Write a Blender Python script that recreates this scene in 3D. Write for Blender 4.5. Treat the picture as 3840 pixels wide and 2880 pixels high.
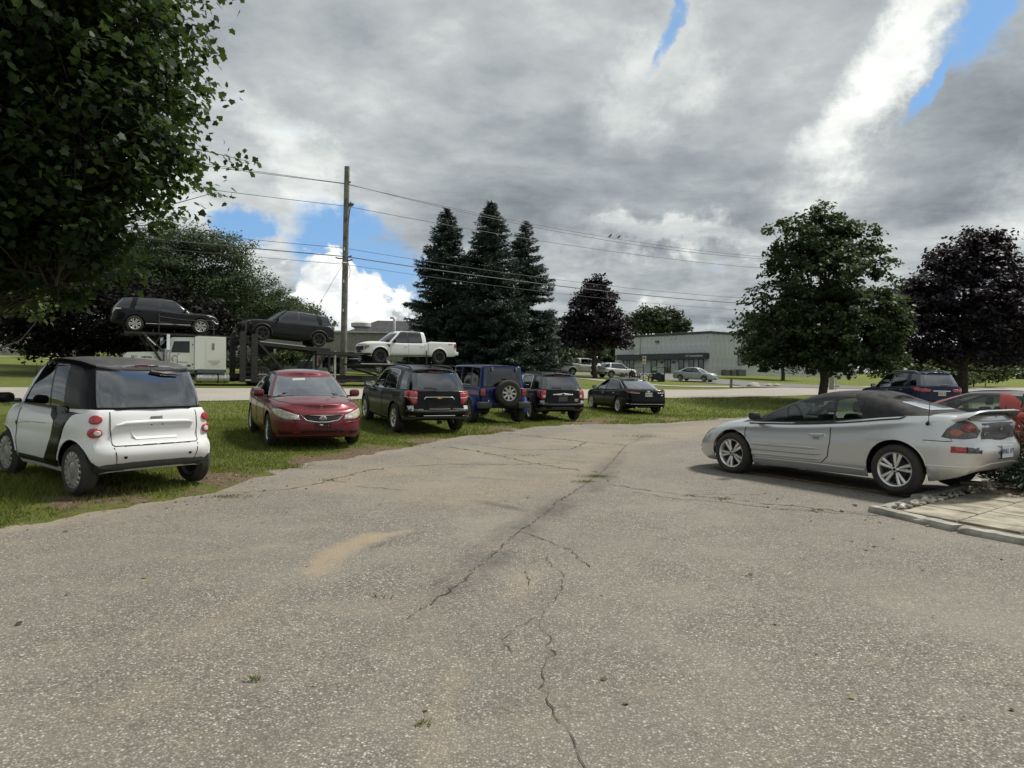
import bpy, bmesh, math, random
import numpy as np
from mathutils import Vector, Matrix, noise as mnoise
from mathutils.bvhtree import BVHTree
for _o in list(bpy.data.objects): bpy.data.objects.remove(_o)
R = math.radians
SC = bpy.context.scene
COL = SC.collection

# ------------------------------------------------------------------ camera
CAM_H = 1.473
cd = bpy.data.cameras.new('camera'); cam = bpy.data.objects.new('camera', cd); COL.objects.link(cam)
cd.sensor_width = 36.0; cd.lens = 36.0 * 2662 / 3840; cd.clip_end = 3000; cd.clip_start = .05
cam.matrix_world = Matrix.Translation((0, 0, CAM_H)) @ Matrix.Rotation(R(90) - math.atan(31.6 / 2662), 4, 'X') @ Matrix.Rotation(.0157, 4, 'Z')
SC.camera = cam

# ------------------------------------------------------------------ light
SUN_AZ, SUN_EL = 62.0, 56.0          # clockwise from +Y (view direction), above the horizon
sl = bpy.data.lights.new('sun', 'SUN'); so = bpy.data.objects.new('sun', sl); COL.objects.link(so)
sl.energy = 3.4; sl.angle = R(9); sl.color = (1.0, .95, .86)
_sd = Vector((math.sin(R(SUN_AZ)) * math.cos(R(SUN_EL)), math.cos(R(SUN_AZ)) * math.cos(R(SUN_EL)), math.sin(R(SUN_EL))))
so.rotation_euler = (-_sd).to_track_quat('-Z', 'Y').to_euler()
SC.view_settings.view_transform = 'Standard'; SC.view_settings.look = 'None'
SC.view_settings.exposure = 0.3; SC.view_settings.gamma = 1.0; SC.view_settings.use_curve_mapping = False
SC.cycles.max_bounces = 6; SC.cycles.diffuse_bounces = 2; SC.cycles.glossy_bounces = 3
SC.cycles.transparent_max_bounces = 12; SC.cycles.transmission_bounces = 3
SC.cycles.sample_clamp_direct = 5.0; SC.cycles.sample_clamp_indirect = 5.0
SC.cycles.caustics_reflective = False; SC.cycles.caustics_refractive = False

# ------------------------------------------------------------------ node helper
class N:
    def __init__(s, tree): s.t = tree; s.n = tree.nodes; s.l = tree.links
    def new(s, typ, **kw):
        n = s.n.new(typ)
        for k, v in kw.items(): setattr(n, k, v)
        return n
    def put(s, sock, v):
        if v is None: return
        if isinstance(v, bpy.types.NodeSocket): s.l.new(v, sock)
        else:
            if isinstance(v, (tuple, list)) and len(v) == 3 and sock.type == 'RGBA': v = (*v, 1)
            sock.default_value = v
    def m(s, op, a, b=None, c=None, clamp=False):
        n = s.new('ShaderNodeMath', operation=op, use_clamp=clamp)
        for i, v in enumerate((a, b, c)):
            if v is not None: s.put(n.inputs[i], v)
        return n.outputs[0]
    def add(s, a, b): return s.m('ADD', a, b)
    def mul(s, a, b): return s.m('MULTIPLY', a, b)
    def sub(s, a, b): return s.m('SUBTRACT', a, b)
    def sstep(s, v, a, b, lo=0., hi=1.):
        n = s.new('ShaderNodeMapRange', interpolation_type='SMOOTHSTEP')
        s.put(n.inputs[0], v)
        for i, q in enumerate((a, b, lo, hi)): s.put(n.inputs[1 + i], q)
        return n.outputs[0]
    def mix(s, f, a, b, typ='MIX'):
        n = s.new('ShaderNodeMix', data_type='RGBA', blend_type=typ)
        s.put(n.inputs[0], f); s.put(n.inputs[6], a); s.put(n.inputs[7], b)
        return n.outputs[2]
    def noise(s, vec, scale, detail=4, rough=.5, dist=0., out=0, lac=2.0):
        n = s.new('ShaderNodeTexNoise')
        if vec is not None: s.put(n.inputs['Vector'], vec)
        s.put(n.inputs['Scale'], scale); s.put(n.inputs['Detail'], detail); s.put(n.inputs['Roughness'], rough); s.put(n.inputs['Distortion'], dist)
        return n.outputs[out]
    def vor(s, vec, scale, feature='F1', out='Color', rnd=1.):
        n = s.new('ShaderNodeTexVoronoi', feature=feature)
        if vec is not None: s.put(n.inputs['Vector'], vec)
        s.put(n.inputs['Scale'], scale); s.put(n.inputs['Randomness'], rnd)
        return n.outputs[out]
    def comb(s, x, y, z):
        n = s.new('ShaderNodeCombineXYZ')
        for i, v in enumerate((x, y, z)): s.put(n.inputs[i], v)
        return n.outputs[0]
    def sep(s, v):
        n = s.new('ShaderNodeSeparateXYZ'); s.put(n.inputs[0], v); return n.outputs
    def vm(s, op, a, b=None):
        n = s.new('ShaderNodeVectorMath', operation=op); s.put(n.inputs[0], a)
        if b is not None: s.put(n.inputs[1], b)
        return n.outputs[0]
    def ramp(s, f, stops, interp='LINEAR'):
        n = s.new('ShaderNodeValToRGB'); n.color_ramp.interpolation = interp
        e = n.color_ramp.elements
        while len(e) < len(stops): e.new(.5)
        for q, (p, c) in zip(e, stops): q.position = p; q.color = (*c, 1) if len(c) == 3 else c
        s.put(n.inputs[0], f); return n.outputs[0]
    def attr(s, name, out='Fac'):
        n = s.new('ShaderNodeAttribute'); n.attribute_name = name; return n.outputs[out]
    def coord(s, out='Object'): return s.new('ShaderNodeTexCoord').outputs[out]

# ------------------------------------------------------------------ sky: physical sky seen through broken cloud
world = bpy.data.worlds.new('World'); SC.world = world; world.use_nodes = True
w = N(world.node_tree); w.n.clear()
D = w.vm('NORMALIZE', w.coord('Generated'))
dx, dy, dz = w.sep(D)
sky = w.new('ShaderNodeTexSky', sky_type='NISHITA', sun_disc=False, sun_elevation=R(SUN_EL), sun_rotation=R(SUN_AZ), air_density=1.0, dust_density=.6, ozone_density=2.0)
zc = w.add(w.m('MAXIMUM', dz, 0.0), .13)
P = w.comb(w.m('DIVIDE', dx, zc), w.m('DIVIDE', dy, zc), 0.)
az = w.mul(w.m('ARCTAN2', dx, dy), 57.2958); el = w.mul(w.m('ARCSINE', dz), 57.2958)
wv = w.noise(D, 7.0, 6, .62, .0, 1); wx, wy, wz = w.sep(wv)
wx = w.mul(w.sub(wx, .5), 1.); wy = w.mul(w.sub(wy, .5), 1.)
def blob(a0, e0, ra, re, rot=0., soft=.55, warp=1.0):
    """1 inside an uneven ellipse of sky round azimuth a0, elevation e0 (degrees)"""
    a = w.add(w.sub(az, a0), w.mul(wx, warp * 14)); e = w.add(w.sub(el, e0), w.mul(wy, warp * 14))
    c, s_ = math.cos(R(rot)), math.sin(R(rot))
    u = w.m('DIVIDE', w.add(w.mul(a, c), w.mul(e, s_)), ra); v = w.m('DIVIDE', w.sub(w.mul(e, c), w.mul(a, s_)), re)
    d = w.m('SQRT', w.add(w.mul(u, u), w.mul(v, v)))
    return w.sstep(d, 1.0 + soft, 1.0 - soft)
n1 = w.noise(P, 1.05, 8, .6, .15)
n2 = w.noise(w.vm('ADD', P, (7.3, 2.1, 4.)), 2.1, 7, .62, .1)
n3 = w.noise(w.vm('ADD', P, (1.3, 9.1, 2.)), .55, 3, .5, .2)
lum = w.add(w.add(w.mul(n1, .50), w.mul(n2, .38)), w.mul(n3, .28))
for (a0, e0, ra, re, rot, k) in [(27.5, 21, 9.5, 2.3, 54, .17), (10.5, 22, 3.5, 6, -30, .10), (3, 16, 9, 5, 0, -.06), (33, 15, 5, 6, 40, -.10),
                                 (13, 10.2, 7, 1.3, 0, .16), (36, 11, 3, 3, 0, .12), (15, 5.5, 14, 2.0, 0, -.06), (4, 3.0, 18, 1.6, 0, .20), (-17, 14.5, 2.2, 6, 20, .08), (20, 10, 5, 3, 30, -.05)]:
    lum = w.add(lum, w.mul(blob(a0, e0, ra, re, rot), k))
cl = w.ramp(lum, [(.40, (.165, .19, .215)), (.52, (.30, .33, .35)), (.61, (.44, .47, .475)), (.70, (.66, .685, .67)), (.82, (1.0, 1.0, .95))])
# where the cloud opens
gaps = None
for (a0, e0, ra, re, rot, s_) in [(-12.0, 9.2, 6.0, 3.3, -22, .45), (12.3, 26.0, 3.6, .65, 62, .8), (35.2, 25.0, 5.2, 1.5, 50, .7), (30.4, 19.6, 2.6, .5, 52, .8), (-21, 11.0, 2.2, 1.2, -10, .6), (80, 52, 24, 11, 20, .7)]:
    b = blob(a0, e0, ra, re, rot, s_, .55)
    gaps = b if gaps is None else w.m('MAXIMUM', gaps, b)
open_ = w.m('MAXIMUM', gaps, w.sstep(w.noise(w.vm('ADD', P, (3.7, 5.5, 1.)), .42, 3, .55), .70, .78))
low = w.sstep(el, 40, 24, 0., 1.)
cover = w.sub(1.0, w.sstep(w.add(open_, w.mul(w.sub(n2, .52), 2.1)), .22, 1.0))
skyc = w.mix(.6, sky.outputs[0], (1.6, 3.7, 6.9))
base = w.mix(cover, skyc, w.vm('MULTIPLY', cl, (10., 10., 10.)))
# bright cumulus heads low on the left
cu_n = w.noise(w.comb(w.mul(az, .14), w.mul(el, .19), 3.3), 1.25, 7, .6, .3)
cu_h = w.add(w.mul(w.sub(w.noise(w.comb(w.mul(az, .15), 1.7, 0.), 1.0, 3, .5), .5), 13.), 6.6)
cu_h = w.add(cu_h, w.mul(w.sub(cu_n, .5), 12.))
cum = w.sstep(w.sub(cu_h, el), -.25, .55)
cum = w.mul(cum, w.sstep(w.m('ABSOLUTE', w.add(az, 19.)), 19., 11.))
cu_l = w.noise(w.comb(w.mul(az, .2), w.mul(el, .28), 8.1), 1.6, 5, .62, .4)
cuc = w.ramp(w.add(w.mul(cu_l, .8), w.mul(cu_n, .35)), [(.38, (.42, .47, .52)), (.52, (.66, .69, .70)), (.66, (.93, .93, .90))])
base = w.mix(cum, base, w.vm('MULTIPLY', cuc, (10., 10., 10.)))
hz = w.sstep(el, 4.5, 0.)
base = w.mix(w.mul(hz, .55), base, (6.6, 7.0, 7.0))
base = w.mix(w.sstep(dz, .0, -.08), base, (1.6, 1.6, 1.4))
bg = w.new('ShaderNodeBackground'); w.put(bg.inputs[0], base); bg.inputs[1].default_value = .1
wo = w.new('ShaderNodeOutputWorld'); w.l.new(bg.outputs[0], wo.inputs[0])
world.cycles.sampling_method = 'MANUAL'; world.cycles.sample_map_resolution = 512

# ------------------------------------------------------------------ materials
MAT = {}
def mat(name, col=(.5, .5, .5), rough=.5, metal=0., coat=0., spec=.5, var=0., vscale=8., bump=0., bscale=60., emit=None, tint2=None):
    """plain procedural material: base colour broken up by noise, fine relief"""
    if name in MAT: return MAT[name]
    m = bpy.data.materials.new(name); m.use_nodes = True; n = N(m.node_tree)
    b = n.n['Principled BSDF']; c = n.coord()
    colour = col
    if var:
        f = n.noise(c, vscale, 6, .6)
        t2 = tint2 or tuple(v * (1 - var) for v in col)
        colour = n.mix(n.sstep(f, .35, .68), tuple(min(1, v * (1 + var * .5)) for v in col), t2)
        n.put(b.inputs['Roughness'], n.sstep(f, .3, .7, max(0, rough - .08), min(1, rough + .12)))
    else: b.inputs['Roughness'].default_value = rough
    n.put(b.inputs['Base Color'], colour if not isinstance(colour, tuple) else (*colour, 1))
    b.inputs['Metallic'].default_value = metal; b.inputs['Coat Weight'].default_value = coat; b.inputs['Coat Roughness'].default_value = .04
    b.inputs['Specular IOR Level'].default_value = spec
    if bump:
        bp = n.new('ShaderNodeBump'); bp.inputs['Strength'].default_value = bump; bp.inputs['Distance'].default_value = .01
        n.put(bp.inputs['Height'], n.noise(c, bscale, 5, .6)); n.l.new(bp.outputs[0], b.inputs['Normal'])
    if emit: b.inputs['Emission Color'].default_value = (*emit[0], 1); b.inputs['Emission Strength'].default_value = emit[1]
    MAT[name] = m; return m
def paint(name, col=(.5, .5, .5), metal=0., rough=.32, flake=0., dirt=.12, coat=.65, spec=.25):
    """car paint: base under clear coat, a little road dust towards its rougher patches"""
    if name in MAT: return MAT[name]
    m = bpy.data.materials.new(name); m.use_nodes = True; n = N(m.node_tree); b = n.n['Principled BSDF']; c = n.coord()
    f = n.noise(c, 2.2, 6, .65); d = n.mul(n.sstep(f, .45, .78), dirt)
    colr = n.mix(d, col, (.30, .27, .22))
    if flake:
        fl = n.noise(c, 900, 1, .5); colr = n.mix(n.sstep(fl, .3, .75), colr, tuple(min(1, v * (1 + flake)) for v in col))
    n.put(b.inputs['Base Color'], colr); b.inputs['Metallic'].default_value = metal; b.inputs['Roughness'].default_value = rough
    b.inputs['Coat Weight'].default_value = coat; b.inputs['Specular IOR Level'].default_value = spec; n.put(b.inputs['Coat Roughness'], n.sstep(f, .35, .8, .03, .16))
    MAT[name] = m; return m
def glass(name, tint=(.35, .42, .40), refl=1.0):
    if name in MAT: return MAT[name]
    m = bpy.data.materials.new(name); m.use_nodes = True; n = N(m.node_tree); n.n.remove(n.n['Principled BSDF'])
    t = n.new('ShaderNodeBsdfTransparent'); t.inputs[0].default_value = (*tint, 1)
    g = n.new('ShaderNodeBsdfGlossy'); g.inputs['Roughness'].default_value = .03; g.inputs['Color'].default_value = (.93, .96, 1., 1)
    lw = n.new('ShaderNodeFresnel'); lw.inputs[0].default_value = 1.5
    f = n.m('MULTIPLY', n.add(lw.outputs[0], .05), refl, clamp=True)
    mx = n.new('ShaderNodeMixShader'); n.put(mx.inputs[0], f); n.l.new(t.outputs[0], mx.inputs[1]); n.l.new(g.outputs[0], mx.inputs[2])
    n.l.new(mx.outputs[0], n.n['Material Output'].inputs[0]); MAT[name] = m; return m
def lens(name, col, rough=.08):
    m = mat(name, col, rough, 0, 1.0, .6, .25, 40.); return m

# ------------------------------------------------------------------ objects
def ob(name, verts, faces, m, parent=None, smooth=False, normals=None, edges=()):
    me = bpy.data.meshes.new(name); me.from_pydata([tuple(v) for v in verts], list(edges), faces)
    if m is not None: me.materials.append(m)
    if smooth: me.polygons.foreach_set('use_smooth', [True] * len(me.polygons))
    me.update()
    if normals is not None: me.normals_split_custom_set_from_vertices(normals)
    o = bpy.data.objects.new(name, me); COL.objects.link(o)
    if parent is not None: o.parent = parent
    return o
def tag(o, label=None, cat=None, group=None, kind=None):
    if label: o['label'] = label
    if cat: o['category'] = cat
    if group: o['group'] = group
    if kind: o['kind'] = kind
    return o
def thing(name, label, cat, loc=(0, 0, 0), rz=0., group=None, pitch=0., roll=0.):
    o = bpy.data.objects.new(name, None); COL.objects.link(o); o.empty_display_size = .2
    o.matrix_world = Matrix.Translation(loc) @ Matrix.Rotation(R(rz), 4, 'Z') @ Matrix.Rotation(-R(pitch), 4, 'Y') @ Matrix.Rotation(R(roll), 4, 'X')
    return tag(o, label, cat, group)
class MB:
    """collects shapes of ONE piece"""
    def __init__(s): s.v = []; s.f = []
    def add(s, vs, fs):
        o = len(s.v); s.v += [tuple(v) for v in vs]; s.f += [tuple(i + o for i in f) for f in fs]; return s
    def box(s, c, d, rot=None, taper=1., bev=0.):
        x, y, z = (q / 2 for q in d); T = taper
        if bev:
            b = min(bev, x * .9, y * .9, z * .9); vs = []
            bm = bmesh.new(); bmesh.ops.create_cube(bm, size=1.)
            for q in bm.verts: q.co = Vector((q.co.x * 2 * x * (T if q.co.z > 0 else 1), q.co.y * 2 * y * (T if q.co.z > 0 else 1), q.co.z * 2 * z))
            bmesh.ops.bevel(bm, geom=bm.edges[:], offset=b, segments=2, affect='EDGES', profile=.5)
            bm.verts.index_update(); vs = [q.co.copy() for q in bm.verts]; fs = [[q.index for q in f.verts] for f in bm.faces]; bm.free()
        else:
            vs = [Vector((a * x * (T if c_ > 0 else 1), b_ * y * (T if c_ > 0 else 1), c_ * z)) for a in (-1, 1) for b_ in (-1, 1) for c_ in (-1, 1)]
            fs = [(0, 1, 3, 2), (4, 6, 7, 5), (0, 4, 5, 1), (2, 3, 7, 6), (0, 2, 6, 4), (1, 5, 7, 3)]
        if rot is not None: vs = [rot @ v for v in vs]
        return s.add([v + Vector(c) for v in vs], fs)
    def bar(s, a, b, wd, ht, up=(0, 0, 1)):
        a, b = Vector(a), Vector(b); t = (b - a).normalized(); up = Vector(up)
        if abs(t.dot(up)) > .99: up = Vector((1, 0, 0))
        sd = t.cross(up).normalized(); u = sd.cross(t)
        vs = [p + sd * (i * wd / 2) + u * (j * ht / 2) for p in (a, b) for i, j in ((-1, -1), (1, -1), (1, 1), (-1, 1))]
        return s.add(vs, [(0, 3, 2, 1), (4, 5, 6, 7), (0, 1, 5, 4), (1, 2, 6, 5), (2, 3, 7, 6), (3, 0, 4, 7)])
    def tube(s, pts, r, n=8, caps=True):
        pts = [Vector(p) for p in pts]; rs = r if isinstance(r, (list, tuple)) else [r] * len(pts)
        rings = []; prev = None
        for i, p in enumerate(pts):
            t = (pts[min(i + 1, len(pts) - 1)] - pts[max(i - 1, 0)]).normalized()
            if prev is None: prev = t.orthogonal().normalized()
            a = (prev - t * prev.dot(t)).normalized(); prev = a; b = t.cross(a)
            rings.append([p + (a * math.cos(k * 2 * math.pi / n) + b * math.sin(k * 2 * math.pi / n)) * rs[i] for k in range(n)])
        vs = [v for q in rings for v in q]; fs = []
        for i in range(len(pts) - 1):
            for k in range(n): fs.append((i * n + k, i * n + (k + 1) % n, (i + 1) * n + (k + 1) % n, (i + 1) * n + k))
        if caps: fs += [tuple(range(n))[::-1], tuple((len(pts) - 1) * n + k for k in range(n))]
        return s.add(vs, fs)
    def lathe(s, prof, n=24, axis='z', c=(0, 0, 0)):
        vs = []; fs = []; m_ = len(prof)
        for k in range(n):
            a = 2 * math.pi * k / n
            for h_, r_ in prof:
                p = (r_ * math.cos(a), r_ * math.sin(a), h_)
                if axis == 'y': p = (r_ * math.cos(a), h_, r_ * math.sin(a))
                if axis == 'x': p = (h_, r_ * math.cos(a), r_ * math.sin(a))
                vs.append((p[0] + c[0], p[1] + c[1], p[2] + c[2]))
        for k in range(n):
            for j in range(m_ - 1): fs.append((k * m_ + j, ((k + 1) % n) * m_ + j, ((k + 1) % n) * m_ + j + 1, k * m_ + j + 1))
        return s.add(vs, fs)
    def prism(s, poly, h0, h1, axis='y'):
        n = len(poly); vs = []
        for h_ in (h0, h1):
            for a, b in poly: vs.append({'y': (a, h_, b), 'z': (a, b, h_), 'x': (h_, a, b)}[axis])
        fs = [tuple(range(n)), tuple(range(n, 2 * n))[::-1]] + [(i, (i + 1) % n, n + (i + 1) % n, n + i) for i in range(n)]
        return s.add(vs, fs)
    def build(s, name, m, parent=None, smooth=False):
        o = ob(name, s.v, s.f, m, parent)
        bm = bmesh.new(); bm.from_mesh(o.data); bmesh.ops.recalc_face_normals(bm, faces=bm.faces[:]); bm.to_mesh(o.data); bm.free()
        if smooth:
            o.data.polygons.foreach_set('use_smooth', [True] * len(o.data.polygons)); o.data.set_sharp_from_angle(angle=R(38))
        return o
def text(name, body, size, mw, m, parent=None, extrude=.003, bold=0., sx=1.0):
    """lettering turned into a mesh; mw places it: local x along the line, y up, z out of the surface"""
    cu = bpy.data.curves.new(name, 'FONT'); cu.body = body; cu.size = size; cu.extrude = extrude; cu.offset = bold; cu.align_x = 'CENTER'; cu.align_y = 'CENTER'; cu.resolution_u = 2
    t = bpy.data.objects.new(name, cu); COL.objects.link(t)
    bpy.context.view_layer.update()
    me = bpy.data.meshes.new_from_object(t.evaluated_get(bpy.context.evaluated_depsgraph_get())); bpy.data.objects.remove(t); bpy.data.curves.remove(cu)
    me.materials.clear(); me.materials.append(m); me.transform(mw @ Matrix.Diagonal((sx, 1, 1, 1)))
    o = bpy.data.objects.new(name, me); COL.objects.link(o)
    if parent is not None: o.parent = parent
    return o
def frame(o, xd, yd):
    """matrix with local x = xd, y = yd at o"""
    x = Vector(xd).normalized(); y = Vector(yd).normalized(); z = x.cross(y)
    return Matrix(((x.x, y.x, z.x, o[0]), (x.y, y.y, z.y, o[1]), (x.z, y.z, z.z, o[2]), (0, 0, 0, 1)))
rng = np.random.default_rng(7); random.seed(7)

# ================================================================== terrain and setting
PHI = 33.0                                           # direction of the street
ND = (-math.sin(R(PHI)), math.cos(R(PHI))); TD = (math.cos(R(PHI)), math.sin(R(PHI)))
QP = [(-1000, -.0), (20.5, 0), (22.5, .03), (27, .42), (33, .70), (38.5, .74), (42, .92), (53, 1.33), (1000, 1.33 + .03 * 947)]
def TZ(x, y):
    x = np.asarray(x, float); y = np.asarray(y, float); q = ND[0] * x + ND[1] * y
    z = np.interp(q, [p[0] for p in QP], [p[1] for p in QP])
    z = z + np.clip(x - 13, 0, 12) * .028 * np.clip((q - 8) / 6, 0, 1)
    z = z - .34 * np.clip((x - 5) / 10, 0, 1) * np.clip((q - 36) / 10, 0, 1) * np.clip((66 - q) / 10, 0, 1)
    return np.minimum(z, 5.5)
def tz(x, y): return float(TZ(x, y))
# (x, y, heading, height of its ground, pitch) for each car standing on the verge
PADL = [(-4.53, 15.23, -63.2, .07, -1.2), (-2.85, 19.84, 116.3, .04, 2.4), (-1.15, 24.22, 114.1, -.02, 1.2), (1.01, 26.38, 108.3, -.06, 1.0), (4.8, 30.57, 106.1, .02, .8), (-5.16, 8.98, 144.5, .085, 2.0)]
PADZ = [p[3] + .012 for p in PADL]; PADP = [p[4] for p in PADL]
def pads(x, y, z):
    for (px, py, a, h_, pt) in PADL:
        dx_, dy_ = x - px, y - py; u = dx_ * math.cos(R(a)) + dy_ * math.sin(R(a)); v = -dx_ * math.sin(R(a)) + dy_ * math.cos(R(a))
        d = np.maximum(np.abs(u) - 2.0, np.abs(v) - .8); w_ = np.clip(1 - d / 1.6, 0, 1); w_ = w_ * w_ * (3 - 2 * w_)
        z = z * (1 - w_) + (h_ + u * math.tan(R(pt))) * w_
    return z
def qt(q, t): return (ND[0] * q + TD[0] * t, ND[1] * q + TD[1] * t)
def vn(x, y, sc, oct=3, seed=0):
    """cheap fractal value noise in numpy, 0..1"""
    x = np.asarray(x, float) * sc; y = np.asarray(y, float) * sc; tot = 0; amp = 1; s = 0
    for o in range(oct):
        xi = np.floor(x).astype(np.int64); yi = np.floor(y).astype(np.int64); fx = x - xi; fy = y - yi
        fx = fx * fx * (3 - 2 * fx); fy = fy * fy * (3 - 2 * fy)
        def hsh(a, b):
            h = (a * 374761393 + b * 668265263 + (seed + o) * 1442695041) & 0xffffffff
            h = ((h ^ (h >> 13)) * 1274126177) & 0xffffffff
            return ((h ^ (h >> 16)) & 0xffff) / 65535.
        v = (hsh(xi, yi) * (1 - fx) + hsh(xi + 1, yi) * fx) * (1 - fy) + (hsh(xi, yi + 1) * (1 - fx) + hsh(xi + 1, yi + 1) * fx) * fy
        tot = tot + v * amp; s += amp; amp *= .5; x = x * 2.03 + 17.; y = y * 2.03 + 5.
    return tot / s
def inpoly(x, y, poly):
    x = np.asarray(x); y = np.asarray(y); ins = np.zeros(x.shape, bool); n = len(poly)
    for i in range(n):
        x0, y0 = poly[i]; x1, y1 = poly[(i + 1) % n]
        if y0 == y1: continue
        c = ((y0 > y) != (y1 > y)) & (x < (x1 - x0) * (y - y0) / (y1 - y0) + x0); ins ^= c
    return ins
def segdist(x, y, pts):
    d = np.full(np.shape(x), 1e9)
    for (x0, y0), (x1, y1) in zip(pts, pts[1:]):
        vx, vy = x1 - x0, y1 - y0; L = vx * vx + vy * vy + 1e-9
        t = np.clip(((x - x0) * vx + (y - y0) * vy) / L, 0, 1)
        d = np.minimum(d, np.hypot(x - x0 - t * vx, y - y0 - t * vy))
    return d
def gridmesh(name, X, Y, Z, m, attrs=None, keep=None):
    """X,Y,Z 2D arrays -> quad sheet"""
    h_, w_ = X.shape; idx = np.arange(h_ * w_).reshape(h_, w_)
    q = np.stack([idx[:-1, :-1], idx[:-1, 1:], idx[1:, 1:], idx[1:, :-1]], -1).reshape(-1, 4)
    if keep is not None: q = q[keep.reshape(-1)]
    co = np.stack([X, Y, Z], -1).reshape(-1, 3)
    o = fastmesh(name, co, q, m)
    o.data.polygons.foreach_set('use_smooth', np.ones(len(q), bool))
    for k, v in (attrs or {}).items():
        a = o.data.attributes.new(k, 'FLOAT', 'POINT'); a.data.foreach_set('value', np.asarray(v, np.float32).reshape(-1))
    return o
def fastmesh(name, co, faces, m, parent=None, attr=None):
    """numpy verts (n,3) and equal-sized faces (f,k)"""
    me = bpy.data.meshes.new(name); f, k = faces.shape
    me.vertices.add(len(co)); me.vertices.foreach_set('co', np.asarray(co, np.float32).ravel())
    me.loops.add(f * k); me.loops.foreach_set('vertex_index', faces.astype(np.int32).ravel())
    me.polygons.add(f); me.polygons.foreach_set('loop_start', np.arange(0, f * k, k, dtype=np.int32))
    me.update(calc_edges=True)
    if m is not None: me.materials.append(m)
    for an, av in (attr or {}).items():
        a = me.attributes.new(an, 'FLOAT', 'FACE' if len(av) == f else 'POINT'); a.data.foreach_set('value', np.asarray(av, np.float32))
    o = bpy.data.objects.new(name, me); COL.objects.link(o)
    if parent is not None: o.parent = parent
    return o

# ---- materials of the ground
def m_grass():
    m = bpy.data.materials.new('lawn'); m.use_nodes = True; n = N(m.node_tree); b = n.n['Principled BSDF']; c = n.coord()
    f1 = n.noise(c, .35, 5, .6); f2 = n.noise(c, 3.5, 6, .65); f3 = n.noise(c, 45, 4, .7); f4 = n.noise(n.vm('MULTIPLY', c, (1., 1., 1.)), 160, 2, .7)
    col = n.mix(n.sstep(f1, .35, .68), (.125, .165, .034), (.175, .195, .045))
    col = n.mix(n.sstep(f2, .45, .7), col, (.085, .115, .024))
    col = n.mix(n.mul(n.sstep(f3, .45, .65), .75), col, (.22, .22, .07))
    col = n.mix(n.mul(n.sstep(f4, .5, .7), .6), col, (.055, .08, .02))
    dirt = n.attr('bare')
    soil = n.mix(n.sstep(n.noise(c, 14, 6, .7), .4, .6), (.25, .19, .125), (.15, .11, .07))
    soil = n.mix(n.mul(n.sstep(n.vor(c, 70, out='Distance'), .25, .1), .5), soil, (.38, .33, .26))
    df = n.sstep(n.add(dirt, n.mul(n.sub(f2, .5), .9)), .42, .62)
    col = n.mix(df, col, soil)
    n.put(b.inputs['Base Color'], col); b.inputs['Roughness'].default_value = .95; b.inputs['Specular IOR Level'].default_value = .15
    bp = n.new('ShaderNodeBump'); bp.inputs['Strength'].default_value = .8; bp.inputs['Distance'].default_value = .04
    n.put(bp.inputs['Height'], n.add(f3, f4)); n.l.new(bp.outputs[0], b.inputs['Normal'])
    return m
def m_asphalt(name, base, lo, hi, scale, attrs=True, agg=.5):
    m = bpy.data.materials.new(name); m.use_nodes = True; n = N(m.node_tree); b = n.n['Principled BSDF']; c = n.coord()
    wob = n.vm('ADD', c, n.vm('MULTIPLY', n.noise(c, 40, 3, .5, 0, 1), (.012, .012, .0)))
    ce = n.sep(n.vor(wob, scale, out='Color'))[0]; di = n.vor(wob, scale, out='Distance')
    ce2 = n.sep(n.vor(wob, scale * 1.9, out='Color'))[1]
    st = n.ramp(ce, [(0., lo), (.42, base), (.78, tuple(v * 1.12 for v in base)), (.9, tuple(v * .5 + u * .5 for v, u in zip(base, hi))), (1., hi)])
    st = n.mix(n.mul(n.sstep(ce2, .62, .95), .55), st, lo)
    st = n.mix(n.mul(n.sstep(ce2, .25, .05), .35), st, hi)
    st = n.mix(n.mul(n.sstep(di, .28, .5), .65), st, tuple(v * .8 for v in lo))
    f0 = n.noise(c, .8, 5, .6, .3)
    col = n.mix(n.mul(agg, n.sstep(f0, .25, .62, .45, 1.)), base, st)
    f1 = n.noise(c, .45, 5, .6); f2 = n.noise(c, 2.6, 6, .65)
    col = n.mix(n.mul(n.sstep(f1, .4, .7), .30), col, tuple(v * .62 for v in base))
    col = n.mix(n.mul(n.sstep(f2, .48, .75), .22), col, tuple(v * w_ for v, w_ in zip(base, (1.35, 1.25, 1.05))))
    if attrs:
        fine = n.noise(c, 9, 6, .7); g = n.mul(n.sub(fine, .5), .7)
        dk = n.mul(n.sstep(n.add(n.attr('dark'), g), .2, .9), .62)
        col = n.mix(dk, col, (.052, .048, .042))
        sd = n.mul(n.sstep(n.add(n.attr('sand'), g), .15, 1.0), .72)
        col = n.mix(sd, col, n.mix(n.noise(c, 120, 2, .6), (.37, .295, .205), (.29, .23, .155)))
    n.put(b.inputs['Base Color'], col); b.inputs['Roughness'].default_value = .88; b.inputs['Specular IOR Level'].default_value = .3
    bp = n.new('ShaderNodeBump'); bp.inputs['Strength'].default_value = .55; bp.inputs['Distance'].default_value = .006
    n.put(bp.inputs['Height'], n.sub(n.mul(ce, .6), n.mul(di, 1.2))); n.l.new(bp.outputs[0], b.inputs['Normal'])
    return m
M_GRASS = m_grass()
M_LOT = m_asphalt('lot asphalt', (.265, .243, .205), (.085, .077, .065), (.66, .62, .55), 78, True, .92)
M_ROAD = m_asphalt('street asphalt', (.36, .335, .295), (.25, .235, .20), (.5, .48, .43), 40, False, .35)
M_DRIVE = m_asphalt('drive asphalt', (.19, .185, .175), (.12, .12, .12), (.3, .29, .28), 40, False, .35)
M_CONC = mat('concrete', (.38, .35, .29), .9, var=.3, vscale=3.5, bump=.5, bscale=120)
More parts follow.
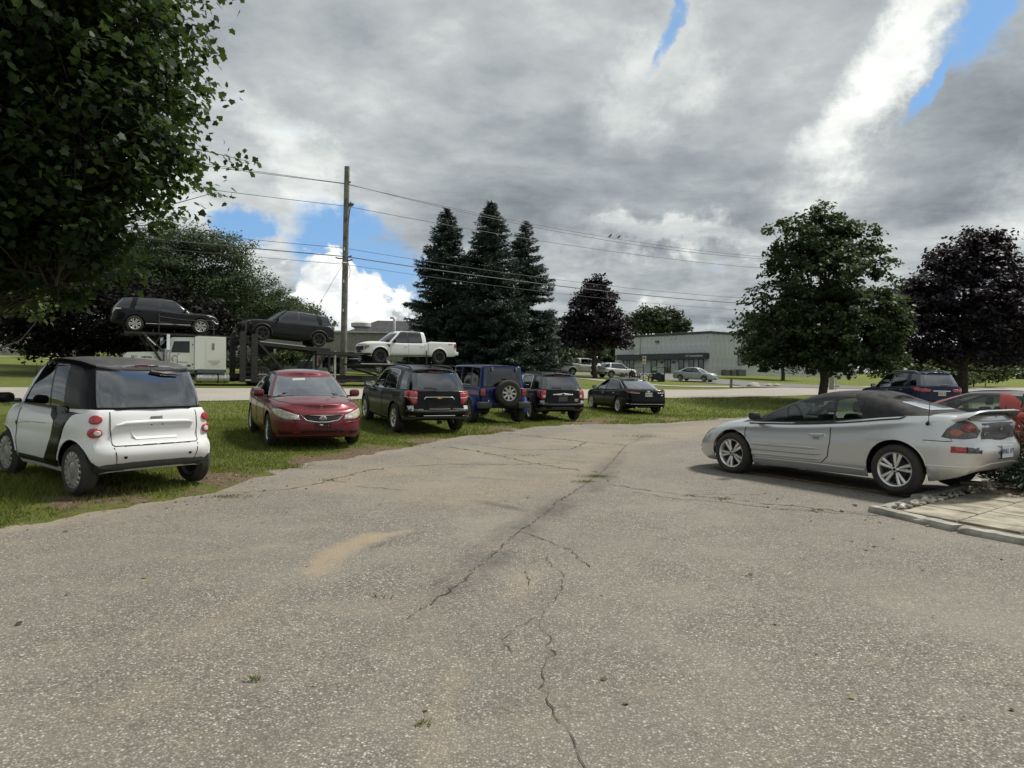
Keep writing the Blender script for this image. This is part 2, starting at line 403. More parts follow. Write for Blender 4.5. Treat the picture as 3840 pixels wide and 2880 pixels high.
M_KERB = mat('kerb concrete', (.36, .345, .30), .9, var=.35, vscale=5., bump=.6, bscale=90)
M_CRACK = mat('crack', (.07, .062, .05), 1.0, var=.5, vscale=9, tint2=(.04, .036, .03))

LOT_EDGE = [(-9.5, 1.0), (-6.6, 3.6), (-4.62, 6.42), (-4.39, 6.85), (-4.25, 7.46), (-3.87, 8.2), (-3.64, 8.62), (-3.52, 9.6), (-3.46, 10.7), (-2.75, 12.2), (-1.92, 14.4), (-1.14, 16.7), (-.35, 18.4), (.8, 20.3), (2.2, 21.75), (3.3, 22.0), (5.0, 22.9), (6.6, 24.6), (9.2, 27.6), (13.5, 31.2), (22, 36.0), (30, 40.0)]
LOT = LOT_EDGE + [(40, 36), (40, -40), (-40, -40), (-40, -10)]
CRACKS = [([(3.3, 17.9), (2.9, 16.4), (2.5, 15.4), (1.95, 13.1), (1.4, 10.9), (1.05, 9.8), (.52, 8.13), (.3, 7.3), (.08, 6.66), (-.15, 5.64), (-.35, 4.9), (-.6, 4.2)], .013),
          ([(.30, 5.75), (.32, 5.5), (.40, 5.16), (.36, 4.85), (.30, 4.62), (.22, 4.42), (.19, 4.2), (.25, 3.71), (.17, 3.5), (.16, 3.30), (.21, 3.1), (.25, 2.9), (.3, 2.6)], .007),
          ([(.10, 5.3), (.16, 5.05), (.14, 4.9)], .008), ([(.19, 4.27), (.05, 4.1), (-.02, 3.9), (.03, 3.7)], .006), ([(.3, 4.62), (.12, 4.55)], .005),
          ([(1.35, 9.75), (1.7, 9.3), (2.16, 8.86), (2.6, 8.7), (3.0, 8.35), (3.4, 8.15), (3.7, 7.95), (4.08, 7.9)], .012),
          ([(1.55, 9.1), (2.0, 8.6), (2.5, 8.42), (3.05, 8.02), (3.6, 7.82), (4.06, 7.72)], .010), ([(2.16, 8.86), (2.7, 9.0), (3.2, 8.95)], .010), ([(2.5, 8.42), (2.58, 8.7)], .009),
          ([(-3.62, 8.55), (-3.2, 8.6), (-2.78, 8.81), (-2.55, 9.3), (-2.47, 9.62), (-2.2, 9.5)], .011), ([(-2.0, 9.2), (-1.65, 9.05), (-1.3, 8.95)], .011), ([(-2.47, 9.62), (-2.25, 10.4), (-1.9, 11.1), (-1.0, 11.6), (0., 11.7), (.9, 12.0)], .014),
          ([(1.4, 10.9), (.8, 11.3), (.2, 12.2), (-.5, 13.4), (-1.3, 14.3)], .02), ([(2.5, 15.4), (1.7, 15.9), (.6, 17.2), (-.2, 18.0)], .025), ([(1.7, 15.9), (1.2, 14.2), (.2, 13.9), (-.9, 14.9)], .018), ([(.08, 6.66), (.5, 6.0), (.62, 5.4)], .006)]
def jag(pts, step=.05, amp=.02, seed=1):
    out = []; rs = random.Random(seed)
    for (x0, y0), (x1, y1) in zip(pts, pts[1:]):
        L = math.hypot(x1 - x0, y1 - y0); k = max(1, int(L / step))
        for i in range(k):
            f = i / k; out.append((x0 + (x1 - x0) * f + rs.gauss(0, amp), y0 + (y1 - y0) * f + rs.gauss(0, amp)))
    return out + [pts[-1]]

# ---- lawn / terrain sheet out to the horizon
def axis(lo, hi, segs):
    a = [lo]
    for e, st in segs:
        while a[-1] < e - 1e-6: a.append(min(e, a[-1] + st))
    return np.array(a)
ax = axis(-700, 700, [(-120, 40), (-30, 5), (-12, 1.0), (14, .25), (34, 1.0), (140, 5), (700, 40)]); ay = axis(-60, 900, [(0, 10), (4, 1), (32, .25), (60, 1.), (160, 5), (900, 37)])
X, Y = np.meshgrid(ax, ay)
bare = np.zeros_like(X)
ed = segdist(X, Y, LOT_EDGE); bare = np.maximum(bare, np.clip(.75 - ed * 1.1, 0, 1) * (.25 + .75 * vn(X, Y, .8, 3, 4)))
for (bx, by, br, bs) in [(-3.9, 9.5, .8, .8), (-3.0, 12.0, 1.0, 1.0), (-2.4, 13.2, 1.1, .95), (-1.8, 15.7, .8, .9), (-2.6, 18.0, .8, .75), (2.3, 22.6, 1.0, 1.0), (3.0, 24.6, 1.4, .85), (5.5, 25.2, 1.5, .6), (-4.6, 7.9, .9, .7), (-4.9, 8.4, .6, .8), (-.3, 19.6, 1.2, .7)]:
    bare = np.maximum(bare, bs * np.clip(1.25 - np.hypot(X - bx, (Y - by) * .8) / br, 0, 1))
for q_, wd in ((27., 1.1), (33., .6)): bare = np.maximum(bare, .75 * np.clip(1 - np.abs(ND[0] * X + ND[1] * Y - q_) / wd, 0, 1) * vn(X, Y, .4, 3, 9))
Zt = TZ(X, Y) + (vn(X, Y, .5, 3, 2) - .5) * .07 * np.clip(ed - .2, 0, 1) * (~inpoly(X, Y, LOT)) * np.clip((26 - (ND[0] * X + ND[1] * Y)) / 4, .0, 1)
Zt = np.where(inpoly(X, Y, LOT), Zt, pads(X, Y, Zt))
Zt = Zt - np.where(inpoly(X, Y, LOT) & (ed > .25), .05, 0)
ground = tag(gridmesh('ground', X, Y, Zt, M_GRASS, {'bare': bare}), 'green lawn with bare dirt patches spreading from the parking lot to the horizon', kind='structure')
def gz(x, y): return tz(x, y)

# ---- parking lot: fine sheet near the camera, worn edge
ax = axis(-40, 40, [(-10, 2), (-5, .25), (8, .06), (14, .25), (40, 2.)]); ay = axis(-40, 40, [(0, 2), (2.2, .25), (12, .06), (24, .125), (40, .5)])
X, Y = np.meshgrid(ax, ay)
wob = (vn(X, Y, 1.3, 4, 11) - .5) * .8 + (vn(X, Y, 7, 2, 12) - .5) * .30
ins = inpoly(X, Y, LOT); sd = segdist(X, Y, LOT_EDGE) * np.where(ins, 1, -1) + wob
keep = (sd[:-1, :-1] > 0) | (sd[1:, 1:] > 0)
keep &= ~inpoly(X[:-1, :-1] + .03, Y[:-1, :-1] + .03, [(4.16, 8.06), (9.0, 12.0), (12, 8), (6, 5.2), (4.75, 6.52)])
sand = np.zeros_like(X); dark = np.zeros_like(X)
def spot(a, pts, r, amt, el=1.):
    np.maximum(a, amt * np.clip(1.4 - segdist(X, Y, pts) / r, 0, 1), out=a)
spot(sand, [(-1.40, 5.25), (-1.40, 5.85), (-1.22, 6.35)], .17, 1.); spot(sand, [(-1.2, 6.3), (-.95, 6.6)], .08, .8)
spot(sand, [(-1.75, 3.8), (-1.6, 4.5)], .24, .42); spot(sand, [(-.30, 2.7), (-.25, 3.4)], .12, .55); spot(sand, [(-2.2, 2.6), (-1.4, 3.4), (-.8, 4.3)], .5, .3)
spot(sand, [(.15, 5.2), (.05, 4.7)], .14, .5); spot(sand, [(-.6, 9.), (.3, 11.), (1.4, 14), (2.4, 16.5)], 1.6, .55); spot(sand, [(-2.5, 9.5), (-1, 12.5), (.8, 16), (2.5, 19)], 1.1, .55); spot(sand, [(2.8, 17.5), (5, 20), (7, 22.5)], 1.6, .62)
spot(sand, [(-.3, 6.8), (.2, 8.0)], .3, .35); spot(sand, LOT_EDGE, .40, .55); spot(sand, [(-4.3, 6.0), (-3., 9.6), (-1.6, 13.6)], .7, .35)
spot(dark, [(2.2, 14.2), (1.15, 9.7), (.42, 7.6), (-.05, 6.2), (-.42, 4.8)], .30, .70); spot(dark, [(-.42, 4.8), (-.7, 4.0), (-1.0, 2.6)], .22, .40); spot(dark, [(.45, 8.1), (-.05, 6.9), (-.35, 5.6)], .10, .5)
spot(dark, [(-.4, 8.3), (.15, 7.7)], .12, .7); spot(dark, [(-.5, 7.3), (-.1, 7.5)], .10, .6); spot(dark, [(2.9, 16.6), (3.4, 18)], .35, .8); spot(dark, [(-1.22, 5.7), (-1.05, 6.2), (-.8, 6.55)], .06, .6)
spot(dark, [(2.3, 7.1), (2.7, 6.9)], .12, .42); spot(dark, [(1.9, 5.3), (2.3, 5.25)], .10, .38); spot(dark, [(4.3, 9.5), (4.8, 9.25)], .14, .4); spot(dark, [(3.0, 8.0), (4.0, 7.8)], .10, .5)
spot(dark, [(5.1, 9.6), (3.6, 12.)], .7, .35); spot(dark, [(1.2, 4.2), (2.6, 4.0)], .5, .30); spot(dark, [(-3.2, 5.6), (-2.2, 4.2), (-1.9, 2.8)], .5, .30); spot(dark, [(2.9, 5.9), (3.5, 5.2)], .3, .35); spot(dark, [(-.6, 10.2), (.2, 9.9)], .14, .6); spot(dark, [(.6, 12.6), (1.2, 12.2)], .2, .55); spot(dark, [(-.2, 2.6), (.25, 3.6), (.15, 4.4)], .16, .35)
dark = dark * (.35 + .9 * vn(X, Y, 2.5, 3, 21)); sand = sand * (.45 + .8 * vn(X, Y, 1.7, 3, 22))
for pts, wd in CRACKS[:1] + CRACKS[5:7] + CRACKS[12:14]: dark = np.maximum(dark, .55 * np.clip(1 - segdist(X, Y, pts) / .12, 0, 1) * vn(X, Y, 3, 2, 5))
Z = np.full_like(X, .008) + (vn(X, Y, .35, 2, 31) - .5) * .03 * np.clip(sd, 0, 1) + np.clip(np.interp(ND[0] * X + ND[1] * Y, [p[0] for p in QP], [p[1] for p in QP]), 0, 9) + (TZ(X, Y) - np.interp(ND[0] * X + ND[1] * Y, [p[0] for p in QP], [p[1] for p in QP]))
lot = tag(gridmesh('parking_lot', X, Y, Z, M_LOT, {'sand': sand, 'dark': dark}, keep), 'worn pale asphalt parking lot with cracks and sandy stains', kind='structure')
LOTZ = lambda x, y: float(.008 + (vn(x, y, .35, 2, 31) - .5) * .03 * min(1, max(0, float(segdist(np.array(x), np.array(y), LOT_EDGE)))))
for i, (pts, wd) in enumerate(CRACKS):
    if i >= 5: wd *= 1.8
    p = jag(pts, .045 if wd < .015 else .07, wd * .9 + .006, i); v = []; f = []; rs = random.Random(i)
    for k, (a, b) in enumerate(p):
        a0, b0 = p[max(0, k - 1)]; a1, b1 = p[min(len(p) - 1, k + 1)]; L = math.hypot(a1 - a0, b1 - b0) + 1e-6; w_ = wd * rs.uniform(.1, 1.2) * (.3 if k in (0, len(p) - 1) else 1) * .5
        z_ = LOTZ(a, b) + .006
        v += [(a - (b1 - b0) / L * w_, b + (a1 - a0) / L * w_, z_), (a + (b1 - b0) / L * w_, b - (a1 - a0) / L * w_, z_)]
        if k: f.append((2 * k - 2, 2 * k - 1, 2 * k + 1, 2 * k))
    ob('crack', v, f, M_CRACK, lot)
# painted bay line
M_YEL = mat('worn yellow paint', (.52, .34, .09), .85, var=.45, vscale=18, tint2=(.24, .2, .14))
def ribbon(name, pts, wd, m, lift, parent=None, zf=None, step=1.0, jitter=0.):
    p = []
    for (x0, y0), (x1, y1) in zip(pts, pts[1:]):
        k = max(1, int(math.hypot(x1 - x0, y1 - y0) / step)); p += [(x0 + (x1 - x0) * i / k, y0 + (y1 - y0) * i / k) for i in range(k)]
    p.append(pts[-1]); v = []; f = []; ws = wd if isinstance(wd, (list, tuple)) else None
    for k, (a, b) in enumerate(p):
        a0, b0 = p[max(0, k - 1)]; a1, b1 = p[min(len(p) - 1, k + 1)]; L = math.hypot(a1 - a0, b1 - b0) + 1e-6
        w_ = (np.interp(k / (len(p) - 1), np.linspace(0, 1, len(ws)), ws) if ws else wd) / 2
        nx, ny = -(b1 - b0) / L, (a1 - a0) / L; M_ = 6
        for j in range(M_ + 1):
            s_ = -1 + 2 * j / M_; jj = (random.gauss(0, jitter) if jitter and j in (0, M_) else 0)
            xx, yy = a + nx * (w_ * s_ + jj), b + ny * (w_ * s_ + jj); v.append((xx, yy, (zf or tz)(xx, yy) + lift))
        if k:
            o_ = (k - 1) * (M_ + 1)
            for j in range(M_): f.append((o_ + j, o_ + M_ + 1 + j, o_ + M_ + 2 + j, o_ + j + 1))
    return ob(name, v, f, m, parent, True)
ribbon('bay_line', [(3.38, 11.75), (4.30, 10.2), (5.20, 8.98)], .10, M_YEL, .008, lot, LOTZ, .12, .012)
# ---- street and drives
tag(ribbon('street', [qt(30, t) for t in range(-160, 261, 20)], 6.2, M_ROAD, .02, step=2.0, jitter=.12), 'pale grey street crossing behind the parked cars', kind='structure')
tag(ribbon('driveway', [(22.0, 52.0), (23.5, 58), (24, 66), (22.5, 74), (19.5, 83), (14, 92)], [12, 8, 7, 7, 9, 12], M_DRIVE, .045, step=1.5, jitter=.08), 'dark asphalt driveway climbing from the street to the metal building', kind='structure')
tag(ribbon('service_lane', [(24.5, 57.5), (18, 58.5), (13, 62), (7, 68.5), (0, 74), (-14, 80)], [5, 4.2, 3.8, 3.6, 4, 6], M_ROAD, .032, step=1.5, jitter=.08), 'pale gravel lane curving from the driveway behind the black sedan', kind='structure')
tag(ribbon('yard_pavement', [(-4, 78), (10, 88), (24, 97)], [10, 9, 12], M_DRIVE, .04, step=2), 'asphalt parking yard in front of the metal buildings', kind='structure')
tag(ribbon('front_path', [(-95, 78), (-60, 78.5), (-48, 76)], 1.6, M_CONC, .04, step=2), 'pale concrete path across the far left lawn', kind='structure')
# ---- kerbs, paving, pebble strip at the corner
def kerb(a, b, wd, ht, name='kerb', chips=0):
    a = Vector((*a, 0)); b = Vector((*b, 0)); t = (b - a).normalized(); s_ = Vector((-t.y, t.x, 0)); L = (b - a).length; n_ = max(2, int(L / .08)); v = []; f = []; rs = random.Random(int(L * 1000))
    for k in range(n_ + 1):
        p = a + t * (L * k / n_); e = lambda q: rs.gauss(0, q)
        ch = max(0, rs.gauss(0, .012)) if rs.random() < .35 else 0
        for (o_, z_) in ((-wd / 2, -.06), (-wd / 2 - .004, ht * .55 + e(.002)), (-wd / 2 + .012 + ch, ht - ch * .8 + e(.002)), (0, ht + .004 + e(.002)), (wd / 2 - .012, ht + e(.002)), (wd / 2, -.06)): v.append(p + s_ * (o_ + e(.0015)) + Vector((0, 0, z_)))
        if k:
            for j in range(5): f.append(((k - 1) * 6 + j, (k - 1) * 6 + j + 1, k * 6 + j + 1, k * 6 + j))
    f += [tuple(range(6)), tuple(n_ * 6 + j for j in range(6))[::-1]]
    return ob(name, v, f, M_KERB)
kl = [((4.10, 7.99), (4.42, 6.98), 'chipped concrete kerb stone at the lot corner, broken end by the pebbles'), ((4.43, 6.94), (5.0, 5.9), 'concrete kerb stone beside the paving slabs, past the broken joint')]
for a, b, lb in kl: tag(kerb(a, b, .15, .068), lb, 'kerb', 'kerb stones round the planting corner')
kl = [((4.30, 8.12), (4.98, 8.72), 'low kerb stone running from the corner along the pebble strip'), ((5.01, 8.74), (6.4, 9.93), 'concrete kerb stone under the tail of the silver convertible'), ((6.43, 9.95), (8.4, 11.55), 'concrete kerb stone behind the juniper bush')]
for i, (a, b, lb) in enumerate(kl): tag(kerb(a, b, .16, (.04, .07, .075)[i]), lb, 'kerb', 'kerb stones round the planting corner')
def flat(name, poly, z, m, parent=None, thick=.05, bev=.008):
    bm = bmesh.new(); vs = [bm.verts.new((x_, y_, z)) for x_, y_ in poly]; fc = bm.faces.new(vs)
    if fc.normal.z < 0: fc.normal_flip()
    r_ = bmesh.ops.extrude_face_region(bm, geom=[fc]); bmesh.ops.translate(bm, verts=[q for q in r_['geom'] if isinstance(q, bmesh.types.BMVert)], vec=(0, 0, 0))
    me = bpy.data.meshes.new(name); bm.to_mesh(me); bm.free(); bpy.data.meshes.remove(me)
    MBq = MB(); n = len(poly); cx = sum(p[0] for p in poly) / n; cy = sum(p[1] for p in poly) / n
    def off(d): return [(x_ + (cx - x_) / max(1e-6, math.hypot(cx - x_, cy - y_)) * d, y_ + (cy - y_) / max(1e-6, math.hypot(cx - x_, cy - y_)) * d) for x_, y_ in poly]
    V = [(*p, z - thick) for p in poly] + [(*p, z - bev) for p in poly] + [(*p, z) for p in off(bev * 1.4)]
    F = [tuple(range(2 * n, 3 * n))] + [(k * n + i, k * n + (i + 1) % n, (k + 1) * n + (i + 1) % n, (k + 1) * n + i) for k in (0, 1) for i in range(n)]
    return MBq.add(V, F).build(name, m, parent)
bed = tag(flat('planting_bed', [(4.2, 7.95), (4.35, 8.03), (8.4, 11.4), (13, 9), (9.5, 2.5), (5.1, 6.0), (4.5, 7.0)], .038, mat('bed soil', (.10, .075, .05), 1., var=.5, vscale=14, bump=.8, bscale=50, tint2=(.16, .12, .085))), 'raised corner bed edged with kerbs, pebbles and paving slabs', kind='structure')
e1 = Vector((.60, -1.08, 0)).normalized() ; e2 = Vector((.78, .63, 0)).normalized()
O = Vector((4.50, 7.42, 0)) - e2 * .02
M_SLAB = mat('paving slab', (.33, .30, .23), .92, var=.42, vscale=3.8, bump=.45, bscale=150)
def slab(i0, i1, j0, j1, dz_):
    g = .011; cs = [(i0 + g, j0 + g), (i1 - g, j0 + g), (i1 - g, j1 - g), (i0 + g, j1 - g)]
    P_ = [O + e1 * a + e2 * b for a, b in cs]
    flat('paving_slab', [(p.x + random.gauss(0, .003), p.y + random.gauss(0, .003)) for p in P_], 0.062 + dz_, M_SLAB, bed)
for i0, i1, js in [(-.42, .18, (.02, .62, 1.22, 1.82, 2.42)), (.18, .78, (-.0, .3, .9, 1.5, 2.1)), (.78, 1.38, (-.0, .6, 1.2, 1.8)), (1.38, 1.98, (.0, .3, .9, 1.5)), (1.98, 2.6, (0., .6, 1.2))]:
    for j0, j1 in zip(js, js[1:]): slab(i0, i1, j0, j1, random.gauss(0, .003))
pm = []
for k in range(7):
    bm = bmesh.new(); bmesh.ops.create_icosphere(bm, subdivisions=2, radius=1.)
    for q in bm.verts:
        d_ = mnoise.noise(q.co * 1.1 + Vector((k * 9., 0, 0))); q.co *= 1 + .33 * d_; q.co.z *= .55; q.co.y *= .72
    me = bpy.data.meshes.new('pebble'); bm.to_mesh(me); bm.free()
    me.polygons.foreach_set('use_smooth', [True] * len(me.polygons)); sh = [(.50, .46, .38), (.40, .37, .32), (.56, .52, .45), (.30, .27, .23), (.44, .40, .31), (.36, .31, .26), (.60, .57, .51)][k]
    me.materials.append(mat('pebble stone %d' % k, sh, .8, var=.25, vscale=3., bump=.3, bscale=6)); pm.append(me)
cnt = 0; rs = random.Random(3)
while cnt < 150:
    t_ = rs.random() ** .8; ln = Vector((4.28, 7.86, 0)).lerp(Vector((7.2, 10.15, 0)), t_); s_ = rs.gauss(0, .12) * (.7 + t_ * .6)
    p = ln + Vector((.63, -.78, 0)) * (s_ * .5 - .02)
    if rs.random() < .22: p = Vector((6.1 + rs.random() * 1.9, 8.98 - rs.random() * .2 - 0.0, 0)) + Vector((0, rs.gauss(0, .05), 0))
    o = bpy.data.objects.new('pebble', pm[rs.randrange(7)]); COL.objects.link(o); o.parent = bed
    r_ = rs.uniform(.018, .045) * (1.25 if rs.random() < .15 else 1); o.location = (p.x, p.y, .05 + r_ * .3); o.scale = (r_,) * 3; o.rotation_euler = (rs.gauss(0, .25), rs.gauss(0, .25), rs.random() * 6.3); cnt += 1
for (x_, y_, r_) in [(3.72, 7.93, .03), (4.05, 8.32, .03), (4.22, 8.2, .025), (3.4, 7.86, .02), (4.52, 7.62, .035), (2.95, 8.1, .02)]:
    o = bpy.data.objects.new('loose_stone', pm[3]); COL.objects.link(o); o.location = (x_, y_, .012 + r_ * .3); o.scale = (r_, r_, r_); o.rotation_euler = (0, 0, x_ * 7)
    tag(o, 'small loose stone lying on the asphalt by the kerb corner', 'stone', 'loose stones on the asphalt')

# ================================================================== vehicles
def pchip(tab):
    xs = [p[0] for p in tab]; ys = [p[1] for p in tab]; n = len(xs)
    if n == 1: return lambda x: ys[0]
    h = [xs[i + 1] - xs[i] for i in range(n - 1)]; d = [(ys[i + 1] - ys[i]) / h[i] for i in range(n - 1)]
    m = [d[0]] + [0 if d[i - 1] * d[i] <= 0 else 3 * (h[i - 1] + h[i]) / ((2 * h[i] + h[i - 1]) / d[i - 1] + (h[i] + 2 * h[i - 1]) / d[i]) for i in range(1, n - 1)] + [d[-1]]
    def f(x):
        if x <= xs[0]: return ys[0]
        if x >= xs[-1]: return ys[-1]
        i = 0
        while x > xs[i + 1]: i += 1
        t = (x - xs[i]) / h[i]; t2 = t * t; t3 = t2 * t
        return (2 * t3 - 3 * t2 + 1) * ys[i] + (t3 - 2 * t2 + t) * h[i] * m[i] + (-2 * t3 + 3 * t2) * ys[i + 1] + (t3 - t2) * h[i] * m[i + 1]
    return f
def crom(pts, k=10):
    P = [pts[0]] + list(pts) + [pts[-1]]; out = []
    for i in range(1, len(P) - 2):
        for j in range(k):
            t = j / k; a, b, c, d = P[i - 1], P[i], P[i + 1], P[i + 2]
            out.append(tuple(.5 * (2 * b[q] + (c[q] - a[q]) * t + (2 * a[q] - 5 * b[q] + 4 * c[q] - d[q]) * t * t + (3 * b[q] - a[q] - 3 * c[q] + d[q]) * t ** 3) for q in range(len(b))))
    return out + [pts[-1]]
BLK = mat('black trim', (.018, .018, .018), .55, var=.2, bump=.15, bscale=200)
UND = mat('underbody', (.010, .010, .010), .9)
RUB = mat('tyre rubber', (.022, .021, .020), .85, var=.45, vscale=6., tint2=(.05, .045, .038), bump=.25, bscale=70)
CHR = mat('chrome', (.78, .79, .80), .12, 1.0)
ALLOY = mat('alloy', (.62, .62, .61), .28, .85, var=.15, vscale=14)
BALLOY = mat('black alloy', (.025, .026, .028), .35, .3)
DALLOY = mat('grey alloy', (.22, .22, .23), .35, .6)
INT = mat('cabin trim', (.022, .022, .023), .8, var=.2)
INTG = mat('grey cabin trim', (.16, .16, .15), .8, var=.2)
REDL = lens('red lens', (.36, .012, .016)); REDD = lens('dark red lens', (.12, .008, .012)); CLRL = lens('clear lens', (.62, .63, .60)); AMB = lens('amber lens', (.62, .20, .03)); SMK = lens('smoked lens', (.05, .05, .055))
HLM = lens('aged headlamp', (.50, .50, .42), .14); PLATE = mat('plate', (.62, .64, .66), .5, var=.12, vscale=20); INK = mat('plate ink', (.05, .07, .16), .6); WHT = mat('white mark', (.75, .75, .73), .5)
GL_D = glass('dark tinted glass', (.04, .05, .05), 1.25); GL_M = glass('tinted glass', (.30, .37, .34), 1.15); GL_C = glass('clear glass', (.62, .70, .67), 1.1)

def wheel_mesh(rt, wd, rr, style, n=5, mt=None):
    """axis y, outer face at +y"""
    h = wd / 2; t = MB()
    t.lathe([(-h + .02, rr - .005), (-h + .005, rr + .012), (-h - .004, rr + (rt - rr) * .45), (-h + .012, rt - .028), (-h + .04, rt - .006), (-h * .5, rt), (h * .5, rt), (h - .04, rt - .006), (h - .012, rt - .028), (h + .004, rr + (rt - rr) * .45), (h - .002, rr + .016), (h - .016, rr - .004)], 40, 'y')
    r = MB(); f = h - .018
    r.lathe([(-h + .02, rr - .012), (-h * .2, rr - .045), (f - .045, rr - .035), (f - .01, rr - .022), (f, rr - .012), (f + .004, rr + .002), (f - .012, rr + .004)], 40, 'y')
    d = MB(); d.lathe([(f - .09, .0), (f - .09, rr - .05), (f - .10, rr - .045), (f - .10, 0.)], 24, 'y'); d.lathe([(f - .06, .0), (f - .06, rr * .62), (f - .075, rr * .64), (f - .085, .01)], 24, 'y')
    def spoke(a, wi, wo, ri, ro, yi, yo, th=.03, off=0.):
        c, s = math.cos(a), math.sin(a); vs = []
        for (rad, w_, y_) in ((ri, wi, yi), ((ri + ro) * .5, (wi + wo) * .48, (yi + yo) * .5 + .006), (ro, wo, yo)):
            for (k, yy) in ((-1, y_ - th), (-.8, y_ - .006), (-.35, y_), (.35, y_), (.8, y_ - .006), (1, y_ - th)):
                x = k * w_ / 2 + off * (rad / ro); vs.append((rad * c - x * s, yy, rad * s + x * c))
        fs = [(q * 6 + j, q * 6 + j + 1, q * 6 + 7 + j, q * 6 + 6 + j) for q in (0, 1) for j in range(5)]
        r.add(vs, fs)
    hub = rr * .2
    if style == 'double':
        for k in range(n):
            a = 2 * math.pi * k / n + .31
            for sg in (-1, 1): spoke(a + sg * .19, .036, .058, hub * .8, rr - .018, f - .022, f - .006)
    elif style == 'y':
        for k in range(n):
            a = 2 * math.pi * k / n + .31; spoke(a, .07, .05, hub * .8, rr * .6, f - .022, f - .008)
            for sg in (-1, 1): spoke(a + sg * .17, .03, .04, rr * .5, rr - .018, f - .01, f - .006)
    elif style == 'fat':
        for k in range(n): spoke(2 * math.pi * k / n + .31, .085, .07, hub * .7, rr - .018, f - .03, f - .004)
    elif style == 'thin':
        for k in range(n): spoke(2 * math.pi * k / n + .31, .035, .032, hub * .8, rr - .018, f - .02, f - .006)
    elif style == 'cap':
        r.lathe([(f + .012, 0.), (f + .014, rr * .3), (f + .006, rr * .42), (f + .004, rr * .45), (f + .012, rr * .48), (f + .012, rr * .74), (f + .004, rr * .76)], 40, 'y')
        r.lathe([(f - .004, rr * .96), (f + .008, rr * .97), (f + .008, rr * 1.0), (f - .006, rr * 1.0)], 40, 'y')
        for k in range(16): spoke(2 * math.pi * k / 16, .042, .05, rr * .72, rr * .98, f + .012, f + .006, .02)
    if style != 'cap':
        r.lathe([(f + .002, 0.), (f + .002, hub * .62), (f - .012, hub * .7), (f - .016, hub), (f - .03, hub * 1.15)], 20, 'y')
        for k in range(5 if n != 6 else 6):
            a = 2 * math.pi * k / (5 if n != 6 else 6) + .9; d.lathe([(f - .004, 0), (f - .004, .011), (f - .02, .012)], 6, 'y', (hub * .98 * math.cos(a), 0, hub * .98 * math.sin(a)))
        d.lathe([(f + .004, 0), (f + .003, hub * .45), (f - .002, hub * .5)], 12, 'y')
    return t, r, d
def add_wheels(root, xs, y, z, rt, wd, rr, style='double', n=5, m=ALLOY, skip=()):
    t, r, d = wheel_mesh(rt, wd, rr, style, n); first = None
    for x in xs:
        for sd in (1, -1):
            if first is None:
                w_ = r.build('wheel', m, root, True); a = t.build('tyre', RUB, w_, True); b = d.build('hub', mat('wheel dark', (.02, .02, .021), .6, .2), w_, True); first = (w_, a, b)
            else:
                w_ = first[0].copy(); COL.objects.link(w_); w_.parent = root
                for q in first[1:]:
                    c = q.copy(); COL.objects.link(c); c.parent = w_
            w_.location = (x, sd * (y - wd / 2), z); w_.rotation_euler = (0, random.random() * 6.28 * (1 if sd > 0 else -1), 0 if sd > 0 else math.pi)
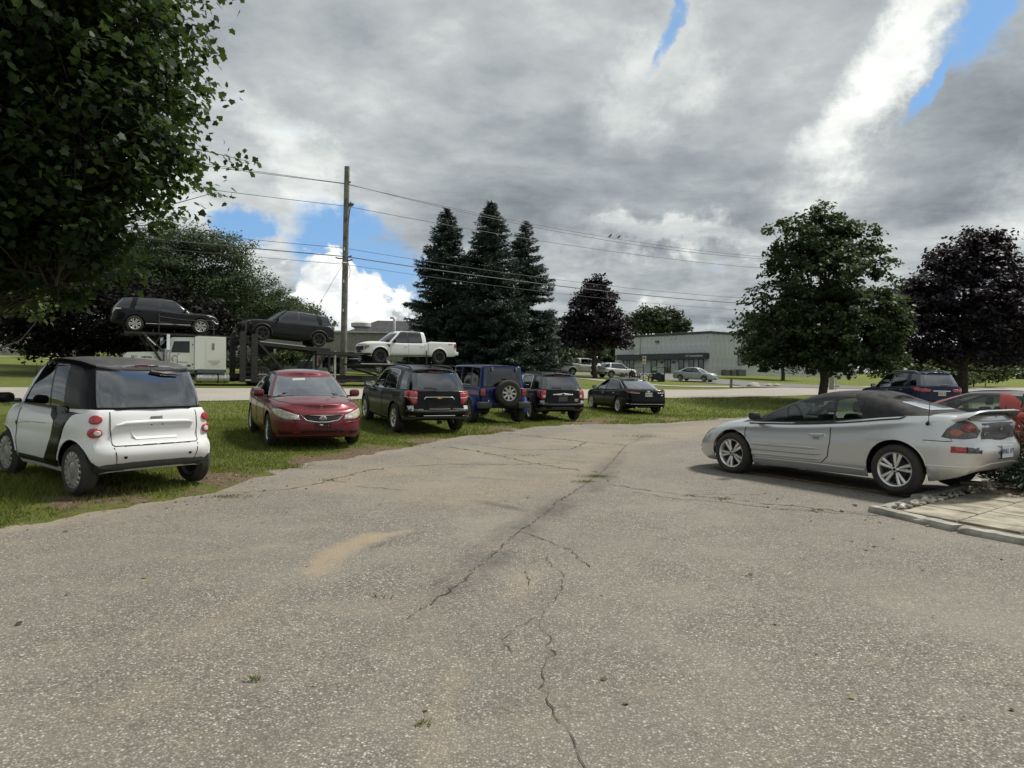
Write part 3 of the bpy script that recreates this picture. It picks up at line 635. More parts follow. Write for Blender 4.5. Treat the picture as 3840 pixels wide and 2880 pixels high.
class Car:
    """shell lofted round its plan outline, cabin lofted from pillar to pillar; panels come out as parts"""
    LV = (0, .04, .1, .18, .27, .36, .45, .54, .63, .72, .8, .87, .93, .97, 1.)
    def __init__(s, S, root):
        s.S = S; s.root = root; s.V = []; s.G = {}; s.M = {}
        s.belt = pchip(S['belt']); s.bot = pchip(S['bot']); s.crown = pchip(S['crown'])
        s.ds = pchip(S['ds']); s.df = pchip(S['df']); s.dr = pchip(S['dr'])
        s.lower(); s.cabin() if S.get('gh') else None
        s.flush()
    def face(s, key, f): s.G.setdefault(key, []).append(f)
    def vert(s, p): s.V.append(Vector(p)); return len(s.V) - 1
    def topz(s, x, k): return s.belt(x) + s.crown(x) * (1 - min(1., abs(k)) ** 2.6)
    def lower(s):
        S = s.S; C = crom(S['plan'], 14); cum = [0]
        for a, b in zip(C, C[1:]): cum.append(cum[-1] + math.hypot(b[0] - a[0], b[1] - a[1]))
        def at(u):
            i = max(0, min(len(C) - 2, int(np.searchsorted(cum, u)) - 1)); t = (u - cum[i]) / max(1e-9, cum[i + 1] - cum[i])
            return (C[i][0] + (C[i + 1][0] - C[i][0]) * t, C[i][1] + (C[i + 1][1] - C[i][1]) * t)
        ux = lambda x: float(np.interp(x, [c[0] for c in C], cum))
        us = list(np.linspace(0, cum[-1], 46)); arch = S['arch']
        for (xc, zc_, ra) in arch:
            us = [u for u in us if not (xc - ra - .02 < at(u)[0] < xc + ra + .02)]
            us += [ux(xc - ra - .004), ux(xc + ra + .004)] + [ux(xc - ra * math.cos(R(a))) for a in range(0, 181, 10)]
        for x in S.get('cuts', ()): us.append(ux(x))
        us = sorted(us); us = [u for i, u in enumerate(us) if i == 0 or u - us[i - 1] > 1e-4]
        n = len(us); LV = s.LV; grid = {}; cols = []
        for i, u in enumerate(us):
            p = at(u); a = at(max(0, u - .02)); b = at(min(cum[-1], u + .02)); tx, ty = b[0] - a[0], b[1] - a[1]; L = math.hypot(tx, ty); nx, ny = ty / L, -tx / L
            nx, ny = -nx, -ny
            if i in (0, n - 1): nx, ny = (-1, 0) if i == 0 else (1, 0)
            cols.append((p[0], p[1], nx, ny))
            b0 = s.bot(p[0]); zt = s.belt(p[0]); zb = b0
            for (xc, zc_, ra) in arch:
                if abs(p[0] - xc) <= ra + 1e-3: zb = max(zb, zc_ + math.sqrt(max(0, ra * ra - (p[0] - xc) ** 2)))
            zb = min(zb, zt - .04)
            for sd in (1, -1):
                for k, t in enumerate(LV):
                    if sd < 0 and i in (0, n - 1): grid[sd, i, k] = grid[1, i, k]; continue
                    z = zb + (zt - zb) * t; tn = (z - b0) / (zt - b0)
                    ins = (nx * nx) * (s.df(tn) if nx > 0 else s.dr(tn)) + ny * ny * s.ds(tn)
                    grid[sd, i, k] = s.vert((p[0] - nx * ins, sd * max(0, p[1] - ny * ins), z))
        s.cols = cols; pf = S.get('parts', lambda x, y, z, nx: 'body')
        for i in range(n - 1):
            for sd in (1, -1):
                for k in range(len(LV) - 1):
                    q = (grid[sd, i, k], grid[sd, i, k + 1], grid[sd, i + 1, k + 1], grid[sd, i + 1, k])
                    c = sum((s.V[j] for j in q), Vector()) / 4; nx = (cols[i][2] + cols[i + 1][2]) / 2
                    s.face(pf(c.x, c.y, c.z, nx), q if sd > 0 else q[::-1])
        NY = 10; K = len(LV) - 1; row = {}
        for i in range(n):
            a, b = s.V[grid[1, i, K]], s.V[grid[-1, i, K]]; row[i, 0] = grid[1, i, K]; row[i, NY] = grid[-1, i, K]
            for j in range(1, NY):
                k = 1 - 2 * j / NY
                if i in (0, n - 1): row[i, j] = row[i, 0]; continue
                row[i, j] = s.vert((a.x, a.y * k, s.topz(a.x, k)))
        tf = S.get('top', lambda x, y: 'body')
        for i in range(n - 1):
            for j in range(NY):
                q = (row[i, j], row[i, j + 1], row[i + 1, j + 1], row[i + 1, j]); q2 = tuple(dict.fromkeys(q))
                if len(q2) < 3: continue
                c = sum((s.V[m] for m in q2), Vector()) / len(q2); s.face(tf(c.x, c.y), q2)
        # wheel-well liners and floor pan
        mb = MB(); hw = max(c[1] for c in cols)
        for (xc, zc_, ra) in arch:
            for sd in (1, -1):
                vs = []; fs = []
                for q, a in enumerate(range(0, 181, 20)):
                    x, z = xc - ra * math.cos(R(a)), zc_ + ra * math.sin(R(a)); vs += [(x, sd * (hw - .10 ), z), (x, sd * (hw - .42), z)]
                    if q: fs.append((2 * q - 2, 2 * q - 1, 2 * q + 1, 2 * q))
                mb.add(vs, fs)
        x0, x1 = cols[0][0] + .42, cols[-1][0] - .42; zb = min(s.bot(0), s.bot(x0), s.bot(x1)) + .05
        mb.box(((x0 + x1) / 2, 0, zb + .14), (x1 - x0, 2 * (hw - .42), .22)); ax_ = [a[0] for a in arch]
        if len(ax_) == 2: mb.box(((ax_[0] + ax_[1]) / 2, 0, zb + .1), (abs(ax_[1] - ax_[0]) - 2 * arch[0][2], 2 * hw - .26, .2))
        s.under = mb
    def cabin(s):
        S = s.S; keys = S['gh']; NT = S.get('nt', (0, .055, .2, .35, .5, .65, .8, .90, 1.)); t0, t1 = NT[1], NT[-2]
        rz = pchip(S['rz']); bulge = S.get('bulge', .035); cols = []
        def base(bx, by):
            c = min(s.cols, key=lambda q: abs(q[0] - bx)); return s.topz(bx, by / max(.05, c[1])) - .012
        for a, b in zip(keys, keys[1:]):
            k = a[5] if len(a) > 5 else 3
            for j in range(k):
                t = j / k; cols.append(tuple(a[q] + (b[q] - a[q]) * t for q in range(4)) + (a[4],))
        e = keys[-1]; cols.append(tuple(e[:4]) + ('x',)); n = len(cols); g = {}
        for i, (bx, by, tx, ty, kd) in enumerate(cols):
            z0 = base(bx, by); z1 = rz(tx); a = cols[max(0, i - 1)]; b = cols[min(n - 1, i + 1)]; dx, dy = b[0] - a[0], b[1] - a[1]; L = math.hypot(dx, dy) or 1; nx, ny = -dy / L, dx / L
            if i == 0: nx, ny = -1, 0
            if i == n - 1: nx, ny = 1, 0
            bl = bulge * (1 if abs(ny) > .6 else .7)
            for k, t in enumerate(NT):
                o = bl * 4 * t * (1 - t) * .8; fx = bx + (tx - bx) * t + nx * o; fy = by + (ty - by) * t + ny * o; z = z0 + (z1 - z0) * t
                if t == 1.: fx -= nx * .012; fy -= ny * .012
                for sd in (1, -1):
                    if sd < 0 and by == 0 and ty == 0: g[sd, i, k] = g[1, i, k]
                    else: g[sd, i, k] = s.vert((fx, sd * fy, z))
        gm = S.get('glassname', {'w': 'windshield', 'r': 'rear_window', 'g': 'side_window', 'h': 'side_window'}); wi = 0; last = None
        for i in range(n - 1):
            kd = cols[i][4]
            if kd != last or (i and any(abs(cols[i][0] - q[0]) < 1e-9 and abs(cols[i][1] - q[1]) < 1e-9 and q[4] == kd for q in keys)): wi += 1 if kd in 'gh' else 0
            last = kd
            for sd in (1, -1):
                for k in range(len(NT) - 1):
                    q = (g[sd, i, k], g[sd, i, k + 1], g[sd, i + 1, k + 1], g[sd, i + 1, k]); q = tuple(dict.fromkeys(q)); q = q if sd > 0 else q[::-1]
                    gl = kd in gm and NT[k] >= t0 - 1e-6 and NT[k + 1] <= t1 + 1e-6
                    if gl: key = gm[kd] + ('#%d%d' % (sd, wi) if kd in 'gh' else '')
                    else: key = 'pillar_black' if kd in ('b', 'g', 'h') and S.get('blackframe', True) and kd != 'p' else 'roof_shell'
                    if kd in ('w', 'r') and not gl: key = 'roof_shell' if NT[k + 1] > t1 else 'pillar_black'
                    s.face(key, q)
        NY = 10; K = len(NT) - 1; row = {}; rc = S.get('rcrown', .05)
        for i in range(n):
            a, b = s.V[g[1, i, K]], s.V[g[-1, i, K]]; row[i, 0] = g[1, i, K]; row[i, NY] = g[-1, i, K]
            for j in range(1, NY):
                k = 1 - 2 * j / NY
                if g[1, i, K] == g[-1, i, K]: row[i, j] = row[i, 0]; continue
                row[i, j] = s.vert((a.x, a.y * k, a.z + rc * (1 - abs(k) ** 2.2)))
        for i in range(n - 1):
            for j in range(NY):
                q = tuple(dict.fromkeys((row[i, j], row[i, j + 1], row[i + 1, j + 1], row[i + 1, j])))
                if len(q) > 2: s.face("roof", q)
    def flush(s):
        S = s.S; allf = [f for k in s.G.values() for f in k]
        me = bpy.data.meshes.new('tmp'); me.from_pydata(s.V, [], allf); me.update()
        vn_ = [Vector(q.vector) for q in me.vertex_normals]; s.bvh = BVHTree.FromPolygons(s.V, allf); bpy.data.meshes.remove(me)
        mats = S['mats']; s.part = {}
        def comps(fs):
            par = {}
            def find(a):
                while par.setdefault(a, a) != a: par[a] = par[par[a]]; a = par[a]
                return a
            for f in fs:
                for a in f[1:]: par[find(a)] = find(f[0])
            g = {}
            for f in fs: g.setdefault(find(f[0]), []).append(f)
            return sorted(g.values(), key=len, reverse=True)
        for key, fs in [(k if i == 0 else k, c) for k, v in s.G.items() for i, c in enumerate(comps(v))]:
            used = sorted({i for f in fs for i in f}); mp = {o: i for i, o in enumerate(used)}; nm = key.split('#')[0]
            o = ob({'pillar_black': 'window_frame', 'roof_shell': 'pillars', 'lid': 'cabin_floor'}.get(nm, nm), [s.V[i] for i in used], [tuple(mp[i] for i in f) for f in fs], mats.get(key, mats.get(nm, mats['body'])), s.root, True, [vn_[i] for i in used]); s.part[key] = o
        s.under.build('underbody', UND, s.root)
    def snap(s, p, off=.004):
        p = Vector(p); q, nrm, i, d = s.bvh.find_nearest(p)
        if q is None: return p, Vector((0, 0, 1))
        c = Vector((0, 0, .6)); c.x = q.x * .55
        if nrm.dot(q - c) < 0: nrm = -nrm
        return q + nrm * off, nrm
    def patch(s, name, poly, m, h=.008, par=None, edge=-.006, sub=.08, mirror=False, rings=(1., .94, .8, .55, .25)):
        out = []
        for sg in ((1, -1) if mirror else (1,)):
            pl = [Vector((p[0], p[1] * sg, p[2])) for p in poly]; pts = []
            for a, b in zip(pl, pl[1:] + pl[:1]):
                k = max(1, int((b - a).length / sub)); pts += [a.lerp(b, i / k) for i in range(k)]
            c = sum(pts, Vector()) / len(pts); vs = []; n = len(pts)
            for q, r in enumerate(rings):
                for p in pts: vs.append(s.snap(c.lerp(p, r), edge if q == 0 else h * (1 if q > 1 else .8))[0])
            vs.append(s.snap(c, h)[0]); fs = [(q * n + i, q * n + (i + 1) % n, (q + 1) * n + (i + 1) % n, (q + 1) * n + i) for q in range(len(rings) - 1) for i in range(n)]
            fs += [((len(rings) - 1) * n + i, (len(rings) - 1) * n + (i + 1) % n, len(vs) - 1) for i in range(n)]
            o = ob(name, vs, fs, m, par or s.root, True); s.orient(o); out.append(o)
        return out if mirror else out[0]
    def orient(s, o):
        bm = bmesh.new(); bm.from_mesh(o.data); bmesh.ops.recalc_face_normals(bm, faces=bm.faces[:])
        c = sum((f.normal.dot(f.calc_center_median() - Vector((0, 0, .6))) for f in bm.faces))
        if c < 0: bmesh.ops.reverse_faces(bm, faces=bm.faces[:])
        bm.to_mesh(o.data); bm.free()
    def strip(s, name, pts, wd, m, h=.004, par=None, sub=.06, mirror=False, closed=False):
        for sg in ((1, -1) if mirror else (1,)):
            pl = [Vector((p[0], p[1] * sg, p[2])) for p in pts]; P = []
            if closed: pl.append(pl[0])
            ws = wd if isinstance(wd, (list, tuple)) else [wd] * len(pl)
            for i, (a, b) in enumerate(zip(pl, pl[1:])):
                k = max(1, int((b - a).length / sub)); P += [(a.lerp(b, j / k), ws[i] + (ws[i + 1] - ws[i]) * j / k) for j in range(k)]
            P.append((pl[-1], ws[-1])); vs = []; fs = []
            for i, (p, w_) in enumerate(P):
                t = (P[min(i + 1, len(P) - 1)][0] - P[max(0, i - 1)][0]).normalized(); q, nr = s.snap(p, h); sd = t.cross(nr).normalized()
                vs += [s.snap(p - sd * w_ / 2, h * .2)[0], s.snap(p - sd * w_ * .3, h)[0], s.snap(p + sd * w_ * .3, h)[0], s.snap(p + sd * w_ / 2, h * .2)[0]]
                if i:
                    for j in range(3): fs.append((4 * i - 4 + j, 4 * i + j, 4 * i + 1 + j, 4 * i - 3 + j))
            o = ob(name, vs, fs, m, par or s.root, True); s.orient(o)
        return o
    def cyl(s, name, axis, poly, m, h=.01, par=None, mirror=True, edge=-.005, rings=(1., .93, .78, .5, .22), sub=4.):
        """lens on a rounded corner: outline in (degrees round a vertical axis, height), thrown onto the shell"""
        res = []
        for sg in ((1, -1) if mirror else (1,)):
            pts = []
            for (a0, z0), (a1, z1) in zip(poly, poly[1:] + poly[:1]):
                k = max(1, int(max(abs(a1 - a0) / sub, abs(z1 - z0) / .04))); pts += [(a0 + (a1 - a0) * i / k, z0 + (z1 - z0) * i / k) for i in range(k)]
            ca = sum(p[0] for p in pts) / len(pts); cz = sum(p[1] for p in pts) / len(pts); n = len(pts); vs = []
            def hit(a, z, off):
                d = Vector((-math.sin(R(a)), sg * math.cos(R(a)), 0)); o = Vector((axis[0], sg * axis[1], z)); q = s.bvh.ray_cast(o + d * 3, -d, 3.0)
                return (q[0] + d * off) if q[0] is not None else o + d * .5
            for q, r in enumerate(rings):
                for (a, z) in pts: vs.append(hit(ca + (a - ca) * r, cz + (z - cz) * r, edge if q == 0 else h))
            vs.append(hit(ca, cz, h)); fs = [(q * n + i, q * n + (i + 1) % n, (q + 1) * n + (i + 1) % n, (q + 1) * n + i) for q in range(len(rings) - 1) for i in range(n)]
            fs += [((len(rings) - 1) * n + i, (len(rings) - 1) * n + (i + 1) % n, len(vs) - 1) for i in range(n)]
            o = ob(name, vs, fs, m, par[sg] if isinstance(par, dict) else (par or s.root), True); s.orient(o); res.append(o)
        return dict(zip((1, -1), res))
    def band(s, name, A, B, m, h=.005, par=None, sub=.05, nu=8):
        def dense(P):
            P = crom([tuple(p) for p in P], 8); return [Vector(p) for p in P]
        A, B = dense(A), dense(B); n = len(A); vs = []
        for i in range(n):
            for j in range(nu + 1): vs.append(s.snap(A[i].lerp(B[i], j / nu), h if 0 < j < nu and 0 < i < n - 1 else -.001)[0])
        o = ob(name, vs, [(i * (nu + 1) + j, i * (nu + 1) + j + 1, (i + 1) * (nu + 1) + j + 1, (i + 1) * (nu + 1) + j) for i in range(n - 1) for j in range(nu)], m, par or s.root, True); s.orient(o); return o
    def seam(s, pts, wd=.010, par=None, mirror=True): s.strip('panel_gap', pts, wd * 1.15, UND, .005, par, .05, mirror)
    def doors(s, xs, zs, zt):
        for x in xs: s.seam([(x, 1., zs), (x, 1., zt - .02)])
        s.seam([(xs[0], 1., zs), (xs[-1], 1., zs)], .008)
    def handles(s, pts, m, ln=.17):
        for x, z in pts: s.strip('door_handle', [(x - ln / 2, 1., z), (x, 1., z + .006), (x + ln / 2, 1., z)], .032, m, .026, None, .04, True)
    def mirrors(s, x, y, z, m, w_=.20, h_=.15):
        for sg in (1, -1):
            mb = MB(); mb.box((x, sg * (y + w_ * .48), z + .02), (.13, w_, h_), bev=.05); o = mb.build('side_mirror', m, s.root, True)
            MB().box((x + .01, sg * (y - .03), z - .04), (.07, .14, .035), bev=.012).build('mirror_arm', BLK, o)
            MB().box((x - .066, sg * (y + w_ * .48), z + .02), (.006, w_ * .8, h_ * .7)).build('mirror_glass', mat('mirror', (.8, .85, .9), .03, 1.), o)
    def seats(s, rows, m=INT, z=None, wy=.36):
        for (x, zb, zt_) in rows:
            for sg in (1, -1):
                mb = MB(); tilt = Matrix.Rotation(-.22, 3, 'Y'); mb.box((x, sg * wy, (zb + zt_) / 2 - .08), (.14, .46, zt_ - zb), tilt, .86, .05); mb.box((x - .10, sg * wy, zt_ + .03), (.09, .24, .16), tilt, .9, .04); mb.build('seat', m, s.root, True)
    def steering(s, x, y, z):
        ring = [(x + .10 * math.sin(a) * .45, y + .18 * math.cos(a), z + .18 * math.sin(a)) for a in np.linspace(0, 2 * math.pi, 19)]
        mb = MB(); mb.tube(ring, .014, 6, False); mb.bar((x, y - .17, z), (x, y + .17, z), .04, .05); mb.build('steering_wheel', INT, s.root, True)
    def plate(s, x, z, txt, face=-1, w_=.30, h_=.15, y=0., m=PLATE, ink=INK):
        q, nr = s.snap((x, y, z), .012); nr = Vector((face, 0, .0)) if abs(nr.x) > .5 else nr
        sidev = Vector((0, 0, 1)).cross(nr).normalized(); mw = frame(q, sidev, nr.cross(sidev)); mb = MB(); mb.box((0, 0, 0), (w_, h_, .008), bev=.003); o = mb.build('licence_plate', m, s.root); o.data.transform(mw)
        if txt: text('plate_number', txt, .085, frame(q + nr * .006, sidev, nr.cross(sidev)), ink, o, .001)
        return o
def rails(root, x0, x1, y, z, m, arc=.03):
    for sg in (1, -1):
        p = [(x0, sg * y, z), (x0 + .10, sg * y, z + .055)] + [(x0 + (x1 - x0) * t, sg * (y), z + .065 + arc * math.sin(math.pi * t)) for t in (.15, .35, .5, .65, .85)] + [(x1 - .10, sg * y, z + .055), (x1, sg * y, z)]
        MB().tube(p, .018, 8).build('roof_rail', m, root, True)
DS = [(0, .075), (.10, .03), (.3, .004), (.5, 0.), (.7, .006), (.85, .018), (.94, .035), (1., .085)]
def panels(dx, sill, fb, rb, zb, hood, trunk, lidx, doorz=9., bed=None):
    """names of the panels of a shell: dx = door edges front to back, fb/rb = bumper starts, lidx = cabin footprint"""
    def side(x, y, z, nx):
        if x > fb and z < zb[0]: return 'front_bumper'
        if x < rb and z < zb[1]: return 'rear_bumper'
        if nx < -.7 and z >= zb[1]: return 'tailgate'
        if abs(nx) < .5 and z > sill:
            for k, (a, b) in enumerate(zip(dx[1:], dx)):
                if a < x < b: return 'door#%d%d' % (k, 1 if y > 0 else -1)
        if x > dx[0] and abs(nx) < .75: return 'fender#%d' % (1 if y > 0 else -1)
        return 'body'
    def top(x, y):
        if lidx[0] < x < lidx[1]: return 'lid'
        if x >= lidx[1]: return 'hood'
        if bed: return 'truck_bed' if abs(y) < bed and x > lidx[0] - bed * 2.5 else 'body'
        return 'trunk_lid'
    return dict(parts=side, top=top)
def sc(tab, k): return [(a * k, b) for a, b in tab]
def sedan(col, L=4.53, W=.885, H=1.46, ax=(1.325, -1.325), rt=.32, gl=GL_M, fast=0., roofmat=None, lid=INT, win=None):
    k = L / 4.53; wk = W / .885; hk = H / 1.46
    S = dict(plan=[(x * k, y * wk) for x, y in [(-2.26, 0), (-2.245, .40), (-2.19, .64), (-2.06, .78), (-1.75, .845), (-1.3, .872), (-.5, .885), (.5, .885), (1.3, .872), (1.72, .835), (2.0, .745), (2.15, .60), (2.235, .36), (2.265, 0)]],
             belt=[(x * k, z * hk) for x, z in [(-2.26, .97), (-1.9, 1.0), (-1.2, .975), (-.3, .935), (.7, .905), (1.1, .895), (1.6, .85), (2.0, .80), (2.27, .745)]], bot=[(-2.27 * k, .27), (-1.9 * k, .21), (1.8 * k, .19), (2.27 * k, .22)],
             crown=[(-2.26 * k, .0), (-1.9 * k, .03), (-.5, .02), (.8 * k, .05), (1.5 * k, .085), (2.0 * k, .07), (2.27 * k, .02)], ds=DS,
             df=[(0, .12), (.12, .04), (.3, .0), (.5, .0), (.62, .008), (.75, .022), (.88, .055), (.95, .09), (1., .16)], dr=[(0, .10), (.12, .02), (.3, 0.), (.48, .0), (.56, .045), (.75, .06), (.92, .08), (1., .13)],
             arch=[(ax[0], rt, rt + .045), (ax[1], rt, rt + .045)],
             gh=[(-1.78 * k - fast, 0, -.98 * k - fast * .6, 0, 'r'), (-1.74 * k - fast, .45 * wk, -.95 * k - fast * .6, .36 * wk, 'r'), (-1.62 * k - fast, .63 * wk, -.88 * k - fast * .6, .50 * wk, 'p'), (-1.30 * k - fast * .6, .775 * wk, -.74 * k - fast * .5, .56 * wk, 'g', 5), (-.14 * k, .83 * wk, -.10 * k, .585 * wk, 'b', 1), (-.05 * k, .83 * wk, -.02 * k, .585 * wk, 'g', 5), (.98 * k, .785 * wk, .30 * k, .555 * wk, 'p'), (1.10 * k, .74 * wk, .38 * k, .525 * wk, 'w'), (1.30 * k, .42 * wk, .50 * k, .36 * wk, 'w'), (1.37 * k, 0, .54 * k, 0, 'x')],
             rz=[(-1.1 * k - fast * .6, 1.31 * hk), (-.5 * k, 1.39 * hk), (0, 1.405 * hk), (.35 * k, 1.375 * hk), (.55 * k, 1.335 * hk)], rcrown=.055, cuts=[.93 * k, -.1 * k, -1.12 * k, 1.75 * k, -1.75 * k],
             mats=dict(body=col, windshield=win or gl, rear_window=gl, side_window=gl, pillar_black=BLK, lid=lid, roof_shell=col, roof=roofmat or col), **panels((.93 * k, -.1 * k, -1.12 * k), .34, 1.75 * k, -1.75 * k, (.60, .66), None, None, (-1.8 * k - fast, 1.36 * k)))
    return S
def suv(col, L=4.77, W=.92, H=1.68, ax=(1.44, -1.42), rt=.37, gl=GL_M, bumper=None, rake=0., tint=None, rb=.62, quarter='h'):
    k = L / 4.77; wk = W / .92; hk = H / 1.68
    S = dict(plan=[(x * k, y * wk) for x, y in [(-2.38, 0), (-2.37, .46), (-2.32, .72), (-2.20, .84), (-1.9, .885), (-1.4, .905), (-.5, .92), (.5, .92), (1.4, .905), (1.85, .875), (2.15, .77), (2.30, .58), (2.37, .34), (2.395, 0)]],
             belt=[(x * k, z * hk) for x, z in [(-2.38, 1.10), (-2.0, 1.10), (-1.2, 1.07), (-.3, 1.03), (.6, 1.0), (1.0, 1.0), (1.6, .97), (2.1, .90), (2.39, .80)]], bot=[(-2.38 * k, .38), (-2.0 * k, .30), (-1.0, .26), (1.8 * k, .25), (2.39 * k, .28)],
             crown=[(-2.38 * k, .0), (-1.9 * k, .02), (0, .02), (.9 * k, .05), (1.6 * k, .09), (2.2 * k, .06), (2.39 * k, .02)], ds=[(0, .09), (.08, .03), (.25, .006), (.5, 0.), (.72, .008), (.88, .025), (.95, .04), (1., .08)],
             df=[(0, .14), (.12, .05), (.3, 0.), (.5, .0), (.8, .02), (.92, .06), (1., .14)], dr=[(0, .12), (.10, .03), (.25, 0.), (.40, 0.), (.45, .04), (.6, .055), (.85, .07), (1., .10)],
             arch=[(ax[0], rt, rt + .05), (ax[1], rt, rt + .05)],
             gh=[(-2.30 * k, 0, (-2.0 + rake) * k, 0, 'r'), (-2.26 * k, .50 * wk, (-1.98 + rake) * k, .44 * wk, 'r'), (-2.17 * k, .71 * wk, (-1.90 + rake) * k, .575 * wk, quarter, 1), (-2.12 * k, .755 * wk, (-1.86 + rake) * k, .595 * wk, quarter, 4), (-1.62 * k, .81 * wk, (-1.50 + rake * .5) * k, .615 * wk, 'p'), (-1.40 * k, .83 * wk, -1.22 * k, .625 * wk, 'g', 5), (-.42 * k, .865 * wk, -.36 * k, .64 * wk, 'b', 1), (-.33 * k, .865 * wk, -.28 * k, .64 * wk, 'g', 5), (.86 * k, .835 * wk, .22 * k, .61 * wk, 'p'), (.97 * k, .80 * wk, .30 * k, .58 * wk, 'w'), (1.16 * k, .45 * wk, .42 * k, .40 * wk, 'w'), (1.22 * k, 0, .46 * k, 0, 'x')],
             rz=[((-2.0 + rake) * k, 1.575 * hk), (-1.4 * k, 1.625 * hk), (-.4 * k, 1.64 * hk), (.2 * k, 1.60 * hk), (.46 * k, 1.555 * hk)], rcrown=.05, cuts=[.88 * k, -.36 * k, -1.36 * k, 1.9 * k, -1.9 * k],
             mats=dict(body=col, windshield=GL_M, rear_window=tint or gl, side_window=gl, pillar_black=BLK, lid=INT, roof_shell=col, roof=col), **panels((.88 * k, -.36 * k, -1.36 * k), .44, 1.9 * k, -1.9 * k, (.66, rb), None, None, (-2.3 * k, 1.2 * k)))
    if bumper: S['mats']['front_bumper'] = bumper; S['mats']['rear_bumper'] = bumper
    return S
def pickup(col, L=5.88, gl=GL_D, bedmat=BLK):
    k = L / 5.88
    return dict(plan=[(x * k, y) for x, y in [(-2.95, 0), (-2.945, .6), (-2.93, .86), (-2.88, .95), (-2.7, .975), (-1.8, .99), (0, 1.0), (1.6, .995), (2.2, .985), (2.6, .95), (2.8, .86), (2.88, .6), (2.92, 0)]],
                belt=[(x * k, z) for x, z in [(-2.95, 1.31), (-1.10, 1.31), (-1.0, 1.28), (-.90, 1.21), (.9, 1.17), (1.3, 1.19), (2.3, 1.17), (2.7, 1.10), (2.92, 1.0)]], bot=[(-2.95 * k, .55), (-2.6 * k, .47), (1.5 * k, .42), (2.5 * k, .40), (2.92 * k, .46)],
                crown=[(-2.95 * k, .0), (-1, .0), (1.2 * k, .05), (2.2 * k, .09), (2.92 * k, .03)], ds=[(0, .06), (.08, .02), (.25, 0.), (.5, .0), (.75, .012), (.9, .02), (1., .05)],
                df=[(0, .14), (.15, .0), (.35, .0), (.4, .04), (.9, .06), (1., .12)], dr=[(0, .04), (.1, 0.), (.27, 0.), (.29, .06), (.95, .065), (1., .08)],
                arch=[(1.98 * k, .41, .50), (-1.72 * k, .41, .50)],
                gh=[(-.96 * k, 0, -.88 * k, 0, 'r'), (-.96 * k, .62, -.88 * k, .56, 'p'), (-.90 * k, .88, -.82 * k, .70, 'p'), (-.66 * k, .90, -.60 * k, .715, 'g', 5), (.20 * k, .91, .22 * k, .72, 'b', 1), (.29 * k, .91, .30 * k, .72, 'g', 5), (1.28 * k, .875, .66 * k, .695, 'p'), (1.40 * k, .83, .75 * k, .65, 'w'), (1.60 * k, .42, .88 * k, .42, 'w'), (1.64 * k, 0, .90 * k, 0, 'x')],
                rz=[(-.9, 1.83), (-.3, 1.87), (.4, 1.865), (.9, 1.79)], rcrown=.05, cuts=[1.36 * k, .25 * k, -.78 * k, -.98 * k, 2.4 * k, -2.78 * k],
                mats=dict(body=col, windshield=GL_M, rear_window=gl, side_window=gl, pillar_black=BLK, lid=INT, roof_shell=col, roof=col, truck_bed=bedmat), **panels((1.36 * k, .25 * k, -.78 * k), .55, 2.4 * k, -2.8 * k, (.72, .72), None, None, (-.97 * k, 1.62 * k), bed=.86))

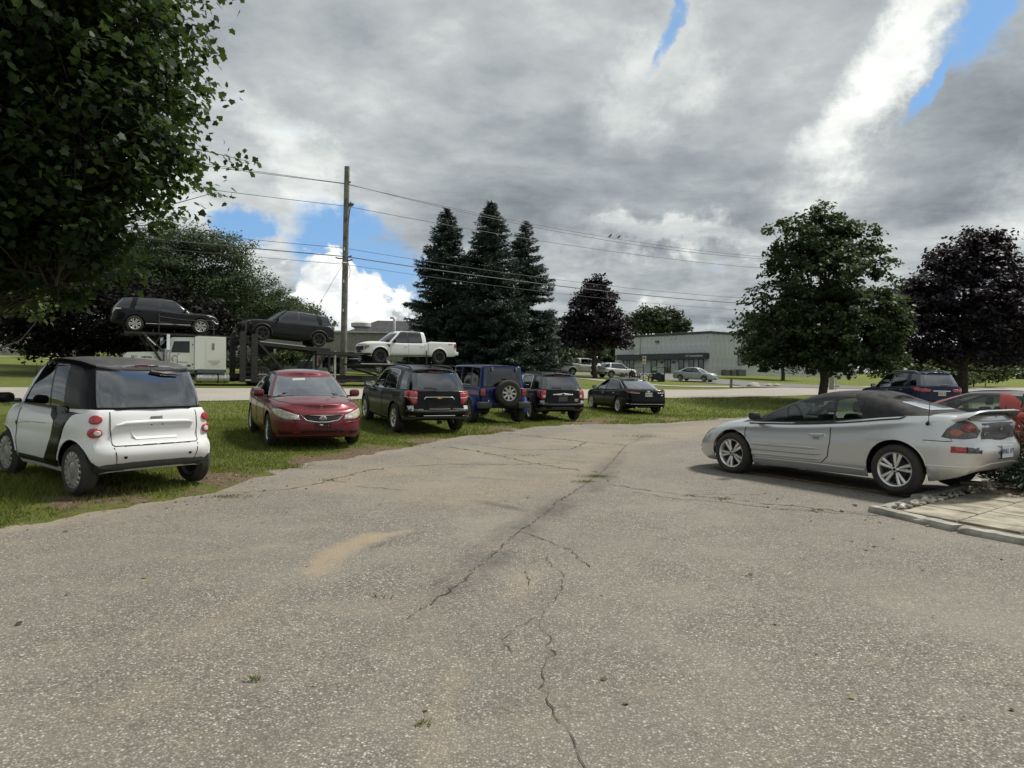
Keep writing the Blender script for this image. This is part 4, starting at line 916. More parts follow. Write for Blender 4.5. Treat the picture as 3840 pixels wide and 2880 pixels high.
# ------------------------------------------------------------------ red sedan facing the lot
P_RED = paint('dark red paint', (.125, .013, .021), .35, .36, .5, .14)
def red_sedan(loc, rz, pitch):
    r = thing('sedan', 'dark red sedan parked nose to the asphalt with fogged headlamps', 'car', loc, rz, pitch=pitch)
    S = sedan(P_RED, gl=GL_M, lid=INTG, win=glass('hazy windscreen', (.50, .56, .54), 2.6)); c = Car(S, r); add_wheels(r, (1.325, -1.325), .875, .315, .315, .205, .21, 'thin', 10)
    c.doors((.93, -.1, -1.12), .34, .93); c.handles([(.06, .80), (-.98, .83)], P_RED); c.mirrors(.78, .86, .97, P_RED)
    c.seats([(.05, .75, 1.12), (-1.0, .75, 1.10)], INTG); c.steering(.62, .36, .98); MB().box((.95, 0, .93), (.42, 1.3, .10), bev=.04).build('dashboard', INTG, r, True)
    c.seam([(1.06, .80, .95), (1.6, .72, .95), (2.0, .52, .9), (2.12, .3, .85), (2.15, 0, .8)], .010)
    gr = c.patch('grille', [(2.3, .41, .68), (2.3, .30, .565), (2.35, .10, .535), (2.35, -.10, .535), (2.3, -.30, .565), (2.3, -.41, .68), (2.3, 0, .67)], mat('mesh grille', (.012, .012, .013), .6, bump=.8, bscale=220), .004)
    c.strip('grille_surround', [(2.3, .42, .69), (2.3, .30, .56), (2.35, .10, .53), (2.35, -.10, .53), (2.3, -.30, .56), (2.3, -.42, .69)], .022, CHR, .012, gr); c.strip('grille_surround', [(2.3, .42, .692), (2.35, .1, .682), (2.35, 0, .672), (2.35, -.1, .682), (2.3, -.42, .692)], .026, CHR, .012, gr)
    q, nr = c.snap((2.4, 0, .612), .018); MB().lathe([(0, 0), (.004, .058), (.0, .066), (-.006, .07)], 24, 'x').build('emblem', CHR, gr, True).data.transform(Matrix.Translation(q) @ Matrix.Diagonal((1, 1, .55, 1)))
    MB().lathe([(0.006, 0), (.007, .05), (.0, .055)], 24, 'x').build('emblem_field', UND, gr, True).data.transform(Matrix.Translation(q) @ Matrix.Diagonal((1, 1, .55, 1))); text('emblem_letters', 'KIA', .055, frame(q + Vector((.009, 0, 0)), (0, 1, 0), (0, 0, 1)), CHR, gr, .002, .001)
    for o in c.patch('headlight', [(2.26, .44, .665), (2.30, .41, .57), (2.16, .66, .565), (1.92, .84, .62), (1.66, .9, .72), (1.72, .88, .765), (2.02, .74, .76), (2.18, .58, .71)], HLM, .008, mirror=True):
        sg = 1 if o.data.vertices[0].co.y > 0 else -1
        c.patch('lamp', [(2.22, .60 * sg, .645), (2.22, .60 * sg, .585), (2.26, .49 * sg, .575), (2.26, .49 * sg, .635)], CLRL, .013, o, .006, .03); c.patch('indicator', [(1.78, .89 * sg, .71), (1.95, .82 * sg, .70), (1.98, .80 * sg, .63), (1.86, .87 * sg, .64)], lens('pale amber lens', (.48, .30, .14)), .012, o, .006, .03)
    c.patch('lower_intake', [(2.3, .46, .34), (2.3, .44, .255), (2.35, 0, .245), (2.3, -.44, .255), (2.3, -.46, .34), (2.35, 0, .355)], UND, .003); c.patch('fog_lamp_recess', [(2.2, .53, .34), (2.2, .53, .27), (2.0, .78, .285), (1.95, .82, .35)], UND, .003, mirror=True)
    c.strip('bumper_crease', [(2.2, .42, .50), (2.1, .62, .51), (1.9, .82, .55)], .012, P_RED, .010, mirror=True); c.strip('bumper_lip', [(1.9, .83, .225), (2.15, .6, .215), (2.3, .0, .21), (2.15, -.6, .215), (1.9, -.83, .225)], .03, P_RED, .012)
    pl = c.plate(2.32, .455, '', 1, .30, .11, 0., mat('broken plate', (.045, .006, .008), .5)); c.patch('plate_remnant', [(2.35, .145, .50), (2.35, .145, .44), (2.35, .09, .445), (2.35, .10, .50)], WHT, .022, pl, .016, .02); c.patch('plate_remnant', [(2.35, -.01, .475), (2.35, .0, .455), (2.35, -.06, .46), (2.35, -.08, .49)], WHT, .022, pl, .016, .02)
    for x0 in (.02, .60):
        MB().tube([(1.24, .52 - x0, .985), (1.16, .30 - x0, 1.0), (1.12, -.02 - x0 * .9, 1.0)], .010, 5).build('wiper', BLK, r)
    c.patch('sunroof', [(.1, .36, 1.5), (.1, -.36, 1.5), (-.55, -.38, 1.5), (-.55, .38, 1.5)], mat('roof glass', (.012, .013, .014), .03, 0, 1.), .004, None, -.002)
    c.patch('hood_mark', [(1.62, .34, 1.), (1.60, .31, 1.), (1.42, .36, 1.), (1.44, .39, 1.)], mat('dark droppings', (.04, .015, .015), .8), .003, None, 0., .03); c.patch('inspection_sticker', [(.68, -.30, 1.34), (.68, -.05, 1.36), (.75, -.05, 1.30), (.75, -.30, 1.28)], mat('pale sticker', (.42, .45, .44), .6), .003, None, .001, .05)
    return r

# ------------------------------------------------------------------ black SUVs with a wide chrome tailgate bar
P_BLK = paint('black paint', (.004, .004, .005), .0, .3, 0., .008, .26, .08)
def emblem_bow(c, x, z, par, m, k=1.):
    q, nr = c.snap((x, 0, z), .022); mb = MB(); pts = [(-.085, -.012), (-.062, .020), (-.028, .020), (-.022, .030), (.034, .030), (.026, .018), (.085, .014), (.066, -.020), (.028, -.020), (.022, -.030), (-.034, -.030), (-.026, -.014)]
    mb.prism([(a * k, b * k) for a, b in pts], -.008, .004, 'x'); o = mb.build('emblem', m, par); o.data.transform(Matrix.Translation(q)); return o
def black_suv(loc, rz, pitch, label, new=True):
    r = thing('suv', label, 'car', loc, rz, pitch=pitch)
    lo = mat('grey plastic bumper', (.045, .047, .05), .6, var=.2); S = suv(P_BLK, tint=glass('privacy glass', (.03, .035, .035), 1.9), gl=GL_D if not new else GL_M); c = Car(S, r)
    add_wheels(r, (1.44, -1.42), .915, .37, .37, .235, .245, 'y' if new else 'double', 5); c.doors((.88, -.36, -1.36), .44, 1.04); c.handles([(-.2, .93), (-1.22, .95)], P_BLK); c.mirrors(.72, .90, 1.08, P_BLK, .22, .16)
    c.seats([(.05, .9, 1.28), (-.95, .9, 1.25)]); MB().box((.9, 0, 1.03), (.4, 1.4, .08), bev=.03).build('dashboard', INT, r, True); rails(r, -1.75, .05, .56, 1.60, P_BLK)
    c.strip('window_chrome', [(-1.36, .85, 1.10), (-.4, .88, 1.06), (.8, .86, 1.03)], .018, CHR, .007, mirror=True); c.strip('window_chrome', [(.72, .80, 1.14), (.25, .68, 1.52), (-.4, .66, 1.58), (-1.12, .65, 1.57), (-1.26, .68, 1.48), (-1.36, .84, 1.12)], .018, CHR, .008, mirror=True)
    for (xc, wd_) in ((1.44, 0), (-1.42, 0)): c.strip('arch_lip', [(xc - .435 * math.cos(R(a)), .93, .37 + .435 * math.sin(R(a))) for a in range(-5, 186, 10)], .05, P_BLK if new else P_BLK, .02, mirror=True)
    if new: tl = [(-2.30, .56, 1.08), (-2.34, .58, .80), (-2.33, .66, .755), (-2.24, .80, .90), (-2.08, .88, 1.02), (-2.05, .88, 1.10), (-2.2, .76, 1.115)]
    else: tl = [(-2.32, .60, 1.08), (-2.34, .64, .80), (-2.30, .74, .765), (-2.14, .87, .86), (-2.08, .88, 1.02), (-2.12, .86, 1.10), (-2.24, .74, 1.11)]
    for o in c.patch('tail_light', tl, REDL, .016, mirror=True):
        sg = 1 if o.data.vertices[0].co.y > 0 else -1
        if new:
            c.strip('lamp_band', [(-2.36, .585 * sg, .93), (-2.28, .75 * sg, .94), (-2.12, .87 * sg, .965)], .022, CLRL, .02, o); c.strip('lamp_glow', [(-2.36, .585 * sg, 1.04), (-2.26, .76 * sg, 1.045), (-2.12, .87 * sg, 1.055)], .03, lens('bright red lens', (.60, .03, .03)), .02, o)
        else:
            for z_ in (1.02, .88): c.patch('lamp_bowl', [(-2.32, .68 * sg + .055 * math.cos(a), z_ + .055 * math.sin(a)) for a in np.linspace(0, 5.6, 9)], lens('bright red lens', (.60, .03, .03)) if z_ > .9 else CLRL, .022, o, .014, .03)
    c.patch('reverse_lamp', [(-2.33, .665, .745), (-2.36, .68, .60), (-2.30, .78, .60), (-2.22, .83, .73)], CLRL if new else mat('grey reflector', (.4, .4, .4), .3), .006, mirror=True, sub=.04)
    if new:
        o = c.strip('tailgate_bar', [(-2.4, .40, .905), (-2.4, .36, .955), (-2.4, 0, .96), (-2.4, -.36, .955), (-2.4, -.40, .905)], .026, CHR, .016); emblem_bow(c, -2.4, .945, o, mat('gold emblem', (.72, .60, .26), .25, .6))
        c.patch('plate_recess', [(-2.4, .36, .90), (-2.4, .30, .70), (-2.4, -.30, .70), (-2.4, -.36, .90)], UND, .001, None, -.004); c.strip('tailgate_lip', [(-2.4, .28, .675), (-2.4, 0, .665), (-2.4, -.28, .675)], .028, mat('grey trim', (.12, .12, .125), .35), .012)
        text('model_lettering', 'AWD', .055, frame(c.snap((-2.4, .50, .66), .006)[0], (0, -1, 0), (0, 0, 1)), CHR, r, .003, .001); text('model_lettering', 'EQUINOX', .05, frame(c.snap((-2.4, -.48, .68), .006)[0], (0, -1, 0), (0, 0, 1)), CHR, r, .003, .001)
    else:
        o = c.strip('tailgate_bar', [(-2.4, .37, .945), (-2.4, 0, .955), (-2.4, -.37, .945)], [.04, .085, .04], CHR, .018); emblem_bow(c, -2.4, .952, o, UND, .8)
        c.plate(-2.42, .80, '', -1, .32, .16, 0., mat('bare plate holder', (.09, .09, .095), .5)); fl = c.plate(-2.38, .76, '', -1, .15, .085, -.50, WHT); rd = mat('flag red', (.55, .03, .04), .5)
        q, nr = c.snap((-2.38, -.50, .76), .019); sv = Vector((0, -1, 0)); mb = MB()
        for yy in (-.055, .055): mb.box((0, 0, 0), (.001, .032, .078)); mb.v[-8:] = [tuple(Vector(v) + q + sv * yy) for v in mb.v[-8:]]
        lf = [(0, .034), (.009, .014), (.024, .016), (.018, -.004), (.006, -.014), (.002, -.03), (-.002, -.03), (-.006, -.014), (-.018, -.004), (-.024, .016), (-.009, .014)]; n0 = len(mb.v); mb.prism(lf, -.0006, .0006, 'x'); mb.v[n0:] = [tuple(Vector(v) + q) for v in mb.v[n0:]]; mb.build('flag_mark', rd, fl)
    c.strip('bumper_step', [(-2.2, .80, .615), (-2.38, .45, .60), (-2.4, 0, .598), (-2.38, -.45, .60), (-2.2, -.80, .615)], .05, mat('bumper top', (.06, .06, .062), .4), .012)
    c.strip('bumper_trim', [(-2.4, .42, .475), (-2.42, 0, .47), (-2.4, -.42, .475)], .02, CHR if new else mat('grey trim', (.12, .12, .125), .35), .01)
    c.strip('lower_bumper', [(-2.0, .90, .40), (-2.25, .80, .39), (-2.4, .40, .385), (-2.42, 0, .38), (-2.4, -.40, .385), (-2.25, -.80, .39), (-2.0, -.90, .40)], .13, lo, .014); c.strip('reflector', [(-2.3, .80, .47), (-2.36, .62, .465)], .03, REDD, .016, mirror=True)
    MB().box((-2.36, 0, .33), (.12, .09, .08)).build('hitch_receiver', UND, r); c.strip('sill_trim', [(.95, .94, .31), (-.95, .94, .31)], .09, lo, .012, mirror=True)
    c.patch('spoiler', [(-1.86, .56, 1.68), (-2.08, .56, 1.63), (-2.12, 0, 1.65), (-2.08, -.56, 1.63), (-1.86, -.56, 1.68)], P_BLK, .022); c.strip('brake_light', [(-2.06, .2, 1.60), (-2.08, 0, 1.60), (-2.06, -.2, 1.60)], .02, REDD, .03)
    q, nr = c.snap((-2.3, .05, 1.17), .02); MB().tube([q, q + Vector((.0, .15, .02)), q + Vector((.01, .34, .03))], .012, 5).build('rear_wiper', BLK, r); MB().tube([(-1.55, 0, 1.68), (-1.66, 0, 1.80)], .012, 6).build('aerial', BLK, r); MB().box((-1.53, 0, 1.675), (.10, .05, .03), bev=.01).build('aerial_base', BLK, r)
    return r
# ------------------------------------------------------------------ silver convertible
P_SIL = paint('silver paint', (.53, .54, .545), .65, .29, .25, .04); P_SIL2 = paint('silver lower paint', (.56, .56, .55), .55, .34, .25, .06)
CLOTH = mat('black soft top', (.022, .022, .024), .92, var=.35, vscale=5, bump=.35, bscale=500)
def convertible(loc, rz, pitch):
    r = thing('convertible', 'silver convertible coupe with black soft top parked against the kerb', 'car', loc, rz, pitch=pitch)
    S = dict(plan=[(-2.24, 0), (-2.225, .40), (-2.17, .62), (-2.03, .76), (-1.75, .845), (-1.28, .885), (-.7, .86), (0, .845), (.7, .855), (1.28, .875), (1.65, .84), (1.95, .73), (2.13, .55), (2.22, .30), (2.245, 0)],
             belt=[(-2.24, .99), (-2.0, 1.035), (-1.6, 1.025), (-1.1, .985), (-.5, .92), (.2, .865), (.75, .84), (1.1, .825), (1.5, .775), (1.85, .69), (2.1, .60), (2.245, .52)], bot=[(-2.24, .36), (-1.9, .26), (-1.6, .2), (-1.0, .185), (1.0, .185), (1.8, .18), (2.245, .22)],
             crown=[(-2.24, .0), (-1.9, .035), (-1.2, .03), (.9, .05), (1.4, .08), (1.9, .06), (2.245, .015)], ds=[(0, .09), (.06, .05), (.16, .035), (.175, .02), (.34, .012), (.55, .0), (.68, .014), (.8, .022), (.9, .045), (1., .12)],
             df=[(0, .10), (.15, .02), (.35, 0.), (.6, .02), (.8, .10), (1., .26)], dr=[(0, .14), (.12, .05), (.3, 0.), (.5, 0.), (.56, .06), (.7, .08), (.9, .07), (1., .12)],
             arch=[(1.28, .325, .375), (-1.28, .325, .385)],
             gh=[(-1.70, 0, -.98, 0, 'p'), (-1.66, .45, -.98, .36, 'p'), (-1.44, .66, -.92, .475, 'p', 4), (-.80, .725, -.56, .515, 'h', 4), (-.40, .75, -.34, .53, 'b', 1), (-.37, .75, -.31, .53, 'g', 7), (.90, .725, .17, .495, 'p'), (1.02, .69, .25, .465, 'w'), (1.16, .38, .35, .33, 'w'), (1.20, 0, .38, 0, 'x')],
             rz=[(-1.0, 1.215), (-.75, 1.28), (-.45, 1.285), (-.1, 1.27), (.2, 1.215), (.4, 1.175)], rcrown=.052, bulge=.03, nt=(0, .03, .2, .35, .5, .65, .8, .88, 1.), cuts=[1.02, -.36, 1.72, -1.8],
             mats=dict(body=P_SIL, rear_bumper=P_SIL2, windshield=GL_C, side_window=glass('clear green glass', (.60, .70, .64), .55), pillar_black=BLK, lid=INT, roof_shell=CLOTH, roof=CLOTH), **panels((1.02, -.36), .24, 1.72, -1.80, (.50, .665), None, None, (-1.68, 1.18)))
    c = Car(S, r); add_wheels(r, (1.28, -1.28), .885, .325, .325, .225, .225, 'double', 5, mat('bright alloy', (.72, .72, .70), .25, .8, var=.1, vscale=10))
    c.seam([(1.02, 1, .83), (1.03, 1, .60), (1.00, 1, .38), (.94, 1, .245)], .012); c.seam([(-.36, 1, .90), (-.37, 1, .62), (-.33, 1, .40), (-.22, 1, .28), (-.05, 1, .235)], .012); c.seam([(.94, 1, .245), (-.05, 1, .235)], .008)
    c.strip('sill_moulding', [(.88, 1, .215), (0, 1, .21), (-.86, 1, .21)], .022, mat('pale silver', (.72, .73, .74), .3, .3), .008, mirror=True)
    for z_ in (.345, .42, .495): c.strip('door_rib', [(.93, 1, z_ + .003), (.86, 1, z_), (-.10, 1, z_ - .002), (-.22, 1, z_)], [.01, .040, .040, .01], P_SIL, .013, mirror=True)
    for sg in (1, -1):
        pl = c.patch('door_handle', [(-.06, sg, .735), (-.28, sg, .745), (-.30, sg, .70), (-.20, sg, .655), (-.10, sg, .655), (-.05, sg, .70)], P_SIL, .006, None, -.003, .04); c.patch('handle_recess', [(-.10, sg, .695), (-.22, sg, .695), (-.20, sg, .67), (-.12, sg, .67)], mat('handle shade', (.16, .165, .17), .4), .010, pl, .006, .03); c.strip('handle_bar', [(-.07, sg, .715), (-.27, sg, .725)], .03, P_SIL, .022, pl)
    c.seam([(-1.63, .9, .735), (-1.85, .86, .73), (-1.95, .82, .735), (-1.93, .84, .775)], .008)
    c.strip('belt_moulding', [(1.0, .80, 0.845), (.2, .80, 0.875), (-.5, .80, 0.915), (-1.3, .78, 0.965), (-1.62, .6, 1.060)], .028, BLK, .010, mirror=True)
    for sg in (1, -1):
        mb = MB(); mb.box((.80, sg * .93, .93), (.14, .17, 0.120), bev=.045); o = mb.build('side_mirror', BLK, r, True); MB().box((.83, sg * .83, .895), (.10, .14, 0.040), bev=.015).build('mirror_arm', BLK, o)
    c.seats([(-.02, .72, 1.060), (-.75, .72, 0.980)]); c.steering(.48, .36, 0.930); MB().box((.75, 0, 0.860), (.50, 1.24, 0.100), bev=.04).build('dashboard', INT, r, True); MB().box((.30, .0, 1.130), (.03, .22, 0.060), bev=.01).build('rear_view_mirror', INT, r)
    rw = mat('vinyl rear window', (.50, .55, 0.600), .06, .2, .8); c.patch('rear_window', [(-1.12, .33, 1.240), (-1.40, .40, 1.100), (-1.50, .36, 1.120), (-1.54, 0, 1.135), (-1.50, -.36, 1.120), (-1.40, -.40, 1.100), (-1.12, -.33, 1.240), (-1.08, 0, 1.280)], rw, .006, None, -.002)
    c.strip('roof_seam', [(-.78, .74, 0.960), (-.75, .60, 1.180), (-.72, .5, 1.300), (-.72, 0, 1.340), (-.72, -.5, 1.300), (-.75, -.60, 1.180), (-.78, -.74, 0.960)], .02, CLOTH, .006)
    AX = (-1.55, .30); tlp = c.cyl('tail_light', AX, [(27, .775), (33, .88), (43, .965), (53, .99), (63, .95), (72, .86), (66, .775), (50, .755), (36, .76)], SMK, .010)
    circ = lambda a, z, ra, rz_: [(a + ra * math.cos(t), z + rz_ * math.sin(t)) for t in np.linspace(0, 2 * math.pi, 15)[:-1]]
    c.cyl('brake_lamp', AX, circ(55, .90, 9, .062), REDD, .018, tlp, edge=.008); c.cyl('lamp_core', AX, circ(56, .905, 4.5, .03), REDL, .022, tlp, edge=.014); c.cyl('indicator', AX, circ(42, .835, 7, .045), lens('dim amber lens', (.30, .07, .02)), .018, tlp, edge=.008)
    c.patch('tail_panel', [(-2.17, .50, 0.975), (-2.2, .50, 0.775), (-2.24, 0, 0.765), (-2.2, -.50, 0.775), (-2.17, -.50, 0.975), (-2.2, 0, 1.005)], mat('grey tail panel', (.10, .10, 0.105), .35, .4), .004); text('badge_lettering', 'ECLIPSE', .05, frame(c.snap((-2.2, .36, 0.815), .008)[0], (.06, -1, 0), (0, 0, 1)), CHR, r, .003, .001)
    q, nr = c.snap((-2.25, 0, 0.875), .012); mb = MB()
    for a in (90, 210, 330):
        ca, sa = math.cos(R(a)), math.sin(R(a)); mb.add([(0, 0, 0), (0, .022 * ca - .013 * sa, .022 * sa + .013 * ca), (0, .045 * ca, .045 * sa), (0, .022 * ca + .013 * sa, .022 * sa - .013 * ca)], [(0, 1, 2, 3)])
    mb.v = [tuple(Vector(v) + q) for v in mb.v]; mb.build('emblem', CHR, r)
    c.cyl('side_lamp_recess', AX, [(36, .672), (68, .665), (68, .585), (36, .59)], BLK, .002, edge=-.004); c.cyl('side_reflector', AX, [(37, .667), (51, .664), (51, .592), (37, .595)], REDL, .010, edge=.001); c.cyl('reverse_lamp', AX, [(52, .664), (64, .66), (64, .592), (52, .592)], SMK, .008, edge=.001)
    c.strip('bumper_line', [(-1.66, .9, 0.415), (-1.9, .83, 0.415), (-2.1, .68, 0.420), (-2.24, .35, 0.425), (-2.26, 0, 0.425)], .018, mat('pale silver', (.72, .73, 0.740), .3, .3), .008, mirror=True)
    c.plate(-2.26, .60, 'BNKL 472', -1, .32, .16); c.patch('plate_recess', [(-2.26, .26, 0.710), (-2.26, .24, 0.480), (-2.26, -.24, 0.480), (-2.26, -.26, 0.710)], mat('recess', (.10, .10, 0.100), .5), .002, None, -.003)
    # rear wing: a blade on two feet, hollow behind
    W_ = [(-1.62, .60, 1.065), (-1.86, .70, 1.075), (-2.12, .66, 1.165)]; vs = []; fs = []
    prof = [(-1.60, .985, 0), (-1.82, 1.035, 0.060), (-2.02, 1.085, 0.090), (-2.17, 1.115, 0.100), (-2.19, 1.10, 0.100), (-2.05, 1.06, 0.090), (-1.85, 1.005, 0.070), (-1.66, .975, 0)]
    ys = [-.74, -.70, -.60, -.40, 0, .40, .60, .70, .74]
    for y_ in ys:
        e = max(0, (abs(y_) - .52) / .22) ** 2
        for (x_, z_, d_) in prof: vs.append((x_ + .20 * e * (-(x_ + 1.9)) + .05 * e, y_, z_ - .085 * e * (1 if x_ < -1.8 else .35)))
    n = len(prof)
    for a in range(len(ys) - 1):
        for b in range(n): fs.append((a * n + b, a * n + (b + 1) % n, (a + 1) * n + (b + 1) % n, (a + 1) * n + b))
    fs += [tuple(range(n)), tuple(range((len(ys) - 1) * n, len(ys) * n))]; w_ = MB().add(vs, fs).build('rear_wing', P_SIL, r, True)
    for sg in (1, -1): MB().box((-1.92, sg * .60, .985), (.30, .05, 0.090), Matrix.Rotation(.22, 3, 'Y'), .8, .015).build('wing_foot', mat('grey tail panel'), w_, True)
    q, nr = c.snap((-1.66, .86, 0.940), .004); MB().tube([q, q + Vector((-.03, .03, 0.030))], [.022, .016], 8).build('aerial_base', BLK, r, True); MB().tube([q + Vector((-.03, .03, 0.030)), q + Vector((-.05, .02, 0.400))], .0045, 5).build('aerial', BLK, r)
    c.patch('side_marker', [(2.02, .66, .50), (2.10, .58, .50), (2.11, .57, .45), (2.03, .66, .45)], AMB, .008, None, -.002, .03, mirror=True); c.patch('bumper_vent', [(2.02, .68, .41), (2.06, .64, .41), (2.06, .64, .375), (2.02, .68, .375)], UND, .004, None, -.002, .03, mirror=True); c.patch('bumper_vent', [(2.02, .68, .33), (2.06, .64, .33), (2.06, .64, .295), (2.02, .68, .295)], UND, .004, None, -.002, .03, mirror=True)
    c.patch('headlight', [(1.62, .80, .72), (1.95, .70, .62), (2.08, .50, .56), (2.0, .46, .61), (1.75, .62, .70)], HLM, .008, mirror=True); c.patch('lower_intake', [(2.25, .40, .36), (2.25, .38, .25), (2.26, 0, .24), (2.25, -.38, .25), (2.25, -.40, .36)], UND, .003)
    MB().tube([(-1.9, .45, .20), (-2.16, .45, .21)], .035, 10).build('exhaust', mat('dark steel', (.08, .07, .06), .5, .7), r, True)
    for (xc, ra) in ((1.28, .375), (-1.28, .385)): c.strip('arch_lip', [(xc - (ra + .012) * math.cos(R(a)), 1, .325 + (ra + .012) * math.sin(R(a))) for a in range(0, 181, 10)], .03, P_SIL2, .010, mirror=True)
    return r

# ------------------------------------------------------------------ two-seat city car
P_WHT = paint('white paint', (.74, .745, .75), 0., .3, 0., .05); P_TRI = paint('black cell paint', (.004, .004, .005), 0, .25, 0, .006, .22, .08)
def microcar(loc, rz, pitch, roll):
    r = thing('microcar', 'tiny white and black two-seat car with its tail to the asphalt', 'car', loc, rz, pitch=pitch, roll=roll)
    RF = mat('faded black roof', (.045, .045, .046), .6, var=.35, vscale=4, tint2=(.075, .072, .07))
    S = dict(plan=[(-1.345, 0), (-1.335, .36), (-1.29, .58), (-1.19, .70), (-.95, .765), (-.6, .765), (0, .74), (.6, .755), (.95, .765), (1.12, .70), (1.24, .56), (1.32, .34), (1.345, 0)],
             belt=[(-1.345, .965), (-1.1, .965), (-.6, .945), (0, .93), (.5, .92), (.8, .90), (1.0, .85), (1.2, .74), (1.345, .63)], bot=[(-1.345, .27), (-1.0, .22), (.9, .20), (1.345, .24)],
             crown=[(-1.345, 0.), (-1., .03), (.5, .03), (.9, .05), (1.345, .03)], ds=[(0, .08), (.1, .03), (.25, .0), (.4, 0.), (.55, .012), (.75, .02), (.9, .045), (1., .085)], df=[(0, .12), (.2, .02), (.4, 0.), (.6, .03), (.8, .10), (1., .2)],
             dr=[(0, .14), (.08, .08), (.17, .035), (.2, .01), (.3, 0.), (.42, .008), (.455, .05), (.49, .085), (.7, .09), (.9, .105), (1., .14)], arch=[(.945, .285, .335), (-.90, .285, .335)],
             gh=[(-1.225, 0, -1.0, 0, 'r'), (-1.20, .42, -.985, .40, 'r'), (-1.12, .60, -.93, .535, 'b', 2), (-1.0, .665, -.85, .56, 'b', 3), (-.52, .69, -.46, .585, 'h', 3), (-.20, .69, -.16, .59, 'b', 1), (-.15, .69, -.12, .59, 'g', 5), (.74, .665, .26, .555, 'b'), (.83, .63, .34, .525, 'w'), (.98, .34, .45, .35, 'w'), (1.02, 0, .48, 0, 'x')],
             rz=[(-1.0, 1.43), (-.6, 1.49), (-.1, 1.505), (.3, 1.46), (.48, 1.405)], rcrown=.035, bulge=.03, cuts=[.62, -.46, .9, -1.0],
             mats=dict(body=P_WHT, rear_bumper=P_WHT, tailgate=P_WHT, windshield=GL_C, rear_window=glass('rear hatch glass', (.10, .13, .14), 2.4), side_window=glass('side glass', (.30, .36, .33), 1.0), pillar_black=P_TRI, roof_shell=P_TRI, roof=RF, lid=INT), **panels((.62, -.46), .27, .95, -1.0, (.6, .56), None, None, (-1.21, 1.0)))
    c = Car(S, r); add_wheels(r, (.945, -.90), .755, .285, .285, .175, .205, 'cap', 5, mat('steel hub cap', (.36, .35, .33), .42, .5, var=.3, vscale=8))
    # black safety cell sweeping from the roof down behind the door to the sill
    for sg in (1, -1):
        c.band('safety_cell', [(-1.06, sg * .8, .975), (-.86, sg * .8, .93), (-.72, sg * .8, .80), (-.62, sg * .8, .62), (-.58, sg * .8, .42), (-.60, sg * .8, .245)], [(-.55, sg * .8, .975), (-.30, sg * .8, .955), (-.33, sg * .8, .80), (-.30, sg * .8, .62), (-.20, sg * .8, .42), (-.05, sg * .8, .245)], P_TRI, .006)
        c.strip('sill', [(-.48, sg * .8, .26), (0, sg * .8, .245), (.58, sg * .8, .25)], .10, BLK, .006); c.patch('door_handle', [(-.22, sg * .8, .93), (-.40, sg * .8, .93), (-.44, sg * .8, .85), (-.36, sg * .8, .80), (-.24, sg * .8, .86)], BLK, .010, None, 0, .04)
        c.strip('air_scoop', [(-.70, sg * .8, .80), (-.62, sg * .8, .70), (-.57, sg * .8, .62)], [.012, .035, .012], UND, .006); c.patch('side_marker', [(.62, sg * .8, .72), (.67, sg * .8, .715), (.68, sg * .8, .675), (.64, sg * .8, .66)], mat('smoked marker', (.09, .09, .08), .2), .006, None, -.002, .03); c.strip('door_crease', [(.60, sg * .8, .69), (.2, sg * .8, .735), (-.12, sg * .8, .75)], .010, mat('crease shade', (.42, .42, .43), .4), .003)
        for (z_, m_) in ((.865, 0), (.715, 1)):
            o = c.patch('tail_light', [(-1.19 - .075 * math.cos(a) * .55, sg * (.655 - .075 * math.cos(a)), z_ + .056 * math.sin(a)) for a in np.linspace(0, 2 * math.pi, 17)[:-1]], REDL, .022, None, -.004, .04)
            if m_: c.patch('reverse_lamp', [(-1.22 - .035 * math.cos(a) * .5, sg * (.635 - .035 * math.cos(a)), z_ + .03 * math.sin(a)) for a in np.linspace(0, 2 * math.pi, 13)[:-1]], CLRL, .030, o, .02, .04)
    c.seam([(.62, .8, .92), (.63, .8, .6), (.58, .8, .30)], .009)
    tg = c.strip('tailgate_grip', [(-1.3, .46, .80), (-1.3, .36, .822), (-1.32, 0, .83), (-1.3, -.36, .822), (-1.3, -.46, .80)], [.012, .05, .06, .05, .012], P_WHT, .030)
    c.seam([(-1.24, .51, .97), (-1.29, .52, .75), (-1.29, .50, .60), (-1.28, .47, .565), (-1.3, .2, .56), (-1.3, 0, .56)], .010); c.strip('tailgate_emboss', [(-1.3, .30, .78), (-1.3, .275, .68), (-1.3, .24, .655), (-1.3, -.24, .655)], .012, mat('emboss', (.82, .82, .83), .3), .006)
    text('brand_lettering', 'smart', .06, frame(c.snap((-1.3, 0, .885), .005)[0], (0, -1, 0), (0, 0, 1)), mat('grey lettering', (.30, .30, .31), .3, .5), r, .004, .002)
    for y_ in (-.07, .06): c.patch('plate_bolt', [(-1.3, y_ + .01 * math.cos(a), .795 + .01 * math.sin(a)) for a in np.linspace(0, 5.5, 6)], UND, .006, None, .001, .03)
    for y_ in (-.30, -.10, .10, .30): c.strip('bumper_slot', [(-1.3, y_ - .08, .565), (-1.3, y_ + .08, .565)], .014, UND, .004)
    c.seam([(-1.30, .49, .56), (-1.345, .48, .50), (-1.35, .47, .40), (-1.33, .46, .33)], .009)
    for y_ in (.38, -.38): c.patch('parking_sensor', [(-1.36, y_ + .02 * math.cos(a), .43 + .02 * math.sin(a)) for a in np.linspace(0, 5.5, 9)], UND, .008, None, .0, .03)
